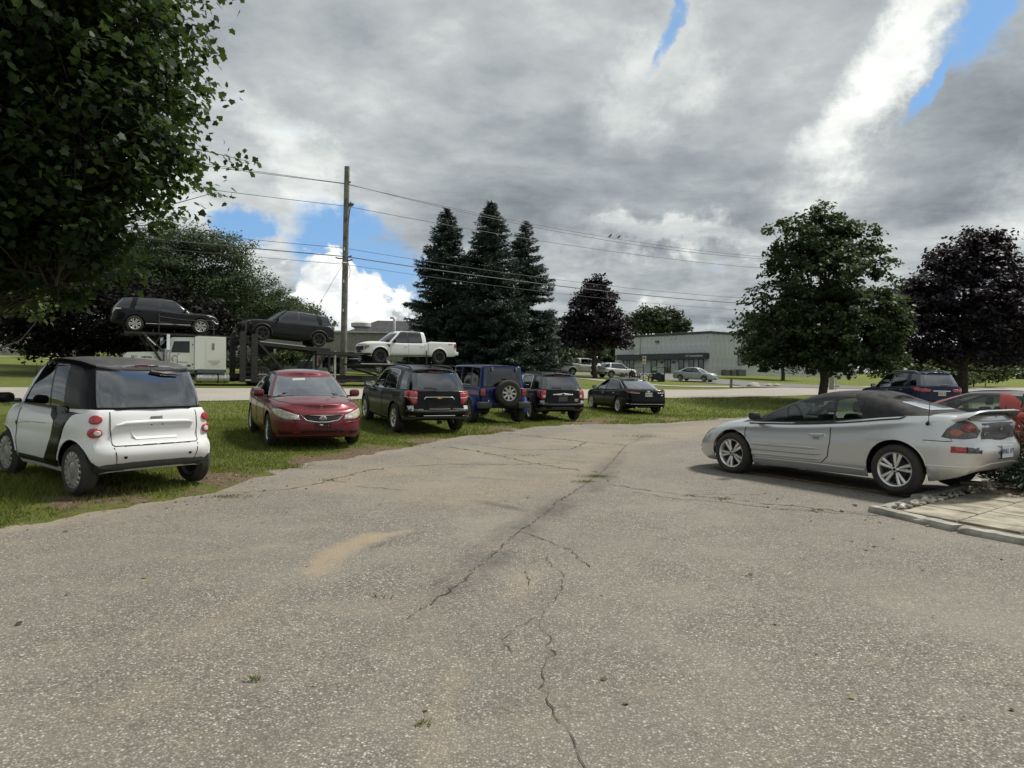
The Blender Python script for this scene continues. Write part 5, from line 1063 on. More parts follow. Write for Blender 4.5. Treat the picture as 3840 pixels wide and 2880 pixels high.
    c.strip('lower_valance', [(-.96, .77, .285), (-1.15, .72, .28), (-1.28, .55, .275), (-1.34, .3, .27), (-1.35, 0, .27), (-1.34, -.3, .27), (-1.28, -.55, .275), (-1.15, -.72, .28), (-.96, -.77, .285)], .135, mat('grey valance', (.075, .08, .088), .55, var=.2), .012)
    c.strip('roof_edge', [(-.93, .535, 1.47), (-1.02, .40, 1.475), (-1.04, 0, 1.48), (-1.02, -.40, 1.475), (-.93, -.535, 1.47)], .07, mat('grey valance'), .018); c.strip('brake_light', [(-1.04, .14, 1.475), (-1.05, 0, 1.476), (-1.04, -.14, 1.475)], .022, REDL, .026)
    q, nr = c.snap((-1.06, -.02, 1.40), .02); MB().tube([q, q + Vector((-.02, -.14, -.02)), q + Vector((-.02, -.34, -.03))], [.022, .018, .010], 6).build('rear_wiper', BLK, r, True)
    for sg in (1, -1):
        mb = MB(); mb.box((.66, sg * .86, .99), (.13, .19, .13), bev=.05); o = mb.build('side_mirror', P_TRI, r, True); MB().box((.68, sg * .76, .955), (.08, .16, .05), bev=.02).build('mirror_arm', BLK, o)
    c.seats([(-.25, .7, 1.16)], INT, wy=.32); c.steering(.42, .32, 1.0); MB().box((.66, 0, .95), (.42, 1.1, .10), bev=.04).build('dashboard', INT, r, True)
    MB().tube([(.72, .52, .96), (.60, .55, 1.42)], [.006, .003], 5).build('aerial', BLK, r)
    for (xc, ra) in ((.945, .335), (-.90, .335)): c.strip('arch_lip', [(xc - (ra + .01) * math.cos(R(a)), .8, .285 + (ra + .01) * math.sin(R(a))) for a in range(8, 175, 10)], .03, P_WHT, .012, mirror=True)
    return r
# ------------------------------------------------------------------ blue off-roader, seen from behind
P_BLU = paint('deep blue paint', (.009, .019, .115), .25, .3, .4, .04, .5)
def offroader(loc, rz, pitch):
    r = thing('off_roader', 'deep blue boxy off-roader with a spare wheel on its tailgate', 'car', loc, rz, pitch=pitch); DK = glass('black glass', (.015, .016, .017), .9)
    S = dict(plan=[(-2.12, 0), (-2.12, .5), (-2.115, .70), (-2.09, .765), (-2.0, .785), (-1.0, .79), (.6, .79), (1.3, .72), (1.95, .64), (2.0, .60), (2.02, .4), (2.02, 0)], belt=[(-2.12, 1.13), (.6, 1.13), (.9, 1.14), (1.9, 1.09), (2.02, 1.05)], bot=[(-2.12, .60), (2.02, .60)], crown=[(-2.1, 0), (.6, .01), (1.4, .06), (2.02, .03)], ds=[(0, .02), (.1, 0), (.9, .0), (1, .02)], df=[(0, .02), (1, .04)], dr=[(0, .02), (.1, 0), (.9, .0), (1, .02)],
             arch=[(1.5, .41, .46), (-1.5, .41, .46)], gh=[(-2.10, 0, -2.0, 0, 'r'), (-2.10, .56, -2.0, .53, 'r'), (-2.09, .64, -1.99, .59, 'p', 1), (-2.05, .735, -1.96, .66, 'p', 1), (-1.95, .75, -1.88, .67, 'h', 4), (-1.32, .76, -1.28, .685, 'p', 1), (-1.18, .76, -1.15, .685, 'g', 4), (-.42, .765, -.40, .69, 'p', 1), (-.27, .765, -.25, .69, 'g', 4), (.58, .75, .34, .68, 'p', 1), (.68, .74, .42, .67, 'w'), (.76, .4, .48, .4, 'w'), (.77, 0, .49, 0, 'x')],
             rz=[(-2.0, 1.80), (-1., 1.82), (.5, 1.80)], rcrown=.025, bulge=.006, blackframe=False, nt=(0, .10, .25, .4, .55, .7, .85, .91, 1.), cuts=[.62, -.32, -1.25], mats=dict(body=P_BLU, side_window=DK, rear_window=DK, windshield=GL_M, roof_shell=P_BLU, roof=mat('black hard top', (.02, .02, .021), .7, bump=.2, bscale=200), pillar_black=BLK, lid=INT), **panels((.62, -.32, -1.25), .66, 2.5, -2.5, (.6, .3), None, None, (-2.1, .75)))
    c = Car(S, r); add_wheels(r, (1.5, -1.5), .93, .41, .41, .26, .235, 'fat', 7, DALLOY)
    t, rm, d = wheel_mesh(.41, .25, .24, 'fat', 8); w_ = rm.build('spare_wheel', mat('machined alloy', (.55, .54, .53), .35, .6), r, True); a = t.build('tyre', RUB, w_, True); d.build('hub', mat('wheel dark'), w_, True); w_.location = (-2.34, -.08, .98); w_.rotation_euler = (0, .2, R(90))
    for xc in (1.5, -1.5):
        for sg in (1, -1):
            mb = MB(); prev = None
            for a in [4, 26, 48, 70, 110, 132, 154, 176]:
                x_, z_ = xc - .52 * math.cos(R(a)), .41 + (.50 if 30 < a < 150 else .46) * math.sin(R(a)); q = [(x_, sg * .70, z_ + .03), (x_, sg * .955, z_), (x_, sg * .955, z_ - .05), (x_, sg * .70, z_ - .04)]
                if prev: mb.add(prev + q, [(0, 1, 5, 4), (1, 2, 6, 5), (2, 3, 7, 6)])
                prev = q
            mb.build('fender_flare', P_BLU, r, False)
    for sg in (1, -1):
        o = MB().box((-2.135, sg * .70, .99), (.10, .17, .235), bev=.025).build('tail_light', BLK, r, True); MB().box((-2.185, sg * .70, .99), (.02, .145, .21), bev=.008).build('lamp_lens', REDL, o, True); MB().box((-2.197, sg * .70, .99), (.01, .06, .07), bev=.003).build('lamp_core', lens('bright red lens', (.6, .03, .03)), o)
        MB().box((-2.22, sg * .66, .60), (.24, .42, .20), bev=.03).build('bumper_end', mat('bumper grey', (.05, .052, .055), .5), r, True); MB().box((-2.125, sg * .49, .72), (.015, .16, .10), bev=.004).build('reflector_plate', P_BLU, r)
        MB().lathe([(0, 0), (-.012, .03), (.0, .034)], 12, 'x', (-2.13, sg * .50, .74)).build('tow_lamp', CHR, r)
    MB().box((-2.20, 0, .58), (.20, .92, .14), bev=.02).build('rear_bumper', UND, r); c.seam([(-2.13, .60, 1.12), (-2.13, .60, .70)], .012, None, False); c.strip('window_rail', [(-2.12, .70, 1.12), (-2.12, 0, 1.12), (-2.12, -.70, 1.12)], .025, P_BLU, .012)
    for z_ in (.78, 1.0): MB().box((-2.14, -.62, z_), (.05, .13, .06), bev=.012).build('hinge', P_BLU, r, True)
    for y_ in (.36, -.46): MB().box((-2.06, y_, 1.71), (.05, .06, .12), Matrix.Rotation(.1, 3, 'Y'), 1, .012).build('glass_hinge', mat('grey hinge', (.2, .2, .21), .5), r)
    MB().box((-2.15, -.08, 1.42), (.04, .15, .03), bev=.006).build('brake_light', REDD, r); MB().box((-2.15, .40, .99), (.04, .05, .17), bev=.012).build('gate_handle', BLK, r, True)
    c.strip('window_trim', [(-1.2, .8, 1.20), (-.45, .8, 1.20)], .02, CHR, .006, mirror=True); c.strip('roof_edge', [(-2.02, .62, 1.83), (-2.03, 0, 1.84), (-2.02, -.62, 1.83)], .05, P_BLU, .012)
    c.doors((.62, -.32, -1.25), .68, 1.12); c.seats([(.05, 1.0, 1.42), (-.95, 1.0, 1.40)]); c.mirrors(.62, .80, 1.18, BLK, .2, .2)
    return r
# ------------------------------------------------------------------ black fastback sedan
def black_sedan(loc, rz, pitch):
    r = thing('sedan', 'glossy black sedan with a plated tail on the grass by the street', 'car', loc, rz, pitch=pitch)
    S = sedan(P_BLK, 4.855, .93, 1.465, (1.40, -1.40), .335, GL_D, .12); S['mats']['rear_window'] = glass('bright rear glass', (.10, .11, .11), 2.4); c = Car(S, r); add_wheels(r, (1.40, -1.40), .92, .335, .335, .225, .235, 'double', 5); k = 4.855 / 4.53
    c.doors((.93 * k, -.1 * k, -1.12 * k), .34, .94); c.handles([(.06, .80), (-1.0, .83)], CHR); c.mirrors(.84, .90, .98, P_BLK)
    c.strip('window_chrome', [(1.0, .80, 1.0), (.3, .66, 1.36), (-.3, .64, 1.40), (-.95, .62, 1.33), (-1.6, .76, 1.04)], .02, CHR, .008, mirror=True)
    for o in c.patch('tail_light', [(-2.40, .36, .885), (-2.39, .38, .835), (-2.3, .66, .83), (-2.12, .84, .86), (-1.95, .9, .94), (-2.0, .88, .965), (-2.2, .76, .945), (-2.34, .6, .92)], REDD, .012, mirror=True):
        sg = 1 if o.data.vertices[0].co.y > 0 else -1; c.strip('lamp_band', [(-2.42, .40 * sg, .855), (-2.32, .66 * sg, .86), (-2.2, .77 * sg, .87)], .025, CLRL, .016, o); c.strip('lamp_glow', [(-2.41, .40 * sg, .888), (-2.32, .66 * sg, .90), (-2.10, .84 * sg, .925)], .022, REDL, .016, o)
    c.plate(-2.42, .80, 'CDKP 719', -1, .31, .16); q, nr = c.snap((-2.42, 0, .945), .012); MB().lathe([(0, 0), (-.006, .06), (0, .066)], 18, 'x').build('emblem', CHR, r, True).data.transform(Matrix.Translation(q) @ Matrix.Diagonal((1, 1, .55, 1)))
    c.strip('bumper_trim', [(-2.1, .86, .43), (-2.36, .55, .42), (-2.43, 0, .415), (-2.36, -.55, .42), (-2.1, -.86, .43)], .016, CHR, .010); c.patch('sticker', [(-2.40, -.58, .80), (-2.38, -.66, .80), (-2.38, -.66, .745), (-2.40, -.58, .745)], WHT, .008, None, 0, .04)
    c.strip('diffuser', [(-2.36, .5, .30), (-2.42, 0, .29), (-2.36, -.5, .30)], .11, UND, .012); MB().box((-.62, 0, 1.475), (.16, .05, .07), taper=.4).build('aerial', BLK, r); c.seats([(.05, .75, 1.14), (-1.05, .75, 1.12)])
    for y_ in (.55, -.55): MB().tube([(-2.25, y_, .27), (-2.42, y_, .27)], .04, 10).build('exhaust', CHR, r, True)
    return r
P_TEAL = paint('grey green paint', (.37, .41, .42), .4, .36, .2, .06)
def teal_sedan(loc, rz, pitch):
    r = thing('sedan', 'grey-green compact sedan coming down the driveway of the metal building', 'car', loc, rz, pitch=pitch)
    c = Car(sedan(P_TEAL, 4.69, .86, 1.46, (1.32, -1.30), .31, GL_M, win=glass('pale windscreen', (.5, .55, .55), 2.2)), r); add_wheels(r, (1.32, -1.30), .85, .31, .31, .195, .205, 'thin', 7)
    c.doors((.96, -.1, -1.15), .34, .93); c.handles([(.06, .80), (-.98, .83)], P_TEAL); c.mirrors(.80, .84, .97, P_TEAL); c.patch('headlight', [(2.28, .40, .66), (2.28, .42, .57), (2.1, .68, .58), (1.86, .82, .68), (2.1, .70, .72)], CLRL, .008, mirror=True); c.strip('bumper_slot', [(2.3, .40, .62), (2.36, 0, .61), (2.3, -.4, .62)], .05, UND, .008); c.patch('lower_intake', [(2.3, .6, .36), (2.3, .56, .27), (2.36, 0, .25), (2.3, -.56, .27), (2.3, -.6, .36)], UND, .004); c.plate(2.36, .46, 'BLTR 205', 1); c.seats([(.05, .75, 1.12)])
    return r
P_NAV = paint('navy paint', (.009, .014, .036), .15, .3, .3, .02, .35, .1)
def navy_suv(loc, rz, pitch):
    r = thing('suv', 'dark navy SUV with roof rails parked under the purple-leaved tree', 'car', loc, rz, pitch=pitch); S = suv(P_NAV, 5.0, .97, 1.76, (1.48, -1.42), .38, GL_D); S['mats']['rear_window'] = glass('pale rear glass', (.08, .09, .09), 2.2); c = Car(S, r); k = 5.0 / 4.77
    add_wheels(r, (1.48, -1.42), .965, .38, .38, .24, .25, 'thin', 6); c.doors((.92, -.38, -1.42), .46, 1.08); c.handles([(-.2, .98), (-1.25, 1.0)], CHR); c.mirrors(.76, .95, 1.12, P_NAV); rails(r, -1.8, .1, .60, 1.69, mat('satin rail', (.4, .41, .42), .3, .8))
    for o in c.patch('tail_light', [(-2.45, .42, 1.03), (-2.45, .45, .93), (-2.36, .72, .92), (-2.1, .92, 1.0), (-1.85, .96, 1.08), (-2.1, .9, 1.10), (-2.35, .74, 1.06)], REDL, .016, mirror=True):
        sg = 1 if o.data.vertices[0].co.y > 0 else -1; c.strip('lamp_glow', [(-2.47, .48 * sg, .985), (-2.3, .8 * sg, 1.0), (-2.1, .93 * sg, 1.04)], .03, lens('bright red lens', (.6, .03, .03)), .02, o)
    c.strip('tailgate_bar', [(-2.5, .35, .965), (-2.5, 0, .97), (-2.5, -.35, .965)], .04, CHR, .014); c.plate(-2.5, .86, 'CKMA 318', -1, .31, .16, 0., mat('cream plate', (.55, .52, .36), .5)); c.strip('bumper_trim', [(-2.3, .72, .57), (-2.48, .4, .51), (-2.5, 0, .50), (-2.48, -.4, .51), (-2.3, -.72, .57)], .035, CHR, .012)
    c.patch('spoiler', [(-1.95, .6, 1.76), (-2.18, .58, 1.71), (-2.22, 0, 1.73), (-2.18, -.58, 1.71), (-1.95, -.6, 1.76)], P_NAV, .022); q, nr = c.snap((-2.45, 0, 1.22), .02); MB().tube([q, q + Vector((0, -.30, .02))], .012, 5).build('rear_wiper', BLK, r); c.seats([(.05, .95, 1.3)])
    return r
P_RD2 = paint('brick red paint', (.30, .045, .035), .2, .34, .2, .12)
def red_coupe(loc, rz, pitch):
    r = thing('sports_coupe', 'low red sports coupe with glossy roof hidden behind the silver convertible', 'car', loc, rz, pitch=pitch)
    S = dict(plan=[(-2.4, 0), (-2.38, .5), (-2.3, .74), (-2.1, .87), (-1.4, .93), (-.5, .92), (.6, .92), (1.3, .925), (1.8, .86), (2.2, .68), (2.42, .35), (2.46, 0)], belt=[(-2.4, .93), (-2.0, .96), (-1.2, .93), (-.2, .885), (.7, .86), (1.2, .83), (1.9, .70), (2.46, .50)], bot=[(-2.4, .3), (-1.8, .2), (1.8, .18), (2.46, .22)], crown=[(-2.4, 0), (-1.8, .03), (.8, .05), (1.6, .08), (2.46, .02)], ds=[(0, .08), (.1, .05), (.3, .02), (.55, 0), (.6, .03), (.8, .02), (.92, .04), (1, .11)], df=[(0, .1), (.2, .02), (.5, .0), (.8, .1), (1, .25)], dr=[(0, .12), (.2, 0), (.5, 0), (.6, .05), (1, .12)],
             arch=[(1.27, .33, .38), (-1.30, .33, .38)], gh=[(-1.95, 0, -.85, 0, 'r'), (-1.92, .45, -.83, .36, 'r'), (-1.70, .68, -.75, .50, 'h', 4), (-1.05, .76, -.62, .545, 'p'), (-.52, .79, -.44, .56, 'g', 6), (.92, .76, .10, .53, 'p'), (1.05, .72, .18, .50, 'w'), (1.30, .40, .32, .36, 'w'), (1.38, 0, .36, 0, 'x')], rz=[(-.9, 1.21), (-.4, 1.245), (0, 1.235), (.36, 1.18)], rcrown=.05, cuts=[.95, -.5, 1.7, -1.8],
             mats=dict(body=P_RD2, windshield=GL_C, rear_window=glass('bright rear glass', (.1, .11, .11), 2.4), side_window=glass('clear green glass', (.60, .70, .64), .55), pillar_black=BLK, lid=INT, roof_shell=P_RD2, roof=mat('glossy roof panel', (.03, .032, .033), .05, 0, 1.)), **panels((.95, -.5), .26, 1.7, -1.8, (.5, .66), None, None, (-1.95, 1.36)))
    c = Car(S, r); add_wheels(r, (1.27, -1.30), .915, .33, .33, .24, .22, 'fat', 5); c.seam([(.95, 1, .85), (.95, 1, .3)]); c.seam([(-.5, 1, .88), (-.5, 1, .3)]); c.mirrors(.72, .90, .93, P_RD2); c.seats([(-.1, .75, 1.06)]); c.steering(.45, .36, .93); c.patch('headlight', [(2.2, .66, .60), (2.36, .42, .55), (2.38, .42, .49), (2.2, .7, .53)], SMK, .006, mirror=True); c.patch('tail_light', [(-2.36, .3, .86), (-2.38, .3, .70), (-2.28, .76, .70), (-2.25, .78, .86)], REDD, .008, mirror=True)
    return r
# ------------------------------------------------------------------ pickups
def pickup_truck(loc, rz, pitch, label, col, style, L=5.88, rimm=BALLOY, gl=GL_D, tail=None, name='pickup_truck', logo=False):
    r = thing(name, label, 'pickup truck', loc, rz, pitch=pitch); k = L / 5.88; S = pickup(col, L, gl); 
    if tail: S['mats']['tailgate'] = tail
    if style == 'old': S['mats']['rear_bumper'] = CHR
    c = Car(S, r); add_wheels(r, (1.98 * k, -1.72 * k), .995, .41, .41, .27, .24, 'y' if style == 'new' else 'fat', 6, rimm)
    c.doors((1.36 * k, .25 * k, -.78 * k), .55, 1.2); c.handles([(.42 * k, 1.03), (-.62 * k, 1.04)], col if style == 'new' else CHR, .2); c.mirrors(1.15 * k, .97, 1.26, BLK, .24, .24)
    c.seam([(-.99 * k, 1.02, 1.29), (-.99 * k, 1.02, .55)], .022); c.strip('sill_shadow', [(1.4 * k, 1.02, .46), (-1.15 * k, 1.02, .46)], .07, BLK, .006, mirror=True)
    for xc in (1.98 * k, -1.72 * k): c.strip('arch_lip', [(xc - .53 * math.cos(R(a)), 1.02, .41 + .53 * math.sin(R(a))) for a in range(0, 181, 10)], .09, col if style == 'new' else BLK, .025, mirror=True)
    for o in c.patch('tail_light', [(-2.90 * k, .90, 1.24), (-2.90 * k, .91, .92), (-2.80 * k, .985, .90), (-2.70 * k, .99, 1.05), (-2.74 * k, .99, 1.25)], REDL, .012, mirror=True):
        sg = 1 if o.data.vertices[0].co.y > 0 else -1; c.strip('lamp_band', [(-2.84 * k, .98 * sg, 1.18), (-2.82 * k, .98 * sg, .98)], .03, lens('bright red lens', (.6, .03, .03)), .016, o)
    MB().box((-2.98 * k, 0, .66), (.16, 1.75, .2), bev=.03).build('step_bumper', CHR if style == 'old' else col, r, True); c.patch('grille', [(2.9 * k, .62, 1.02), (2.9 * k, .58, .74), (2.95 * k, 0, .73), (2.9 * k, -.58, .74), (2.9 * k, -.62, 1.02)], BLK if style == 'new' else CHR, .012)
    for o in c.patch('headlight', [(2.78 * k, .82, 1.05), (2.88 * k, .68, 1.04), (2.88 * k, .68, .80), (2.80 * k, .84, .80), (2.60 * k, .96, .90), (2.62 * k, .95, 1.04)], lens('amber headlamp', (.36, .16, .10)) if style == 'new' else CLRL, .010, mirror=True):
        sg = 1 if o.data.vertices[0].co.y > 0 else -1; c.patch('lamp', [(2.84 * k, .76 * sg, .99), (2.88 * k, .66 * sg, .98), (2.88 * k, .66 * sg, .88), (2.84 * k, .76 * sg, .88)], CLRL, .018, o, .01, .05)
    c.strip('front_valance', [(2.4 * k, .98, .50), (2.75 * k, .88, .50), (2.92 * k, .4, .50), (2.94 * k, 0, .50), (2.92 * k, -.4, .50), (2.75 * k, -.88, .50), (2.4 * k, -.98, .50)], .15, BLK, .014); c.patch('lower_intake', [(2.9 * k, .5, .72), (2.9 * k, .5, .60), (2.95 * k, 0, .60), (2.9 * k, -.5, .60), (2.9 * k, -.5, .72)], UND, .006)
    if style == 'new':
        c.patch('fender_vent', [(1.62 * k, 1.02, 1.10), (1.42 * k, 1.02, 1.11), (1.40 * k, 1.02, 1.02), (1.46 * k, 1.02, .90), (1.52 * k, 1.02, 1.02)], BLK, .012, None, 0, .04, mirror=True)
        text('trim_lettering', 'TREMOR', .07, frame(c.snap((-2.45 * k, 1.02, 1.20), .006)[0], (-1, 0, 0), (0, 0, 1)), DALLOY, r, .003, .002)
    if logo:
        c.patch('door_logo', [(.62 + .16 * math.cos(a), -1.02, .95 + .22 * math.sin(a)) for a in np.linspace(0, 6, 14)], BLK, .006, None, 0, .06)
    c.seats([(.35 * k, 1.05, 1.46), (-.5 * k, 1.05, 1.44)])
    if style == 'old': c.strip('window_chrome', [(-.9 * k, .93, 1.22), (.3 * k, .93, 1.2), (1.2 * k, .93, 1.2)], .02, CHR, .008, mirror=True); c.strip('window_chrome', [(1.05 * k, .86, 1.34), (.66 * k, .73, 1.78), (-.6 * k, .74, 1.80), (-.68 * k, .90, 1.3)], .03, CHR, .008, mirror=True)
    return r
# ------------------------------------------------------------------ SUVs carried on the transporter and far white crossover
def carried_suv(loc, rz, pitch, label, kind, parent=None):
    r = thing('suv', label, 'car', loc, rz, pitch=pitch)
    if kind == 'lux':
        S = suv(paint('dark charcoal paint', (.007, .0075, .009), .1, .3, .3, .012, .3, .1), 4.81, .95, 1.67, (1.46, -1.40), .38, GL_M, None, .10); c = Car(S, r); add_wheels(r, (1.46, -1.40), .945, .38, .38, .24, .26, 'double', 6, mat('bright alloy', (.72, .72, .70), .25, .8))
        c.strip('sill_chrome', [(1.0, .97, .42), (-.95, .97, .40)], .03, CHR, .012, mirror=True); c.patch('headlight', [(2.36, .55, .88), (2.30, .62, .84), (2.0, .86, .95), (1.7, .93, 1.02), (1.75, .92, 1.05), (2.1, .80, 1.0)], CLRL, .012, mirror=True, sub=.05); c.strip('fog_lamp', [(2.0, .90, .72), (2.2, .76, .56), (2.32, .6, .58)], .05, lens('lit white lens', (.85, .86, .86)), .014, mirror=True); c.patch('tail_light', [(-2.0, .93, 1.12), (-2.3, .75, 1.10), (-2.36, .66, .80), (-2.3, .72, .82), (-2.2, .86, 1.0), (-1.95, .94, 1.06)], lens('pale lens', (.40, .38, .36)), .012, mirror=True)
        c.doors((.89, -.36, -1.37), .44, 1.04); c.handles([(-.2, .95), (-1.22, .97)], P_BLK); c.mirrors(.74, .93, 1.08, BLK); c.patch('badge', [(1.05, .97, .95), (1.12, .97, .955), (1.12, .97, .93), (1.05, .97, .925)], CHR, .008, None, 0, .05, mirror=True); c.patch('grille', [(2.4, .50, .95), (2.4, .45, .60), (2.42, 0, .55), (2.4, -.45, .60), (2.4, -.50, .95)], BLK, .012)
    elif kind == 'rugged':
        P_ = paint('grey green black paint', (.010, .012, .0115), .1, .32, .2, .02, .3, .1); S = suv(P_, 4.9, .98, 1.80, (1.45, -1.51), .39, GL_D, None, .02); c = Car(S, r); add_wheels(r, (1.45, -1.51), .975, .39, .39, .25, .25, 'fat', 5, BALLOY)
        c.doors((.9, -.37, -1.4), .46, 1.1); c.handles([(-.2, 1.0), (-1.25, 1.02)], P_); c.mirrors(.76, .96, 1.16, P_); rails(r, -1.8, .1, .6, 1.73, BLK, .0); c.patch('headlight', [(2.42, .72, 1.0), (2.42, .45, .98), (2.44, .45, .90), (2.38, .74, .90), (2.1, .92, .95), (2.15, .9, 1.02)], SMK, .010, mirror=True); c.patch('tail_light', [(-2.42, .5, 1.10), (-2.42, .5, 1.0), (-2.3, .84, .98), (-2.05, .95, 1.05), (-2.1, .94, 1.13)], lens('dim red lens', (.10, .05, .05)), .012, mirror=True); c.strip('lower_bumper', [(-2.0, .96, .48), (-2.35, .78, .47), (-2.46, 0, .46), (-2.35, -.78, .47), (-2.0, -.96, .48)], .2, BLK, .02)
        for xc in (1.45, -1.51): c.strip('arch_lip', [(xc - .47 * math.cos(R(a)), 1., .39 + .47 * math.sin(R(a))) for a in range(0, 181, 10)], .08, BLK, .022, mirror=True)
        c.patch('spoiler', [(-1.9, .58, 1.80), (-2.16, .56, 1.75), (-2.2, 0, 1.77), (-2.16, -.56, 1.75), (-1.9, -.58, 1.80)], P_, .03); c.patch('side_marker', [(2.02, .94, .86), (2.12, .90, .86), (2.12, .9, .80), (2.02, .94, .80)], REDD, .008, None, 0, .05, mirror=True); c.patch('grille', [(2.44, .44, .98), (2.44, .44, .86), (2.46, 0, .85), (2.44, -.44, .86), (2.44, -.44, .98)], BLK, .01)
    else:
        S = suv(P_WHT, 4.6, .93, 1.62, (1.40, -1.34), .36, GL_D, None, .28); c = Car(S, r); add_wheels(r, (1.40, -1.34), .925, .36, .36, .23, .235, 'y', 5); c.doors((.85, -.35, -1.31), .44, 1.0); c.mirrors(.7, .9, 1.05, P_WHT)
        c.strip('light_bar', [(-1.95, .92, .98), (-2.2, .78, .99), (-2.3, .4, 1.0), (-2.32, 0, 1.0), (-2.3, -.4, 1.0), (-2.2, -.78, .99), (-1.95, -.92, .98)], .06, SMK, .012); c.strip('lower_bumper', [(-1.85, .92, .48), (-2.15, .78, .50), (-2.3, 0, .50), (-2.15, -.78, .50), (-1.85, -.92, .48)], .26, BLK, .016); c.strip('sill_trim', [(.9, .94, .32), (-.9, .94, .32)], .14, BLK, .012, mirror=True)
        for xc in (1.40, -1.34): c.strip('arch_lip', [(xc - .44 * math.cos(R(a)), 1., .36 + .44 * math.sin(R(a))) for a in range(0, 181, 10)], .08, BLK, .018, mirror=True)
    c.seats([(.05, .9, 1.28)])
    return r
# ------------------------------------------------------------------ cars in their places
red_sedan((-4.53, 15.23, PADZ[0]), -63.2, PADP[0])
black_suv((-2.85, 19.84, PADZ[1]), 116.3, PADP[1], 'black SUV with chrome tailgate bar and gold emblem, beside the red sedan')
offroader((-1.15, 24.22, PADZ[2]), 114.1, PADP[2])
black_suv((1.01, 26.38, PADZ[3]), 108.3, PADP[3], 'black SUV with a flag sticker on its tailgate, beside the blue off-roader', False)
black_sedan((4.8, 30.57, PADZ[4]), 106.1, PADP[4])
microcar((-5.16, 8.98, PADZ[5]), 144.5, PADP[5], 0)
convertible((4.84, 10.5, .02), 125.4, -.8).scale = (.975, .98, .985)
red_coupe((9.15, 13.7, tz(9.15, 13.7) + .05), 126, 0)
navy_suv((16.9, 30.4, tz(16.9, 30.4) + .05), 91, 0)
teal_sedan((19.2, 74.5, tz(19.2, 74.5) + .06), -38, -1.5)
pickup_truck((7.6, 77., tz(7.6, 77) + .06), 24, 0, 'white pickup with a grey tailgate parked behind the purple-leaved tree', P_WHT, 'new', 5.88, ALLOY, GL_D, mat('grey tailgate', (.22, .22, .21), .5), logo=True)
carried_suv((11.4, 77.5, tz(11.4, 77.5) + .06), 28, 0, 'white crossover with black sills parked beside the picnic tables', 'white')
pickup_truck((-12.6, 57.5, tz(-12.6, 57.5) + .03), 0, 0, 'black pickup with chrome window trim parked in front of the grey building', P_BLK, 'old', 5.85, ALLOY, GL_M)

# ================================================================== car transporter: tractor and trailer on the far verge
TQ, TPH = 38.5, 33.0
def rig(s, lat=0., z=0.):
    """point on the rig: s metres along it from its nose, lat to the far side"""
    x, y = qt(TQ + lat, -6.0 + s); return (x, y, tz(x, y) + z)
RIGZ = tz(*qt(TQ, 0.)) + .0
M_RIG = mat('rig black', (.016, .017, .018), .55, var=.4, vscale=5, tint2=(.04, .038, .034)); M_RIG2 = mat('rig worn steel', (.10, .10, .10), .5, .4, var=.5, vscale=9); M_CAB = paint('cab white paint', (.84, .84, .80), 0., .35, 0., .05); M_TANK = mat('polished tank', (.62, .62, .60), .46, .55, var=.25, vscale=6); M_SKIRT = mat('tread skirt', (.14, .15, .15), .5, .4, var=.4, vscale=12)
# local frame: x = forward (towards the cab's nose = image left), y = left; the near side of the rig is its left (+y)
def rig_thing(name, label, cat, s0):
    x, y = qt(TQ, s0); return thing(name, label, cat, (x, y, tz(*qt(TQ, 2.)) + .0), TPH + 180)
NOSE = 1.44
tr = rig_thing('truck', 'white long-nosed truck tractor of the car transporter with polished fuel tank', 'truck', NOSE + 4.6)
# x runs from +4.6 (nose) to -4.2
mb = MB(); mb.prism([(4.45, .75), (4.55, .95), (4.5, 1.72), (4.35, 1.80), (2.15, 1.90), (2.15, .85)], .22, .98); mb.prism([(4.45, .75), (4.55, .95), (4.5, 1.72), (4.35, 1.80), (2.15, 1.90), (2.15, .85)], -.98, -.22)
MB().prism([(4.55, .80), (4.62, .95), (4.56, 1.74), (4.40, 1.86), (2.1, 1.96), (2.1, .9)], -.96, .96).build('hood', M_CAB, tr)
MB().prism([(4.60, .88), (4.67, .95), (4.61, 1.70), (4.56, 1.72)], -.62, .62).build('radiator_grille', CHR, tr); MB().box((4.45, 0, .55), (.35, 2.3, .38), bev=.05).build('front_bumper', CHR, tr)
for sg in (1, -1):
    MB().prism([(4.3, .62), (4.35, .95), (4.1, 1.12), (3.4, 1.14), (3.05, .95), (2.9, .62), (3.05, .62), (3.15, .85), (3.4, 1.0), (4.0, 1.0), (4.2, .85), (4.22, .62)], sg * .72, sg * 1.20).build('fender', M_CAB, tr)
    MB().box((4.5, sg * .82, 1.22), (.12, .28, .2), bev=.03).build('headlight', CLRL, tr)
    MB().lathe([(-.35, .20), (-.33, .24), (.36, .24), (.40, .22), (.42, .10), (.42, 0)], 20, 'z', (2.02, sg * 1.0, 1.72)).build('air_cleaner', mat('dull chrome', (.42, .41, .38), .35, .8, var=.4, vscale=8), tr, True)
cab = MB().prism([(2.1, .92), (2.15, 1.95), (1.85, 2.70), (1.7, 2.80), (.30, 2.83), (.30, .92)], -1.08, 1.08).build('cab', M_CAB, tr)
dr = MB().prism([(1.92, 1.02), (1.95, 1.95), (1.70, 2.62), (.48, 2.66), (.48, 1.02)], 1.075, 1.105).build('door', M_CAB, tr); fr = MB().prism([(1.78, 1.92), (1.60, 2.56), (.60, 2.60), (.60, 1.92)], 1.10, 1.115).build('window_seal', BLK, dr); MB().prism([(1.72, 1.96), (1.56, 2.52), (.64, 2.56), (.64, 1.96)], 1.108, 1.120).build('door_window', mat('cab window', (.012, .018, .016), .08, 0, .25, .3), dr)
MB().prism([(2.16, 2.0), (1.88, 2.66), (1.94, 2.66), (2.20, 2.0)], -.95, .95).build('windshield', mat('cab window'), tr)
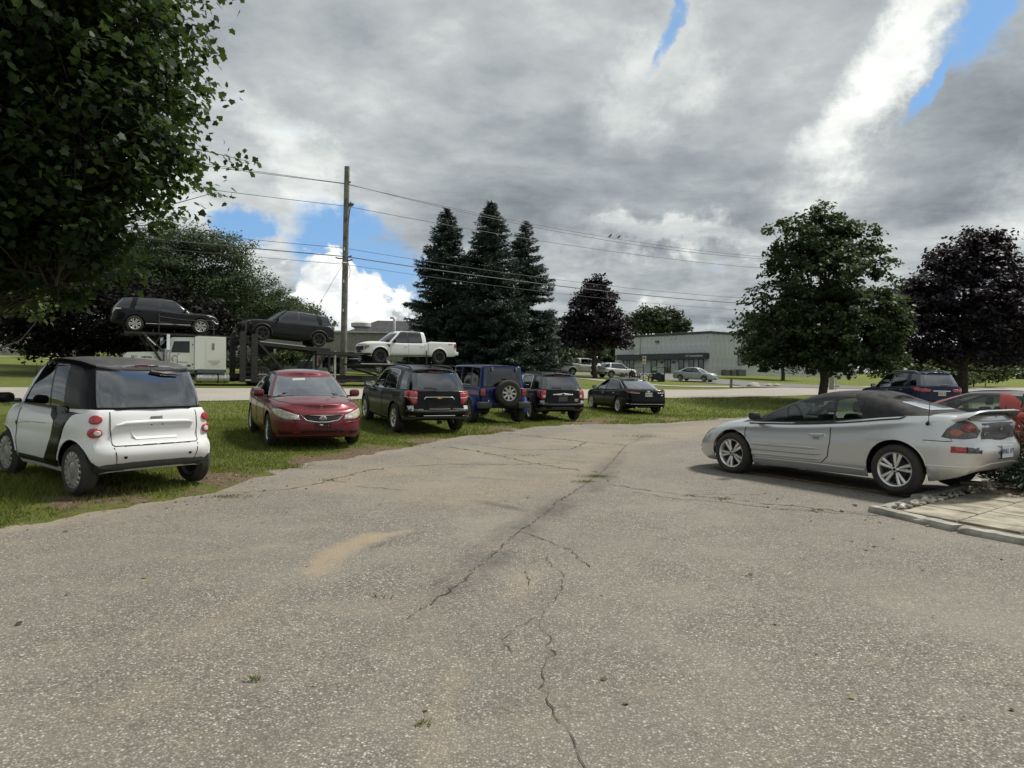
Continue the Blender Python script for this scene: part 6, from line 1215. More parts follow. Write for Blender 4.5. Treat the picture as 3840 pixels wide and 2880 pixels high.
MB().box((.40, 1.115, 2.40), (.05, .03, .08)).build('door_hinge', M_RIG2, dr); MB().box((.40, 1.115, 1.25), (.05, .03, .08)).build('door_hinge', M_RIG2, dr); MB().box((.66, 1.118, 1.16), (.24, .02, .10)).build('door_latch', BLK, dr)
for z_ in (1.10, 1.9): pass
sl_ = MB().prism([(.28, .94), (.28, 2.86), (.05, 2.92), (-1.78, 2.92), (-1.80, .94)], -1.16, 1.16).build('sleeper_box', M_CAB, tr); MB().box((-1.02, 1.163, 2.20), (1.08, .012, 1.26)).build('locker_panel', paint('cab white warm', (.84, .83, .76), 0, .4, 0, .05), sl_); MB().box((-.92, 1.172, 2.32), (.17, .012, .40), bev=.004).build('sleeper_vent', mat('vent grey', (.22, .22, .24), .5), sl_); MB().box((-1.02, 1.166, 1.36), (1.02, .014, .36)).build('notice_panel', paint('cab white warm'), sl_)
INKB = mat('black decal', (.03, .03, .03), .5); INKG = mat('grey decal', (.24, .24, .22), .5)
side = lambda x, z, y=1.112: frame((x, y, z), (-1, 0, 0), (0, 0, 1))
text('fleet_number', '2611', .20, side(4.0, 1.62, .966), INKB, tr, .002, .003); text('maker_lettering', 'WESTERN', .13, side(3.25, 1.60, .966), INKB, tr, .002, .006, 1.1); text('maker_lettering', 'STAR', .13, side(2.62, 1.60, .966), INKG, tr, .002, .002, 1.1)
text('company_lettering', 'AUTO', .13, side(1.23, 1.36), INKB, dr, .002, .002, 1.1); text('company_lettering', 'LINE', .13, side(.86, 1.36), INKG, dr, .002, .001, 1.1); text('door_notice', 'CVOR 148-250', .06, side(1.15, 1.08), INKG, dr, .002, .001)
for k, (t_, z_) in enumerate((('THIS VEHICLE IS MAINTAINED', 1.47), ('FOR SAFE OPERATION, CALL', 1.40), ('TO REPORT DRIVING', 1.33), ('1-800-555-0142', 1.26))): text('notice_lettering', t_, .062, side(-1.0, z_, 1.176), INKG, sl_, .001, .001)
mb = MB()   # door emblem: a ring-shaped head with three plumes
for (cx_, cz_, r0, r1, a0, a1) in ((1.55, 1.55, .20, .155, -30, 250), (1.60, 1.46, .10, .06, 60, 330), (1.44, 1.42, .09, .05, -120, 170)):
    A_ = np.linspace(R(a0), R(a1), 16); n0 = len(mb.v)
    for q, a in enumerate(A_):
        w_ = r0 - (r0 - r1) * math.sin(math.pi * q / 15) ** .5
        mb.v += [(cx_ - r0 * math.cos(a), 1.112, cz_ + r0 * math.sin(a)), (cx_ - w_ * math.cos(a), 1.112, cz_ + w_ * math.sin(a))]
    mb.f += [(n0 + 2 * q, n0 + 2 * q + 1, n0 + 2 * q + 3, n0 + 2 * q + 2) for q in range(15)]
for k in range(3): mb.bar((1.42 - k * .06, 1.112, 1.72 + k * .015), (1.36 - k * .06, 1.112, 1.86 + k * .01), .004, .022, (0, 1, 0))
ob('door_emblem', mb.v, mb.f, INKB, dr)
MB().box((-.75, 0, .62), (7.0, .95, .28)).build('chassis', M_RIG, tr); MB().box((1.1, 1.10, .82), (1.65, .06, .24)).build('step_skirt', M_SKIRT, tr); MB().box((-.85, 1.14, .86), (1.9, .06, .22)).build('sleeper_skirt', M_SKIRT, tr); MB().lathe([(-.02, .18), (.02, .20), (.05, .12), (.05, 0)], 14, 'y', (.12, 1.10, .80)).build('filler_cap', BLK, tr)
ft = MB().lathe([(-1.12, 0), (-1.12, .24), (-1.08, .30), (1.08, .30), (1.12, .24), (1.12, 0)], 28, 'x', (-.95, .86, .47)).build('fuel_tank', M_TANK, tr, True)
for x_ in (-1.75, -1.28, -.15, .02): MB().lathe([(-.045, .306), (-.04, .316), (.04, .316), (.045, .306)], 28, 'x', (x_, .86, .47)).build('tank_strap', M_RIG if x_ == -1.28 else CHR, ft, True)
for sg in (1, -1):
    MB().bar((1.98, sg * 1.20, 2.05), (1.98, sg * 1.20, 2.95), .16, .20).build('side_mirror', CHR, tr)
add_wheels(tr, (3.55,), 1.12, .50, .50, .30, .28, 'fat', 8, ALLOY); add_wheels(tr, (-4.3, -6.1), 1.10, .50, .50, .52, .28, 'fat', 8, DALLOY)
MB().tube([(.2, 1.0, 1.0), (.2, 1.0, 3.0)], .07, 8).build('exhaust_stack', CHR, tr)
# head ramp above the cab, carried by the tractor
hr = MB()
for sg in (1, -1): hr.bar((4.6, sg * .98, 2.97), (-2.1, sg * .98, 2.93), .34, .12); 
for x_ in np.linspace(4.3, -1.9, 9): hr.bar((x_, -.98, 2.90), (x_, .98, 2.90), .10, .06)
hr.build('head_ramp', M_RIG, tr)
for sg in (1, -1):
    MB().bar((3.5, sg * 1.06, 3.02), (2.35, sg * 1.06, 1.35), .14, .12).build('ramp_strut', M_RIG, tr); MB().bar((3.55, sg * 1.12, 3.0), (2.15, sg * 1.12, 1.9), .10, .10).build('ramp_strut', M_RIG2, tr); MB().tube([(3.25, sg * 1.14, 2.72), (2.75, sg * 1.14, 2.3)], .045, 8).build('lift_ram', mat('ram steel', (.6, .6, .58), .2, .9), tr, True); MB().bar((2.3, sg * 1.02, 3.0), (2.9, sg * 1.02, 2.2), .10, .10).build('ramp_strut', M_RIG, tr)
    for x_, h_ in ((2.55, 1.05), (-.95, .95)): MB().tube([(x_, sg * 1.16, 3.0), (x_, sg * 1.16, 3.05 + h_)], .025, 6).build('rail_post', M_RIG2, tr)
    for k in range(3):
        zz = 3.35 + k * .33; MB().tube([(2.55 - 3.5 * t, sg * 1.17, zz + .28 - .10 * math.sin(math.pi * t) - .10 * t) for t in np.linspace(0, 1, 9)], .012, 5).build('safety_cable', M_RIG2, tr)
tr.scale = (.695, 1, .83)
# trailer
tl = rig_thing('car_trailer', 'black steel car-carrier trailer with ladder posts and sloping decks', 'trailer', NOSE + 4.6)
for sg in (1, -1):
    fx = -2.25
    mb = MB(); mb.box((fx, sg * 1.20, 1.75), (.30, .16, 3.05)); mb.box((fx - .62, sg * 1.20, 1.70), (.34, .18, 2.95)); mb.build('ladder_post', M_RIG, tl)
    for k in range(8): MB().tube([(fx - .10, sg * 1.22, .55 + k * .30), (fx - .50, sg * 1.22, .55 + k * .30)], .022, 6).build('ladder_rung', M_RIG2, tl)
    MB().bar((fx - .62, sg * 1.18, 2.95), (-4.9, sg * 1.18, .55), .10, .12).build('diagonal_brace', M_RIG, tl); MB().bar((-7.0, sg * 1.18, 2.1), (-6.2, sg * 1.18, .7), .10, .12).build('diagonal_brace', M_RIG, tl)
    MB().bar((fx, sg * 1.20, .36), (-5.0, sg * 1.20, .34), .14, .22).build('lower_rail', M_RIG, tl); MB().bar((-5.0, sg * 1.20, .34), (-11.2, sg * 1.20, .42), .14, .22).build('lower_rail', M_RIG, tl); MB().bar((-9.2, sg * 1.20, .52), (-16.0, sg * 1.20, .60), .16, .30).build('side_rail', M_RIG, tl)
    for x_ in (-2.55, -3.9, -8.6, -9.9, -11.0): MB().box((x_, sg * 1.275, .36), (.30, .01, .05)).build('reflector_tape', WHT if int(abs(x_) * 10) % 2 else mat('tape red', (.4, .03, .03), .4), tl)
    for x_ in (-7.2, -7.55): MB().box((x_, sg * 1.16, 1.35), (.10, .12, 1.9)).build('deck_post', M_RIG if x_ > -7.3 else mat('post white', (.62, .62, .6), .6, var=.3), tl)
    for x_ in (-11.5, -12.4): pass
    MB().box((-4.9, sg * 1.1, .95), (.75, .2, .65)).build('tool_box', mat('tool box', (.05, .052, .05), .6), tl)
    mb = MB(); mb.bar((-2.3, sg * .78, 2.79), (-7.3, sg * .78, 2.39), .52, .10); mb.build('deck_runway', M_RIG, tl); MB().bar((-2.3, sg * 1.06, 2.72), (-7.3, sg * 1.06, 2.30), .10, .26).build('deck_beam', M_RIG, tl); MB().bar((-3.2, sg * 1.12, 2.74), (-5.8, sg * 1.12, 2.53), .03, .05).build('deck_edge', mat('edge steel', (.55, .55, .53), .35, .8), tl)
    MB().bar((-6.4, sg * .9, 2.18), (-9.0, sg * .9, 2.10), .8, .22).build('gantry_plate', M_RIG, tl)
    MB().bar((-8.9, sg * .78, 1.49), (-15.8, sg * .78, 1.53), .55, .10).build('rear_runway', M_RIG, tl); MB().bar((-9.2, sg * 1.08, 1.52), (-11.6, sg * 1.08, 1.54), .05, .06).build('runway_edge', mat('edge steel'), tl); MB().bar((-9.5, sg * 1.05, 1.20), (-11.2, sg * 1.05, .75), .10, .12).build('diagonal_brace', M_RIG, tl); MB().bar((-11.6, sg * 1.05, .7), (-13.0, sg * 1.05, 1.35), .10, .12).build('diagonal_brace', M_RIG, tl)
    MB().box((-13.6, sg * 1.2, 1.95), (.06, .06, 1.15)).build('tie_post', M_RIG, tl); MB().bar((-13.6, sg * 1.2, 1.42), (-16.0, sg * 1.2, 1.50), .06, .06).build('tie_rail', M_RIG, tl)
    MB().tube([(-2.4, sg * 1.2, 3.2), (-2.4, sg * 1.2, 3.95)], .03, 6).build('rail_post', M_RIG2, tl)
for x_ in np.linspace(-3.0, -7.0, 6): MB().bar((x_, -1.0, 2.70 + (x_ + 2.3) * .08), (x_, 1.0, 2.70 + (x_ + 2.3) * .08), .12, .08).build('deck_crossbar', M_RIG, tl)
for x_ in np.linspace(-9.2, -15.4, 7): MB().bar((x_, -1.0, 1.40), (x_, 1.0, 1.40), .12, .08).build('deck_crossbar', M_RIG, tl)
MB().bar((-4.2, 1.0, .52), (-5.4, 1.0, .82), .6, .05).build('loading_skid', mat('edge steel'), tl); MB().bar((-3.1, 1.0, .72), (-4.1, 1.0, .74), .4, .05).build('loading_skid', mat('edge steel'), tl)
add_wheels(tl, (-12.3, -13.6), 1.12, .42, .42, .30, .24, 'fat', 8, DALLOY)
MB().box((-9.0, 0, .62), (8.0, .9, .22)).build('spine', M_RIG, tl); MB().tube([(-13.0, 1.14, 1.28), (-13.0, 1.16, 1.28)], .09, 14).build('side_lamp', WHT, tl); MB().box((-2.6, 0, 3.0), (.5, 2.3, .14)).build('front_crossbeam', M_RIG, tl)
tl.scale = (.9, 1, .83)
for rt_, kx in ((tr, .695), (tl, .9)):
    for ch in rt_.children:
        if ch.name.startswith('wheel'): ch.scale = (1 / kx, 1, 1 / .83); ch.rotation_euler = (0, 0, ch.rotation_euler[2]); ch.location.z = .50 / .83 if rt_ is tr else .42 / .83
RM = Matrix.Translation((*qt(TQ, NOSE + 4.6), tz(*qt(TQ, 2.)) + .02)) @ Matrix.Rotation(R(TPH + 180), 4, 'Z')
def on_rig(x, y, z): return tuple(RM @ Vector((x, y, z)))
def deck_t(t): return -(t - NOSE - 4.6)
carried_suv(on_rig(deck_t(4.68), 0, 2.50), TPH, .0, 'black crossover with silver wheels riding over the truck cab', 'lux')
carried_suv(on_rig(deck_t(10.5), 0, 2.20), TPH + 180, 4.4, 'dark grey-green SUV tilted on the sloping upper deck of the trailer', 'rugged')
pickup_truck(on_rig(deck_t(17.5), 0, 1.30), TPH + 180, -.3, 'white crew-cab pickup with black wheels loaded on the rear of the trailer', P_WHT, 'new', 5.88, BALLOY, GL_D)

# ================================================================== utility pole, wires, birds
PX, PY = -10.07, 42.3; PZ = tz(PX, PY)
M_POLE = mat('weathered pole', (.185, .175, .155), .9, var=.4, vscale=4, bump=.6, bscale=30, tint2=(.11, .105, .095))
up = thing('utility_pole', 'tall weathered wooden utility pole behind the car transporter', 'utility pole', (PX, PY, PZ)); up.scale = (1.08, 1.08, 1.08)
lean = lambda z: .006 * z
MB().tube([(lean(z), 0, z) for z in (-.5, 0, 2, 5, 8, 11, 11.9)], [.19, .185, .178, .165, .155, .145, .14], 14).build('post', M_POLE, up, True)
ZT = 11.0; 
MB().tube([(.10, -.12, 7.2), (.20, -.30, 8.3), (.36, -.55, 9.3), (.42, -.62, 9.55)], .032, 7).build('lamp_arm', mat('galvanised', (.20, .22, .22), .5, .7), up, True); lh = MB().lathe([(-.10, 0), (-.11, .09), (-.02, .17), (.03, .17), (.06, .08), (.12, .04), (.18, 0)], 16, 'z', (.47, -.72, 9.68)).build('lamp_head', mat('lamp housing', (.10, .12, .12), .5), up, True)
for z_, w_ in ((7.35, .07), (5.6, .06), (4.0, .06), (1.4, .045)): MB().box((-.02 + lean(z_), -.18, z_), (w_, .012, w_ * 2.6)).build('pole_tag', WHT, up)
MB().lathe([(-.03, .178), (.03, .178)], 14, 'z', (.03, 0, 6.62)).build('steel_band', CHR, up)
for (dx_, z_) in ((.17, 6.95), (.19, 6.75), (-.2, 6.85)): MB().tube([(0, 0, z_), (dx_ * 1.6, -.08, z_), (dx_ * 2.4, -.1, z_ + .05)], .035, 6).build('bracket', M_RIG, up, True)
MB().tube([(.2, -.15, 6.75), (.36, -.2, 6.2), (.33, -.2, 5.85), (.14, -.18, 5.75)], .012, 5).build('drop_cable', M_RIG, up); MB().tube([(.22, -.15, 6.7), (.24, -.2, 6.2), (.12, -.18, 5.8)], .018, 5).build('drop_cable', M_RIG, up)
for z_ in (11.05, 9.75): MB().lathe([(0, .03), (.05, .055), (.09, .03), (.12, .045), (.15, 0)], 10, 'x', (.17, -.05, z_)).build('insulator', BLK, up, True)
M_WIRE = mat('wire', (.05, .052, .055), .6)
def wire(label, zl, z0, zr, rad, sagl, sagr, tl_=62, tr_=58, lat=0., latl=None, latr=None):
    pts = []
    for t in np.linspace(-tl_, tr_, 61):
        f = abs(t) / (tl_ if t < 0 else tr_); ze = zl if t < 0 else zr; sg = sagl if t < 0 else sagr; lt = lat + ((latl if t < 0 else latr) or 0) * f
        pts.append((PX + TD[0] * t + ND[0] * lt, PY + TD[1] * t + ND[1] * lt, PZ + 1.08 * (z0 + (ze - z0) * f - 4 * sg * f * (1 - f))))
    tag(MB().tube(pts, rad, 5).build('power_line', M_WIRE, None, True), label, 'wire', 'wires along the street')
wire('topmost power line at the pole head, rear strand', 12.0, 10.98, 12.4, .016, .7, 1.1, latl=2.5, latr=2.2, lat=.1); wire('topmost power line at the pole head, front strand', 11.9, 10.95, 12.2, .016, .75, 1.6, latl=-1., latr=-1.2, lat=-.1); wire('power line just under the pole head on its own insulator', 10.7, 9.72, 10.9, .016, .7, .9, lat=-.1)
wire('thin communication line just above the lamp bracket', 8.4, 7.45, 8.2, .014, .6, .85, lat=.12); wire('thick bundled communication cable on the pole brackets', 7.9, 6.95, 7.6, .028, .55, .75, lat=-.15); wire('lowest thin line tied below the pole brackets', 7.5, 6.55, 7.1, .012, .55, .8, lat=.05)
g_ = MB(); gx = [(PX - .15, PY, PZ + 7.0), (PX - 3.3, PY - .6, PZ + 1.1)]; g_.tube(gx, .010, 5); tag(g_.build('guy_wire', M_WIRE, None), 'slanting guy wire running from the pole brackets down to the left', 'wire'); 
gs = MB().tube([(PX - 1.25, PY - .22, PZ + 4.93), (PX - 1.33, PY - .24, PZ + 4.78)], .035, 7).build('guy_strain_insulator', mat('porcelain', (.25, .25, .25), .3), None, True); tag(gs, 'small strain insulator halfway along the slanting guy wire', 'insulator')
tag(MB().tube([(PX - 1.05, PY - .9, PZ + .0), (PX - 1.05, PY - .9, PZ + 1.5)], .04, 8).build('marker_stake', mat('yellow guard', (.55, .42, .06), .6), None, True), 'yellow guard stake standing beside the utility pole', 'stake')

# ================================================================== buildings
M_SID = mat('grey steel siding', (.56, .585, .60), .55, .1, var=.14, vscale=1.2); M_SID2 = mat('taupe steel siding', (.36, .35, .32), .6, .1, var=.14, vscale=1.2); M_TRIM = mat('dark trim', (.035, .042, .048), .6, var=.2); M_DGL = mat('dark window pane', (.012, .015, .017), .06, 0, .8); M_WFR = mat('white frame', (.62, .63, .61), .6); M_ROOF = mat('dark shingle roof', (.045, .047, .05), .85, var=.3, vscale=3, bump=.4, bscale=40); M_WHB = mat('white cladding', (.62, .64, .62), .6, var=.08, vscale=2)
PANEL = {}
def siding(root, o, dirv, out, length, h, m, pw=.9, ribs=3, z0=0., name='siding_panel', depth=.045):
    """ribbed steel sheets hung side by side; o start, dirv along, out outward (2D, local)"""
    k = max(1, round(length / pw)); pw = length / k; key = (round(pw, 3), round(h, 3), m.name, ribs)
    if key not in PANEL:
        v = []; f = []; rp = pw / ribs; xs = []
        for r_ in range(ribs): xs += [(r_ * rp + .004, 0), (r_ * rp + rp * .55, 0), (r_ * rp + rp * .63, depth), (r_ * rp + rp * .87, depth), (r_ * rp + rp * .95, 0)]
        xs.append((pw - .004, 0))
        for x_, y_ in xs: v += [(x_, y_, 0), (x_, y_, h)]
        for i in range(len(xs) - 1): f.append((2 * i, 2 * i + 2, 2 * i + 3, 2 * i + 1))
        me = bpy.data.meshes.new(name); me.from_pydata(v, [], f); me.materials.append(m); me.update(); PANEL[key] = me
    a = math.atan2(dirv[1], dirv[0]); flip = (math.cos(a) * out[1] - math.sin(a) * out[0]) < 0
    for i in range(k):
        ob_ = bpy.data.objects.new(name, PANEL[key]); COL.objects.link(ob_); ob_.parent = root
        ob_.location = (o[0] + dirv[0] * pw * i, o[1] + dirv[1] * pw * i, z0); ob_.rotation_euler = (0, 0, a); ob_.scale = (1, -1 if flip else 1, 1)
def window(root, o, d, n_, w_, h_, z_, frame_m=M_TRIM, bars=(), fw=.06, name='window', pm=M_DGL):
    """window standing proud of a wall: frame with pane and bars; o start (2D), d along, n_ outward"""
    d = Vector((*d, 0)); n_ = Vector((*n_, 0)); o = Vector((*o, 0)); mb = MB()
    P_ = lambda u, z, k: o + d * u + n_ * k + Vector((0, 0, z))
    def slab(u0, u1, z0, z1, k0, k1): mb.add([P_(u, z, k) for u in (u0, u1) for z in (z0, z1) for k in (k0, k1)], [(0, 1, 3, 2), (4, 6, 7, 5), (0, 4, 5, 1), (2, 3, 7, 6), (0, 2, 6, 4), (1, 5, 7, 3)])
    slab(0, w_, z_, z_ + fw, .04, .11); slab(0, w_, z_ + h_ - fw, z_ + h_, .04, .11); slab(0, fw, z_ + fw, z_ + h_ - fw, .04, .11); slab(w_ - fw, w_, z_ + fw, z_ + h_ - fw, .04, .11)
    for (t, v) in bars:
        if v: slab(w_ * t - fw * .4, w_ * t + fw * .4, z_ + fw, z_ + h_ - fw, .05, .10)
        else: slab(fw, w_ - fw, z_ + h_ * t - fw * .4, z_ + h_ * t + fw * .4, .05, .10)
    wn = mb.build(name, frame_m, root); mb = MB(); slab(fw * .5, w_ - fw * .5, z_ + fw * .5, z_ + h_ - fw * .5, .055, .07); mb.build('pane', pm, wn); return wn
# ---- right: pale ribbed metal building with a dark canopy over the entrance side
bx_, by_ = 26.4, 95.0; bz_ = tz(bx_, by_) - .05
b2 = thing('metal_building', 'pale ribbed metal building with a dark canopy band and tall dark windows', 'building', (bx_, by_, bz_), 123)
HB = 5.75; LL = 19.0; LR = 34.0
MB().prism([(0.05, -.05), (LL - .05, -.05), (LL - .05, -LR + .05), (.05, -LR + .05)], -.4, HB - .05, 'z').build('core_wall', M_SID2, b2)
siding(b2, (0, 0), (1, 0), (0, 1), LL, HB - 2.9, M_SID, .95, 3, 2.9); siding(b2, (0, 0), (0, -1), (-1, 0), LR, HB, M_SID, .95, 3, 0.); siding(b2, (0, 0), (1, 0), (0, 1), LL, 2.2, M_SID, .95, 4, 0.)
MB().box((LL / 2, -LR / 2, HB + .06), (LL + .3, LR + .3, .12)).build('roof', M_ROOF, b2); MB().box((LL / 2, .14, HB - .05), (LL + .3, .06, .26)).build('eave_trim', M_TRIM, b2); MB().box((-.14, -LR / 2, HB - .05), (.06, LR + .3, .26)).build('eave_trim', M_TRIM, b2)
cn = MB().box((LL / 2 - .6, .50, 2.55), (LL - 1.6, .95, .82)).build('canopy', M_TRIM, b2); text('sign_lettering', 'Air Communications', .36, frame((1.9, .985, 2.58), (-1, 0, 0), (0, 0, 1)), M_WFR, cn, .01, .004, 1.0)
def tpos(u):
    a = (u - 1920) / 2662; return (26.4 - 95 * a) / (.545 + .839 * a)
for (a, b) in ((150, 210), (240, 310), (565, 655), (985, 1065), (1135, 1215), (1280, 1360)):
    t1, t0 = tpos(2300 + a / 4.022), tpos(2300 + b / 4.022); window(b2, (t0, .02), (1, 0), (0, 1), t1 - t0, 1.75 if a != 565 else 2.0, .40 if a != 565 else .1, M_TRIM, (), .07)
t1, t0 = tpos(2300 + 775 / 4.022), tpos(2300 + 865 / 4.022); dd = window(b2, (t0, .02), (1, 0), (0, 1), t1 - t0, 2.1, .02, M_TRIM, ((.5, 1),), .08, 'entrance_door')
for px_ in (735, 910): t_ = tpos(2300 + px_ / 4.022); MB().box((t_, .12, 1.75), (.28, .16, .26)).build('wall_lamp', M_TRIM, b2)
t_ = tpos(2300 + 912 / 4.022); MB().box((t_, .08, 1.2), (.42, .03, .5)).build('notice_board', M_WFR, b2)
t_ = tpos(2300 + 320 / 4.022); window(b2, (t_, .02), (1, 0), (0, 1), 1.25, 1.35, 3.55, M_WFR, ((.5, 0),), .12)
t_ = tpos(2300 + 660 / 4.022); MB().box((t_, .2, 4.75), (.5, .3, .3)).build('flood_lamp', mat('lamp grey', (.12, .12, .11), .6), b2); t_ = tpos(2300 + 400 / 4.022); MB().tube([(t_, .12, 3.1), (t_, .12, 5.5)], .06, 6).build('downpipe', M_SID2, b2)
for px_ in (405, 440): t_ = tpos(2300 + px_ / 4.022); MB().box((t_, 1.02, 2.98), (.24, .1, .14)).build('canopy_lamp', mat('lit lamp', (.8, .8, .78), .5), b2)
for px_ in (865, 930, 1410): t_ = max(.3, tpos(2300 + px_ / 4.022)); MB().tube([(t_, .12, 5.3), (t_, .3, 5.1)], .08, 8).build('soil_vent', M_WFR, b2)
for y_ in (-5.6, -8.4): window(b2, (0, y_), (0, -1), (-1, 0), 1.2, 1.35, 1.45, M_TRIM, (), .08)
MB().tube([(LL - 4, -1.0, HB), (LL - 4, -1.0, HB + .55)], .18, 10).build('roof_vent', mat('galvanised', (.2, .22, .22), .5, .7), b2); MB().box((LL / 2, -.35, HB + .14), (LL, .3, .06)).build('roof_edge', M_WFR, b2)
for i, (y_, w_, h_) in enumerate(((-1.6, .8, .75), (-2.9, .8, .75), (-4.6, 1.5, .85))):
    q = b2.matrix_world @ Vector((-1.3, y_, 0)); a_ = thing('air_conditioner', ('small grey outdoor cooling unit nearest the building corner', 'small grey outdoor cooling unit between the corner and the wide one', 'wide grey outdoor cooling unit by the side wall of the metal building')[i], 'air conditioner', (q.x, q.y, tz(q.x, q.y)), 123, 'cooling units by the metal building')
    MB().box((0, 0, h_ / 2), (.8, w_, h_), bev=.03).build('casing', mat('unit grey', (.10, .105, .11), .6), a_); MB().lathe([(0, .30), (.03, .30), (.03, 0)], 14, 'z', (0, 0, h_)).build('fan_grille', UND, a_)
# ---- centre: low grey building behind the transporter
cx_, cy_ = -27.0, 65.0; cz_ = tz(cx_ + 8, cy_) - .1
b1 = thing('workshop_building', 'long low taupe metal building with a dark hipped roof behind the transporter', 'building', (cx_, cy_, cz_), 3)
W1, H1 = 30.0, 3.72
MB().prism([(.05, .06), (W1 - .05, .06), (W1 - .05, 14), (.05, 14)], -.5, H1 - .06, 'z').build('core_wall', M_SID2, b1); siding(b1, (8.6, 0), (1, 0), (0, -1), W1 - 8.6, H1, M_SID2, .9, 4, 0.); siding(b1, (0, 0), (1, 0), (0, -1), 8.6, H1 - 2.25, M_SID2, .9, 4, 2.25)
MB().box((4.3, -.03, .45), (8.6, .05, 1.0)).build('plinth_wall', mat('dark block', (.07, .075, .08), .8, var=.2), b1); MB().box((W1 / 2, -.1, H1 - .02), (W1 + .2, .25, .16)).build('eave_trim', M_SID, b1)
for k in range(5): window(b1, (.1 + k * 1.7, .05), (1, 0), (0, -1), 1.68, 1.28, .95, M_WFR, (), .09)
MB().add([(10.4, 3.0, H1 - .1), (32, 3.0, H1 - .1), (32, 13, H1 - .1), (10.4, 13, H1 - .1), (13.6, 6.5, H1 + 1.55), (30, 6.5, H1 + 1.5), (30, 9.5, H1 + 1.5), (13.6, 9.5, H1 + 1.55)], [(0, 1, 5, 4), (1, 2, 6, 5), (2, 3, 7, 6), (3, 0, 4, 7), (4, 5, 6, 7)]).build('hip_roof', M_ROOF, b1); MB().box((W1 / 2, 7, H1 - .02), (W1, 13.8, .05)).build('flat_roof', M_ROOF, b1)
mb = MB(); mb.lathe([(0, .55), (.45, .6), (.62, .95), (.95, .95), (1.1, .5), (1.12, 0)], 14, 'z', (12.6, 2.4, H1)); mb.build('roof_fan', mat('fan white', (.55, .55, .52), .6, var=.2), b1, True); MB().tube([(15.8, 2.0, H1), (15.8, 2.0, H1 + 1.35), (15.7, 2.0, H1 + 1.5), (15.4, 2.0, H1 + 1.52)], .13, 8).build('vent_pipe', M_WFR, b1, True)
# ---- small glazed entrance between the spruces and the purple tree
ex_, ey_ = 3.9, 84.0; b3 = thing('entrance_block', 'dark grey flat-roofed entrance block with glazed double doors beyond the spruces', 'building', (ex_, ey_, tz(ex_, ey_) - .1), 4)
MB().box((-4, 3, 1.7), (10, 6, 3.4)).build('wall', mat('slate render', (.085, .09, .095), .8, var=.15), b3); window(b3, (-2.9, 0), (1, 0), (0, -1), 1.5, .95, 1.05, M_TRIM, (), .08, 'window'); 
for z_ in (1.02, 2.0): MB().box((-2.15, -.10, z_), (1.5, .10, .16)).build('window_ledge', M_WFR, b3)
gd = window(b3, (-1.0, 0), (1, 0), (0, -1), 1.95, 2.05, .05, mat('aluminium', (.36, .38, .38), .4, .5), ((.6, 1), (.47, 0)), .10, 'glazed_door'); MB().box((1.25, -.15, 1.1), (.42, .3, 2.3)).build('pillar', mat('pale pillar', (.42, .42, .40), .7), b3); MB().box((-1.95, -.1, .08), (.4, .05, .3)).build('wall_lamp', WHT, b3)
for i, x_ in enumerate((6.05, 6.55, 7.1)): tag(MB().tube([(x_, 83.2, tz(x_, 83.2) - .1), (x_, 83.2, tz(x_, 83.2) + 1.5)], .07 if i < 2 else .16, 8).build('bollard', M_WFR, None, True), ('thin white post beside the glazed entrance block', 'thin white post beside the glazed entrance block', 'thick white post behind the grey tailgate')[i], 'post', 'white posts by the entrance block')
# ---- far left white building
lx_, ly_ = -75.0, 92.0; b4 = thing('white_building', 'plain white clad building at the far edge of the left lawn', 'building', (lx_, ly_, tz(lx_ + 8, ly_)), 4)
MB().box((0, 6, 2.9), (27, 12, 4.6)).build('wall', M_WHB, b4); MB().box((0, 5.9, .25), (26.8, 12.1, 1.1)).build('plinth', mat('concrete'), b4); MB().box((0, 6, 5.25), (27.4, 12.4, .2)).build('roof', M_ROOF, b4); MB().box((0, -.02, 2.75), (27, .02, .04)).build('cladding_joint', M_SID2, b4)
for k in range(7): MB().box((-6 + k * 3, -.18, .25), (.25, .12, 1.1)).build('pilaster', mat('concrete'), b4)

# ================================================================== things on the far lawns
M_WOODD = mat('dark weathered wood', (.06, .05, .042), .85, var=.35, vscale=6)
def picnic(x, y, rz, label):
    r = thing('picnic_table', label, 'picnic table', (x, y, tz(x, y) + .02), rz, 'picnic tables on the far lawn')
    for k in range(5): MB().box((0, -.30 + k * .15, .74), (1.9, .135, .04)).build('table_board', M_WOODD, r)
    for sg in (1, -1):
        for k in range(2): MB().box((0, sg * (.66 + k * .13), .44), (1.9, .12, .04)).build('bench_board', M_WOODD, r)
        for e in (1, -1): MB().bar((sg * .62, e * .25, .72), (sg * .62, e * .68, .0), .09, .09).build('leg', M_WOODD, r)
        MB().bar((sg * .62, -.75, .40), (sg * .62, .75, .40), .05, .12).build('cross_beam', M_WOODD, r); MB().bar((sg * .62, 0, .40), (sg * .1, 0, .70), .05, .08).build('brace', M_WOODD, r)
picnic(12.1, 74.2, 8, 'dark wooden picnic table in front of the white crossover'); picnic(13.85, 74.4, 4, 'dark wooden picnic table beside the black fabric fence')
sx, sy = 14.15, 76.5; sg_ = thing('parking_sign', 'tall white no-parking sign with a red ring above a second disc', 'sign', (sx, sy, tz(sx, sy)), 0)
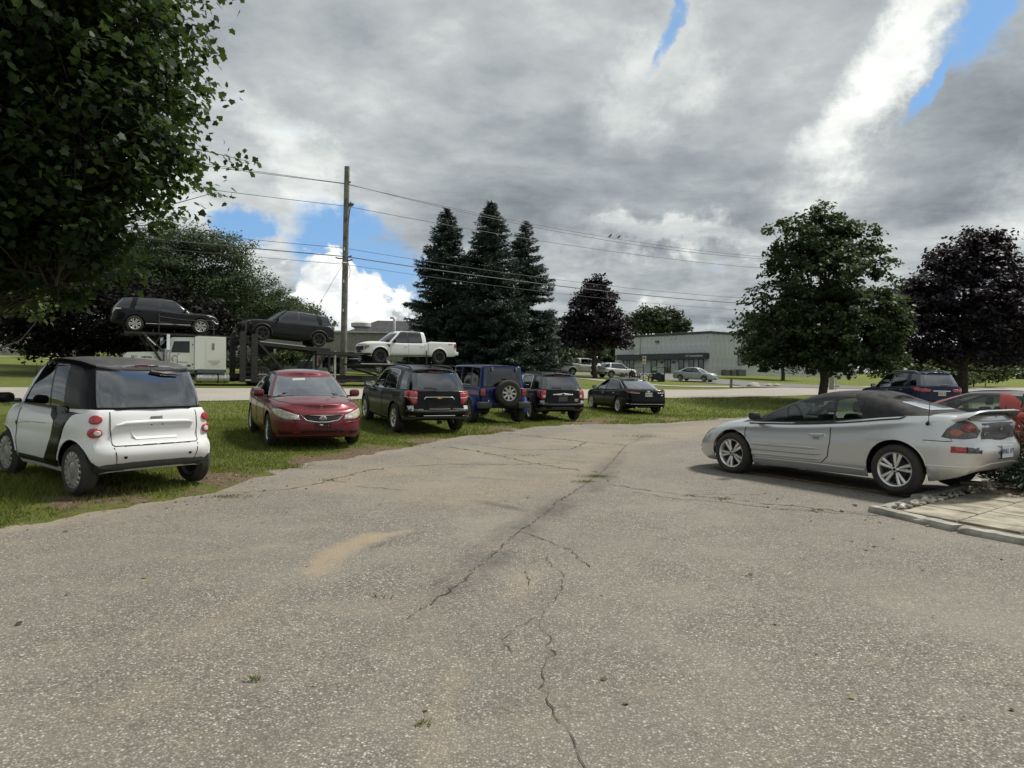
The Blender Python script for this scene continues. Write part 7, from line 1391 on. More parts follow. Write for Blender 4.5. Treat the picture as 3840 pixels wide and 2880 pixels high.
MB().tube([(0, 0, 0), (0, 0, 2.75)], .03, 6).build('post', M_RIG2, sg_); pb = MB().box((.05, -.05, 2.2), (.38, .02, .85)).build('board', WHT, sg_); MB().lathe([(0, .08), (-.012, .08), (-.012, .13), (0, .13)], 20, 'y', (.05, -.062, 2.42)).build('red_ring', mat('sign red', (.40, .03, .03), .5), pb); MB().lathe([(0, .078), (-.008, .078), (-.008, 0)], 20, 'y', (.05, -.062, 2.42)).build('dark_disc', mat('sign dark', (.18, .13, .14), .5), pb); MB().lathe([(0, .12), (-.008, .12), (-.008, 0)], 20, 'y', (.05, -.062, 2.02)).build('grey_disc', mat('sign grey', (.33, .33, .33), .5), pb)
sx, sy = 14.8, 74.0; sb = thing('sign_board', 'small green and white board on posts above the black fabric', 'sign', (sx, sy, tz(sx, sy)), 0)
MB().box((0, 0, 1.38), (.5, .04, .46)).build('board', mat('sign green', (.14, .30, .10), .6), sb); MB().box((.08, -.025, 1.46), (.30, .008, .05)).build('white_band', WHT, sb); MB().box((0, -.025, 1.30), (.44, .008, .06)).build('white_band', WHT, sb); MB().box((.02, -.025, 1.22), (.46, .006, .08)).build('pale_band', mat('pale green', (.35, .45, .30), .6), sb)
for x_ in (-.28, .25): MB().tube([(x_, .04, 0), (x_, .04, 1.62)], .025, 6).build('post', BLK, sb)
fs_ = thing('fabric_fence', 'sagging black fabric silt fence with a capped corner post', 'fence', (15.15, 73.6, tz(15.15, 73.6)), -2); v = []; f = []; n_ = 14
for i in range(n_ + 1):
    u = i / n_; zt = .92 - .10 * math.sin(u * 9) * .6 - .08 * u
    for j in range(5): v.append((-.62 + 1.24 * u, .08 * math.sin(u * 7 + j * 1.3) * (j in (1, 2, 3)), zt * j / 4))
    if i:
        for j in range(4): f.append(((i - 1) * 5 + j, i * 5 + j, i * 5 + j + 1, (i - 1) * 5 + j + 1))
ob('fabric', v, f, mat('black fabric', (.02, .021, .023), .7, var=.3), fs_, True); MB().tube([(.64, 0, 0), (.64, 0, 1.45)], .045, 8).build('post', BLK, fs_); MB().lathe([(0, .05), (.05, .14), (.16, .14), (.2, 0)], 10, 'z', (.64, 0, 1.42)).build('post_cap', BLK, fs_); MB().tube([(-.4, .1, 1.52), (.6, 0, 1.5)], .03, 6).build('top_rail', BLK, fs_); MB().tube([(-.62, 0, 0), (-.62, 0, 1.0)], .03, 6).build('post', BLK, fs_)
rl = thing('pipe_railing', 'thin dark pipe railing behind the picnic tables', 'railing', (13.0, 77.3, tz(13.0, 77.3)), 4)
for x_ in (-1.3, 0, 1.3): MB().tube([(x_, 0, 0), (x_, 0, 1.35)], .03, 6).build('post', M_RIG, rl)
MB().tube([(-1.3, 0, 1.35), (1.3, 0, 1.35)], .03, 6).build('rail', M_RIG, rl)
# culvert stones, stump post, pole behind the maple
for i, (x_, y_, s_) in enumerate(((19.3, 56.6, .55), (20.3, 56.2, .28), (20.9, 56.0, .3), (3.2, 46.2, .38), (2.3, 46.6, .25), (24.2, 53.5, .4), (14.7, 72.9, .25))):
    bm = bmesh.new(); bmesh.ops.create_icosphere(bm, subdivisions=2, radius=1.)
    for q in bm.verts: q.co *= 1 + .35 * mnoise.noise(q.co * 1.2 + Vector((i * 5., 0, 0))); q.co.z *= .55
    me = bpy.data.meshes.new('boulder'); bm.to_mesh(me); bm.free(); me.materials.append(mat('pale boulder', (.50, .47, .40), .9, var=.3, vscale=3)); o = bpy.data.objects.new('boulder', me); COL.objects.link(o); o.location = (x_, y_, tz(x_, y_) + .08); o.scale = (s_, s_ * .7, s_ * .9)
    tag(o, ('large pale boulder at the mouth of the driveway', 'small pale stone next to the driveway boulder', 'small pale stone next to the driveway boulder', 'pale stone on the far verge behind the black sedan', 'low pale stone on the far verge behind the black sedan', 'pale stone by the foot of the right green maple', 'flat pale stone below the black fabric fence')[i], 'stone', 'pale stones on the verges')
p2_ = thing('short_pole', 'short pale grey post behind the green maple by the street', 'post', (22.6, 50.2, tz(22.6, 50.2)), 0); MB().tube([(0, 0, -.3), (0, 0, 1.9)], [.17, .15], 10).build('post', mat('pale pole', (.30, .30, .28), .8, var=.2), p2_, True); MB().tube([(.35, .1, -.3), (.35, .1, 1.5)], .06, 8).build('conduit', M_WFR, p2_, True); MB().box((0, -.16, 1.0), (.14, .03, .24)).build('tag_plate', M_WFR, p2_)
st_ = thing('wooden_stump', 'short brown wooden stump post on the lawn past the street', 'post', (16.2, 52.5, tz(16.2, 52.5)), 0); MB().tube([(0, 0, -.1), (.02, 0, .75)], [.11, .09], 8).build('post', M_POLE, st_, True)
# two birds on the top wire
def bird(t, lat, label):
    x, y = PX + TD[0] * t + ND[0] * lat, PY + TD[1] * t + ND[1] * lat; f = t / 58.; z = PZ + 1.08 * (10.98 + (12.4 - 10.98) * f - 4 * 1.1 * f * (1 - f)) + .016
    r = thing('bird', label, 'bird', (x, y, z), PHI, 'birds on the top wire'); bl = mat('dark plumage', (.03, .032, .035), .7)
    rings = [(-.24, .04, .012), (-.15, .07, .03), (-.05, .12, .062), (.04, .19, .068), (.09, .255, .046), (.12, .285, .042), (.15, .29, .03), (.175, .283, .010), (.20, .275, .002)]
    MB().tube([(a, 0, b) for a, b, c in rings], [c for a, b, c in rings], 8).build('body', bl, r, True)
    for s_ in (1, -1): MB().tube([(.0, s_ * .02, .09), (.01, s_ * .02, 0.)], .008, 5).build('leg', bl, r)
bird(21.4, .1 + 2.2 * 21.4 / 58, 'small dark bird perched on the topmost wire near the tall spruce'); bird(22.3, .1 + 2.2 * 22.3 / 58, 'small dark bird on the topmost wire, just past its companion towards the green maple')

# ================================================================== trees
def foliage(name, dark, mid, light, trans, tr=.35, gloss=.25):
    m = bpy.data.materials.new(name); m.use_nodes = True; n = N(m.node_tree); b = n.n['Principled BSDF']; out = n.n['Material Output']
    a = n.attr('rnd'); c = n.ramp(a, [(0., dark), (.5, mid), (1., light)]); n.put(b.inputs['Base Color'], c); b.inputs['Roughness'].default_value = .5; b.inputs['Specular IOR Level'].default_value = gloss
    t = n.new('ShaderNodeBsdfTranslucent'); n.put(t.inputs[0], n.mix(.5, c, trans)); mx = n.new('ShaderNodeMixShader'); mx.inputs[0].default_value = tr
    n.l.new(b.outputs[0], mx.inputs[1]); n.l.new(t.outputs[0], mx.inputs[2]); n.l.new(mx.outputs[0], out.inputs[0]); return m
F_MAP = foliage('maple leaves', (.012, .026, .009), (.026, .050, .015), (.052, .082, .022), (.09, .14, .025), .40)
F_MAP2 = foliage('street maple leaves', (.015, .030, .011), (.032, .055, .018), (.062, .090, .030), (.11, .15, .04), .35)
F_DRK = foliage('dark leaves', (.007, .008, .008), (.013, .013, .012), (.024, .021, .020), (.03, .02, .02), .15, .08)
F_PUR = foliage('purple leaves', (.009, .008, .012), (.019, .015, .021), (.034, .026, .034), (.05, .02, .02), .2)
F_LOC = foliage('locust leaves', (.022, .042, .018), (.042, .070, .028), (.068, .10, .042), (.10, .14, .04), .35)
F_SPR = foliage('spruce needles', (.014, .025, .018), (.030, .048, .036), (.055, .080, .064), (.03, .05, .03), .1)
F_BSH = foliage('bush leaves', (.02, .035, .010), (.045, .07, .02), (.09, .115, .035), (.12, .15, .04), .3)
F_FAR = foliage('far leaves', (.03, .045, .022), (.05, .07, .036), (.075, .10, .05), (.08, .11, .05), .3)
F_JUN = foliage('juniper needles', (.008, .016, .009), (.018, .032, .018), (.032, .052, .028), (.03, .05, .02), .1)
BARK = mat('bark', (.07, .058, .048), .95, var=.45, vscale=7, bump=.9, bscale=26)
T_MAPLE = np.array([(0, 0), (.16, .06), (.46, -.04), (.36, .20), (.58, .42), (.30, .48), (.26, .62), (.0, 1.0), (-.26, .62), (-.30, .48), (-.58, .42), (-.36, .20), (-.46, -.04), (-.16, .06)])
T_MAP2 = np.array([(0, .04), (.42, -.06), (.40, .16), (.62, .40), (.34, .56), (.30, .70), (.0, 1.0), (-.30, .70), (-.34, .56), (-.62, .40), (-.40, .16), (-.42, -.06)]); T_LEAF6 = np.array([(0, 0), (.34, .12), (.42, .5), (.0, 1.0), (-.42, .5), (-.34, .12)]); T_KITE = np.array([(0, 0), (.28, .42), (0, 1.), (-.28, .42)]); T_NEED = np.array([(-.07, 0), (.07, 0), (.045, .75), (0, 1.), (-.045, .75)])
def leaves(name, pos, nrm, size, tmpl, m, parent, rnd=None, updir=None, droop=.12):
    n = len(pos); nrm = nrm / (np.linalg.norm(nrm, axis=1, keepdims=True) + 1e-9)
    r = rng.normal(size=(n, 3)) if updir is None else updir + rng.normal(size=(n, 3)) * .25
    v = r - (r * nrm).sum(1, keepdims=True) * nrm; v /= np.linalg.norm(v, axis=1, keepdims=True) + 1e-9; u = np.cross(v, nrm)
    k = len(tmpl); X_ = tmpl[:, 0][None, :, None]; Y_ = tmpl[:, 1][None, :, None]; s = size[:, None, None]
    co = pos[:, None, :] + s * (u[:, None, :] * X_ + v[:, None, :] * Y_ - nrm[:, None, :] * (np.abs(X_) * droop * 2 + Y_ * Y_ * droop))
    return fastmesh(name, co.reshape(-1, 3), np.arange(n * k).reshape(n, k), m, parent, {'rnd': np.clip(rng.beta(2, 2, n) if rnd is None else rnd, 0, 1)})
CEN = []
def twigs(parent, step=1):
    """thin branchlets that run out to the leaf clumps"""
    V_ = []; F_ = []; n0 = 0
    for cc, c in CEN:
        d = (c + np.array([0, 0, -.6])) - cc; L = np.linalg.norm(d, axis=1, keepdims=True); d = d / (L + 1e-9); ln = np.minimum(L[:, 0] * .75, 1.5)[:, None]
        a = cc - d * .12; b = cc + d * ln * .5 + rng.normal(0, .08, cc.shape); e = cc + d * ln + rng.normal(0, .10, cc.shape); side_ = np.cross(d, rng.normal(size=d.shape)); side_ /= np.linalg.norm(side_, axis=1, keepdims=True) + 1e-9; s2 = np.cross(d, side_)
        for p, r_ in ((a, .004), (b, .010), (e, .018)):
            for k in range(3): V_.append(p + (side_ * math.cos(k * 2.094) + s2 * math.sin(k * 2.094)) * r_)
        n = len(cc)
        for q in (0, 1):
            for k in range(3):
                i0 = n0 + (q * 3 + k) * n + np.arange(n); i1 = n0 + (q * 3 + (k + 1) % 3) * n + np.arange(n); F_.append(np.stack([i0, i1, i1 + 3 * n, i0 + 3 * n], 1))
        n0 += 9 * n
    o = fastmesh('twigs', np.concatenate(V_), np.concatenate(F_), BARK, parent); o['kind'] = 'stuff'; return o
def lobed(lobes, n_clump, per, rc, flat=.55, shell=2.2, jit=.11):
    """leaf positions in clumps through ellipsoid lobes; -> pos, outward"""
    w_ = np.array([l[3] * l[4] * l[5] for l in lobes]) ** .75; w_ /= w_.sum(); P = []; O_ = []; S_ = []
    for l, k in zip(lobes, rng.multinomial(n_clump, w_)):
        c = np.array(l[:3]); r = np.array(l[3:6]); d = rng.normal(size=(k, 3)); d /= np.linalg.norm(d, axis=1, keepdims=True); d[:, 2] = np.where(d[:, 2] < -.55, -d[:, 2] * .3, d[:, 2]); rad = rng.random(k) ** (1 / (3 * shell) * 1.2)
        rad *= 1 + rng.normal(0, jit, k); cc = c + d * r * rad[:, None]; rk = rc * rng.uniform(.6, 1.35, k); m_ = rng.poisson(per, k) + 2; idx = np.repeat(np.arange(k), m_)
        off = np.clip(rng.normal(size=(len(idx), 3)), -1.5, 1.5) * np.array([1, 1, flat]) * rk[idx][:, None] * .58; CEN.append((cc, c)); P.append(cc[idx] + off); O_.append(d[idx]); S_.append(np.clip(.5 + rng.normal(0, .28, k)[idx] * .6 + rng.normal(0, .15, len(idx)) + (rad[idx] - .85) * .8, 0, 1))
    return np.concatenate(P), np.concatenate(O_), np.concatenate(S_)
def limbs(base, top, r0, tips, r1=.03, bend=.25, seed=0):
    """tapered trunk with limbs out to the tips"""
    mb = MB(); rs = random.Random(seed); b = Vector(base); t = Vector(top); L = (t - b).length
    pts = [b + (t - b) * f + Vector((rs.gauss(0, .012 * L) * (0 < f < 1), rs.gauss(0, .012 * L) * (0 < f < 1), 0)) for f in (0, .03, .15, .35, .6, .8, 1.)]; mb.tube(pts, [r0 * 1.35, r0 * 1.08, r0, r0 * .85, r0 * .58, r0 * .36, r0 * .15], 12)
    for tp in tips:
        tp = Vector(tp); f = min(.85, max(.22, (tp.z - b.z) / max(.1, (t.z - b.z)) * .55 + rs.uniform(-.05, .08))); i = f * (len(pts) - 1); s_ = b + (t - b) * f; mid = s_.lerp(tp, .5) + Vector((0, 0, -bend * .3 * (tp - s_).length + rs.gauss(0, .1)))
        mb.tube([s_, s_.lerp(mid, .5) , mid, mid.lerp(tp, .5) + Vector((rs.gauss(0, .1), rs.gauss(0, .1), .05)), tp], [r0 * .36, r0 * .26, r0 * .18, r0 * .1, r1 * .4], 7, False)
    return mb
def tree(name, label, x, y, lobes, trunk_h, r0, n_clump, per, rc, size, tmpl, fm, flat=.55, tips=22, group=None, nup=.7, shell=2.2, z=None):
    zb = (tz(x, y) if z is None else z) - .05; r = thing(name, label, 'tree', (x, y, zb), 0, group)
    CEN.clear(); P_, O_, S_ = lobed(lobes, n_clump, per, rc, flat, shell); twigs(r) if n_clump > 600 else None; N_ = O_ * .5 + np.array([0, 0, nup]) + rng.normal(size=P_.shape) * .55
    tp = [tuple(q) for q in P_[rng.integers(0, len(P_), tips)] * np.array([.82, .82, .97])]
    limbs((0, 0, 0), (0, 0, trunk_h), r0, tp, seed=len(label)).build('trunk', BARK, r, True); leaves('crown', P_, N_, size * rng.uniform(.6, 1.25, len(P_)), tmpl, fm, r, S_); return r
# big maple overhanging from the left edge
tree('maple_tree', 'large green maple overhanging the tiny white car from outside the lot', -10.2, 10.6, [(0, 0, 7.0, 4.6, 5.0, 4.4), (2.2, -.6, 8.4, 3.4, 3.4, 3.2), (2.7, .2, 6.0, 2.7, 3.0, 2.5), (3.3, -.4, 6.8, 2.2, 2.5, 2.2), (1.6, -.5, 4.1, 3.0, 2.8, 1.4), (2.4, .0, 3.7, 1.7, 2.0, 1.0), (1.2, .3, 5.2, 3.0, 3.0, 2.0), (1.0, -1.6, 4.8, 2.4, 2.0, 1.6), (1.0, .6, 3.2, 1.5, 1.6, .8), (1.4, -1., 10.2, 3.8, 3.8, 2.5), (3.8, .0, 5.2, 1.5, 1.9, 1.4), (3.4, .1, 4.3, 1.8, 2.0, 1.0), (3.2, .2, 3.3, 1.5, 1.6, .85), (1.9, .4, 2.9, 1.8, 1.6, .8)], 9.5, .27, 4900, 25, .40, .112, T_MAP2, F_MAP, .5, 44, shell=.95)
# locusts behind the transporter
tree('locust_tree', 'airy green tree with fine leaves rising behind the truck cab', -21.5, 46.5, [(0, 0, 6.3, 4.2, 4., 2.6), (3.2, 0, 5.6, 2.9, 3, 1.9), (5.6, .4, 4.2, 2.0, 2.4, 1.5), (-3.5, 0, 6.0, 3.4, 3, 2.8), (2.2, 0, 8.0, 2.4, 2.4, 1.5), (-.5, 0, 8.3, 3, 3, 1.6)], 8.0, .22, 900, 60, .62, .17, T_KITE, F_LOC, .4, 30, 'trees behind the transporter', shell=1.6)
tree('locust_tree', 'bushy green tree at the right end of the trees behind the truck', -29.6, 84., [(0, 0, 5.6, 4.6, 4, 3.0), (4.0, 0, 4.8, 3.0, 3, 2.6), (-3.8, 0, 6.4, 3.8, 3.4, 2.8), (6.0, 0, 4.4, 1.9, 2, 1.8)], 6.5, .22, 620, 46, .8, .28, T_LEAF6, F_LOC, .6, 18, 'trees behind the transporter')
tree('locust_tree', 'tall green tree behind the airy one, mostly hidden by the maple', -31., 52., [(0, 0, 6.8, 5, 4.5, 4.2), (4.5, 0, 6.0, 3.6, 3.5, 3.0), (-4, 0, 6, 3.5, 3.5, 3.4)], 8, .25, 800, 46, .7, .22, T_LEAF6, F_LOC, .5, 16, 'trees behind the transporter')
tree('purple_tree', 'wide dark purple-leaved tree behind the truck bonnet', -24.5, 40.5, [(0, 0, 3.6, 4.4, 3.2, 2.5), (4.2, 0, 3.2, 2.9, 2.8, 2.2), (-3.2, 0, 2.8, 2.5, 2.4, 1.7), (6.5, .6, 2.6, 2.0, 2.0, 1.9), (1, 0, 1.6, 4.6, 2.0, 1.0)], 5.0, .2, 1000, 32, .6, .2, T_LEAF6, F_DRK, .55, 18, 'purple-leaved trees')
tree('maple_tree', 'small lit green tree peeping below the big maple at the far left', -16.6, 22.5, [(0, 0, 3.3, 1.6, 1.6, 1.25), (-1.6, 0, 3.4, 1.6, 1.6, 1.5)], 3.6, .12, 200, 26, .42, .17, T_MAPLE, F_BSH, .5, 10)
# spruces
def spruce(x, y, h, rad, label, seed=0, dens=1.0):
    rs = np.random.default_rng(seed); r = thing('spruce_tree', label, 'tree', (x, y, tz(x, y) - .05), 0, 'blue-green spruces in a row'); mb = MB(); mb.tube([(0, 0, 0), (0, 0, h * .5), (0, 0, h)], [.24, .14, .015], 8); P_ = []; D_ = []; Up = []; S_ = []
    z = .35
    while z < h - .12:
        f = (z / h); R_ = rad * (1 - f) ** .74 * (1 + .12 * math.sin(z * 2.2 + seed)) + .10; nb = int((7 + 9 * (1 - f)) * dens)
        for b in range(nb):
            a = rs.random() * 6.283; L = R_ * rs.uniform(.72, 1.1); dip = -.10 - .22 * (1 - f) + rs.normal(0, .06); n = max(4, int(L * 15)); t = np.linspace(.12, 1, n); zz = z + L * (dip * t * 1.3 + .26 * t * t) + rs.normal(0, .02, n); ca, sa = math.cos(a), math.sin(a)
            if b % 3 == 0: mb.tube([(0, 0, z), (ca * L * .5, sa * L * .5, z + L * (dip * .65 + .065)), (ca * L * .95, sa * L * .95, zz[-1])], [.03, .02, .006], 4, False)
            for k, w_ in ((3, 1.0),):
                tt = np.repeat(t, 5); zk = np.repeat(zz, 5); m_ = len(tt); lat = rs.normal(0, .13, m_) * (1.2 - tt * .6) * min(1.3, L); px = ca * L * tt - sa * lat; py = sa * L * tt + ca * lat; P_.append(np.stack([px, py, zk + rs.normal(0, .05, m_)], 1))
                sgn = np.sign(lat); d = np.stack([ca * .8 - sa * sgn * .55, sa * .8 + ca * sgn * .55, rs.normal(-.15, .3, m_)], 1); Up.append(d); S_.append(np.clip(.25 + .5 * tt + rs.normal(0, .2, m_), 0, 1))
        z += .20 + .16 * (1 - f) * rs.uniform(.7, 1.3)
    P_ = np.concatenate(P_); Up = np.concatenate(Up); S_ = np.concatenate(S_); NN = rs.normal(size=P_.shape) * .6 + np.array([0, 0, .7]); sz = .30 * rs.uniform(.6, 1.2, len(P_)) * (.7 + .3 * (1 - P_[:, 2] / h))
    mb.build('trunk', BARK, r, True); leaves('crown', P_, NN, sz, T_NEED * np.array([2.2, 1]), F_SPR, r, S_, Up, .2); return len(P_)
spruce(-5.2, 54.0, 13.0, 4.1, 'left spruce of the row with a narrow bare-tipped top', 1); spruce(-1.75, 53.0, 13.5, 4.2, 'tallest and fullest spruce in the middle of the row', 2, 1.15); spruce(.9, 56.5, 12.7, 4.0, 'right spruce of the row, thin and rust-tinged at the top', 3, .85)
# mid and right trees
tree('purple_tree', 'dark purple-leaved tree with a full round crown in front of the metal building', 8.45, 73.5, [(0, 0, 5.6, 3.0, 3, 3.0), (.2, 0, 8.2, 2.1, 2.1, 2.0), (-1.8, 0, 4.0, 2.2, 2.2, 1.9), (1.7, 0, 4.1, 2.0, 2.2, 1.9), (.3, 0, 9.6, 1.2, 1.2, .9)], 8.0, .24, 620, 32, .52, .26, T_LEAF6, F_PUR, .55, 16, 'purple-leaved trees')
tree('purple_tree', 'small purple-leaved tree half hidden behind the spruces', 4.6, 78.0, [(0, 0, 3.9, 1.8, 1.8, 1.9), (-1.2, 0, 4.6, 1.3, 1.4, 1.2)], 5.0, .15, 150, 26, .5, .26, T_LEAF6, foliage('brown leaves', (.02, .02, .016), (.035, .035, .025), (.055, .055, .035), (.06, .06, .03), .25), .55, 10, 'purple-leaved trees')
tree('maple_tree', 'full green maple on the verge behind the silver convertible', 17.1, 39.2, [(0, 0, 5.3, 3.7, 3.7, 3.3), (-.9, 0, 8.2, 2.6, 2.6, 2.2), (1.0, 0, 8.0, 2.4, 2.4, 1.9), (-2.2, -.3, 4.2, 2.4, 2.4, 2.3), (2.2, 0, 4.4, 2.3, 2.5, 2.3), (-.6, 0, 9.9, 1.3, 1.3, .9), (.9, .2, 9.5, 1.1, 1.1, .8), (2.7, -.2, 3.0, 1.6, 1.7, 1.4), (-2.6, 0, 2.7, 1.6, 1.7, 1.0), (-1.4, -.6, 2.2, 2.2, 2.2, .9), (1.9, -.4, 2.1, 2.4, 2.2, .95), (0, -1.2, 3.0, 2.4, 2.0, 1.0)], 8.6, .22, 1150, 30, .40, .18, T_MAP2, F_MAP2, .55, 30)
tree('purple_tree', 'broad dark purple-leaved tree behind the navy SUV', 29.5, 46.5, [(0, 0, 5.4, 4.6, 4, 3.4), (.5, 0, 8.0, 3.2, 3, 2.2), (-3.0, 0, 4.6, 2.6, 2.6, 2.4), (3.6, 0, 5.2, 3, 3, 2.6), (1.2, 0, 10.2, 1.8, 1.6, 1.0), (.2, 0, 9.3, 2.4, 2.2, 1.3), (0, 0, 3.0, 4.2, 3, 1.2), (-3.0, 0, 6.8, 1.6, 1.8, 1.1)], 8.6, .3, 1000, 34, .55, .22, T_LEAF6, F_PUR, .5, 26, 'purple-leaved trees')
tree('purple_tree', 'dark tree at the right edge beyond the broad purple one', 39.5, 52.0, [(0, 0, 5.0, 4.2, 4, 3.6), (-2.2, 0, 3.6, 2.6, 2.6, 2.2)], 7.5, .26, 420, 32, .7, .3, T_LEAF6, F_PUR, .55, 14, 'purple-leaved trees')
tree('round_tree', 'round far green crown rising over the roof of the metal building', 30.5, 150, [(0, 0, 9.5, 5.8, 5, 3.6), (-4.0, 0, 9.0, 3.2, 3, 2.6), (3.6, 0, 8.8, 3.4, 3, 2.4)], 9., .35, 420, 30, .9, .5, T_LEAF6, F_FAR, .6, 10)
tree('round_tree', 'feathery pale green tree beside the metal building behind the maple', 33.5, 88.0, [(0, 0, 5.0, 3.6, 3.5, 3.2), (-2.6, 0, 6.4, 2.2, 2.2, 1.8), (-2.4, 0, 3.6, 2.4, 2.4, 1.8)], 6, .22, 380, 30, .8, .34, T_KITE, foliage('pale green leaves', (.03, .05, .022), (.055, .085, .038), (.085, .12, .055), (.1, .14, .06), .3), .5, 14)
for i, (x_, y_, h_, w_) in enumerate(((37.5, 62, 2.6, 2.0), (41, 66, 2.4, 2.2), (34.0, 60.0, 2.3, 1.2), (45.5, 70, 3.0, 2.6), (52, 80, 4, 4), (60, 90, 5, 4))):
    tree('shrub', ('rounded green bush in the middle of the hedge right of the navy SUV', 'spreading green bush with pale tips in the hedge beyond the purple tree', 'upright pale bush directly behind the navy SUV', 'wide green bush at the right end of the hedge', 'far green tree beyond the hedge on the right', 'farthest green tree on the right lawn')[i], x_, y_, [(0, 0, h_ * .5, w_, w_, h_ * .5)], h_ * .6, .06, 150, 26, .5, .26, T_LEAF6, F_BSH, .6, 8, 'bushes on the right lawn')
tree('shrub', 'olive bush in front of the ribbon windows of the taupe building', -20.2, 62.5, [(0, 0, .9, 1.5, 1.2, .8), (.9, 0, 1.35, 1.1, 1, .8)], 1.2, .05, 110, 24, .35, .17, T_LEAF6, F_BSH, .7, 8, 'bushes by the taupe building'); tree('shrub', 'low dark hedge bush left of the olive one under the windows', -24.0, 62.5, [(0, 0, .6, 1.9, 1., .65)], .8, .05, 110, 24, .35, .16, T_LEAF6, foliage('hedge leaves', (.02, .03, .01), (.04, .055, .018), (.07, .085, .03), (.1, .12, .04), .3), .7, 6, 'bushes by the taupe building'); tree('shrub', 'dry olive bush against the ribbed wall right of the pole', -12.3, 63.6, [(0, 0, 1.7, 1.0, .8, .75)], 1.5, .05, 60, 22, .3, .15, T_LEAF6, foliage('dry leaves', (.04, .045, .02), (.08, .08, .035), (.12, .11, .05), (.1, .1, .04), .3), .7, 6, 'bushes by the taupe building')
tree('shrub', 'rounded clipped bush in front of the far white building', -52.5, 78.0, [(0, 0, .9, 1.5, 1.3, .85)], 1.0, .06, 90, 22, .4, .25, T_LEAF6, F_MAP2, .7, 5)
# far belt of woods that closes the horizon
def woods(x0, x1, y, h, n):
    xs = rng.uniform(x0, x1, n); hh = h * (.6 + .5 * vn(xs, xs * 0, .06, 3, 77)); zz = rng.random(n) ** .7 * hh; yy = y + rng.normal(0, 4, n); return np.stack([xs, yy, TZ(xs, yy) + zz], 1)
Pw = np.concatenate([woods(-260, -60, 210, 9, 5000), woods(-60, 60, 240, 8, 5000), woods(60, 300, 200, 9, 7000)]); o = leaves('far_woods', Pw, rng.normal(size=Pw.shape) + np.array([0, -.6, .5]), rng.uniform(1.0, 2.2, len(Pw)), T_LEAF6, F_FAR, None); tag(o, 'distant green woods along the horizon', kind='stuff')
# juniper at the corner bed
jx, jy = 7.22, 9.55; jr = thing('juniper_bush', 'dark feathery juniper bush in the corner bed by the convertible tail', 'bush', (jx, jy, .04)); n = 9000
d = rng.normal(size=(420, 3)); d[:, 2] = np.abs(d[:, 2]) * .8 + .05; d /= np.linalg.norm(d, axis=1, keepdims=True); Lb = rng.uniform(.55, 1.15, 420) * np.where(d[:, 2] > .6, 1.05, 1.15); i_ = rng.integers(0, 420, n); t_ = rng.random(n) ** .6; Pj = d[i_] * (Lb[i_] * t_)[:, None] + rng.normal(0, .03, (n, 3)); Pj[:, 2] = np.maximum(.02, Pj[:, 2] * 1.05 + .12 * t_ ** 2)
mb = MB()
for k in range(0, 420, 8): mb.tube([(0, 0, .03), tuple(d[k] * Lb[k] * .5), tuple(d[k] * Lb[k] * .95)], [.018, .01, .004], 4, False)
mb.build('stems', BARK, jr, True); leaves('foliage', Pj, rng.normal(size=Pj.shape) + np.array([0, 0, .5]), rng.uniform(.05, .11, n), T_NEED * np.array([1.5, 1]), F_JUN, jr, None, d[i_])

# ================================================================== grass blades on the near verge
M_BLADE = bpy.data.materials.new('grass blades'); M_BLADE.use_nodes = True
n_ = N(M_BLADE.node_tree); b_ = n_.n['Principled BSDF']; cc_ = n_.ramp(n_.attr('rnd'), [(0., (.055, .085, .016)), (.45, (.125, .16, .030)), (.8, (.20, .215, .05)), (1., (.32, .28, .12))]); n_.put(b_.inputs['Base Color'], cc_); b_.inputs['Roughness'].default_value = .6; b_.inputs['Specular IOR Level'].default_value = .2
t_n = n_.new('ShaderNodeBsdfTranslucent'); n_.put(t_n.inputs[0], n_.mix(.4, cc_, (.2, .26, .03))); mx_ = n_.new('ShaderNodeMixShader'); mx_.inputs[0].default_value = .35; n_.l.new(b_.outputs[0], mx_.inputs[1]); n_.l.new(t_n.outputs[0], mx_.inputs[2]); n_.l.new(mx_.outputs[0], n_.n['Material Output'].inputs[0])
from bpy_extras import mesh_utils as _mu
gv = np.empty(len(ground.data.vertices) * 3, np.float32); ground.data.vertices.foreach_get('co', gv); gv = gv.reshape(-1, 3)
nyx = len(np.unique(gv[:, 0])); gxs = gv[:nyx, 0]; gys = gv[::nyx, 1]; GZA = gv[:, 2].reshape(len(gys), nyx); GBA = np.empty(len(gv), np.float32); ground.data.attributes['bare'].data.foreach_get('value', GBA); GBA = GBA.reshape(len(gys), nyx)
def samp(A, x, y):
    i = np.clip(np.searchsorted(gxs, x) - 1, 0, nyx - 2); j = np.clip(np.searchsorted(gys, y) - 1, 0, len(gys) - 2); fx = (x - gxs[i]) / (gxs[i + 1] - gxs[i]); fy = (y - gys[j]) / (gys[j + 1] - gys[j])
    return (A[j, i] * (1 - fx) + A[j, i + 1] * fx) * (1 - fy) + (A[j + 1, i] * (1 - fx) + A[j + 1, i + 1] * fx) * fy
GX, GY, GS = [], [], []
for (x0, x1, y0, y1, dens, sc_) in ((-8.5, -2.2, 4.5, 10.5, 1500, 1.0), (-11, -1, 10.5, 15.5, 800, 1.15), (-14, 1.5, 15.5, 21, 420, 1.4), (-17, 12, 21, 29, 170, 1.9), (-20, 24, 29, 41, 60, 2.6)):
    k = int((x1 - x0) * (y1 - y0) * dens); GX.append(rng.uniform(x0, x1, k)); GY.append(rng.uniform(y0, y1, k)); GS.append(np.full(k, sc_))
GX, GY, GS = map(np.concatenate, (GX, GY, GS)); q_ = ND[0] * GX + ND[1] * GY
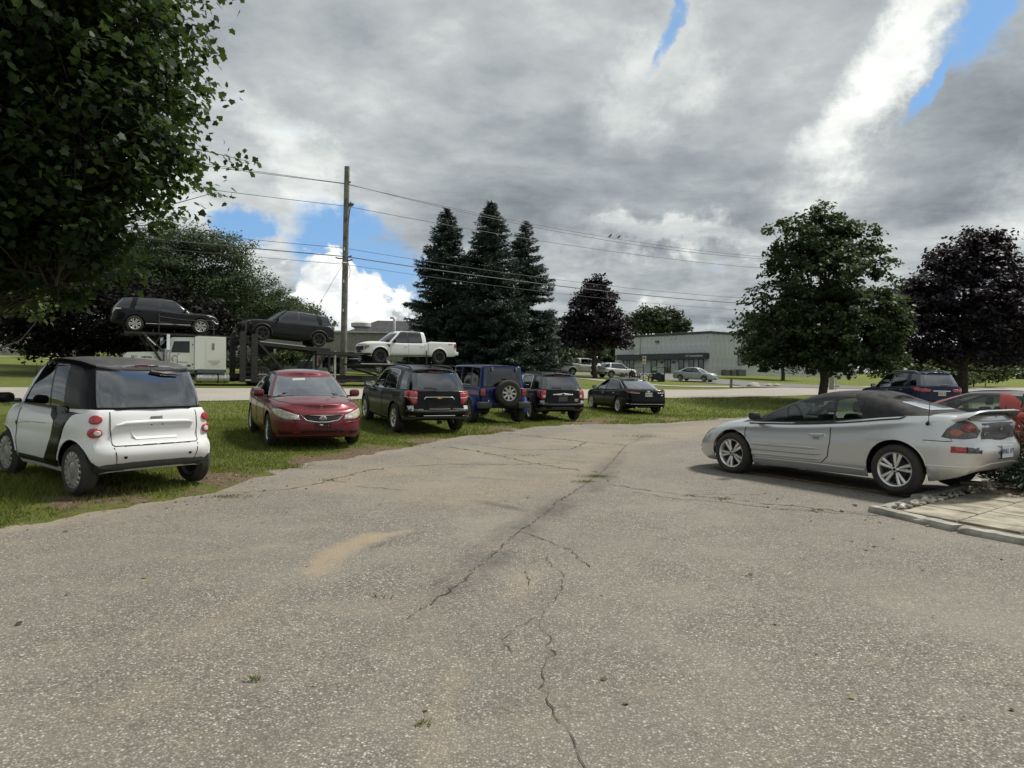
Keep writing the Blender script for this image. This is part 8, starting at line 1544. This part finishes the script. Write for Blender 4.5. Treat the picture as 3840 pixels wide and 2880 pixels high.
sd_ = segdist(GX, GY, LOT_EDGE) * np.where(inpoly(GX, GY, LOT), 1, -1) + (vn(GX, GY, 1.3, 4, 11) - .5) * .8 + (vn(GX, GY, 7, 2, 12) - .5) * .30
br_ = samp(GBA, GX, GY); vis = np.abs(GX) < GY * .78 + 1
ok = (sd_ < .04) & (q_ < 26.8) & vis & (rng.random(len(GX)) > np.clip((br_ + (vn(GX, GY, 3.5, 3, 41) - .5) * .9 - .25) * 2.2, 0, .97))
GX, GY, GS, sd_ = GX[ok], GY[ok], GS[ok], sd_[ok]; k = len(GX); tall = vn(GX, GY, 1.6, 3, 51); hgt = (.028 + .055 * tall * rng.uniform(.4, 1.3, k) + .03 * (vn(GX, GY, .7, 2, 52) > .62)) * np.where(GS > 1.3, GS ** .5, 1); wd_ = .0045 * GS * rng.uniform(.8, 1.6, k)
a_ = rng.random(k) * 6.283; ln = hgt * rng.uniform(.2, .9, k); la = rng.random(k) * 6.283; zb = samp(GZA, GX, GY) - .005
co = np.empty((k, 3, 3), np.float32); co[:, 0] = np.stack([GX - np.cos(a_) * wd_, GY - np.sin(a_) * wd_, zb], 1); co[:, 1] = np.stack([GX + np.cos(a_) * wd_, GY + np.sin(a_) * wd_, zb], 1); co[:, 2] = np.stack([GX + np.cos(la) * ln, GY + np.sin(la) * ln, zb + hgt], 1)
o = fastmesh('grass', co.reshape(-1, 3), np.arange(k * 3).reshape(k, 3), M_BLADE, None, {'rnd': np.clip(vn(GX, GY, .9, 3, 61) * .7 + rng.normal(.12, .2, k), 0, 1)}); tag(o, 'short patchy grass blades on the verge round the parked cars', kind='stuff')
# weeds rooted in the cracks
WX, WY = [], []
for (x_, y_, r_, n2) in ((1.25, 10.4, .12, 260), (1.05, 9.85, .10, 160), (3.2, 17.6, .4, 260), (2.6, 8.62, .06, 60), (3.45, 7.95, .05, 50), (2.2, 8.8, .05, 40), (-2.47, 9.6, .06, 60), (-3.2, 8.25, .16, 160), (-1.2, 3.35, .03, 30), (-.85, 4.6, .04, 20), (-.6, 17.6, .3, 160), (.3, 13.0, .15, 90), (-3.3, 8.2, .1, 60), (-.35, 2.95, .02, 16)):
    WX.append(rng.normal(x_, r_, n2)); WY.append(rng.normal(y_, r_ * .45, n2))
WX, WY = np.concatenate(WX), np.concatenate(WY); k = len(WX); a_ = rng.random(k) * 6.28; hg = rng.uniform(.008, .035, k); zz_ = np.full(k, .012); wq = .004; la = rng.random(k) * 6.28
co = np.empty((k, 3, 3), np.float32); co[:, 0] = np.stack([WX - np.cos(a_) * wq, WY - np.sin(a_) * wq, zz_], 1); co[:, 1] = np.stack([WX + np.cos(a_) * wq, WY + np.sin(a_) * wq, zz_], 1); co[:, 2] = np.stack([WX + np.cos(la) * hg, WY + np.sin(la) * hg, zz_ + hg], 1)
o = fastmesh('crack_weeds', co.reshape(-1, 3), np.arange(k * 3).reshape(k, 3), M_BLADE, None, {'rnd': rng.random(k) * .6}); tag(o, 'tiny weeds rooted in the cracks of the asphalt', kind='stuff')
# fallen leaves, bark bits and grit on the asphalt and its edge
k = 420; e_ = rng.integers(0, len(LOT_EDGE) - 8, k); f_ = rng.random(k); LA = np.array(LOT_EDGE); lp = LA[e_] * (1 - f_)[:, None] + LA[e_ + 1] * f_[:, None] + rng.normal(0, .45, (k, 2)); lp[:90, 0] = rng.uniform(-3, 4.5, 90); lp[:90, 1] = rng.uniform(2.6, 11, 90)
ps = np.stack([lp[:, 0], lp[:, 1], np.maximum(.016, samp(GZA, lp[:, 0], lp[:, 1]) + .02)], 1); ps[:90, 2] = .018
m_l = bpy.data.materials.new('dead leaves'); m_l.use_nodes = True; n_ = N(m_l.node_tree); n_.put(n_.n['Principled BSDF'].inputs['Base Color'], n_.ramp(n_.attr('rnd'), [(0., (.03, .025, .015)), (.5, (.13, .09, .05)), (1., (.30, .24, .13))])); n_.n['Principled BSDF'].inputs['Roughness'].default_value = .9
tag(leaves('leaf_litter', ps, rng.normal(0, .25, (k, 3)) + np.array([0, 0, 1.]), rng.uniform(.012, .045, k), T_LEAF6, m_l, None), 'scattered dead leaves and grit on the asphalt and grass edge', kind='stuff')
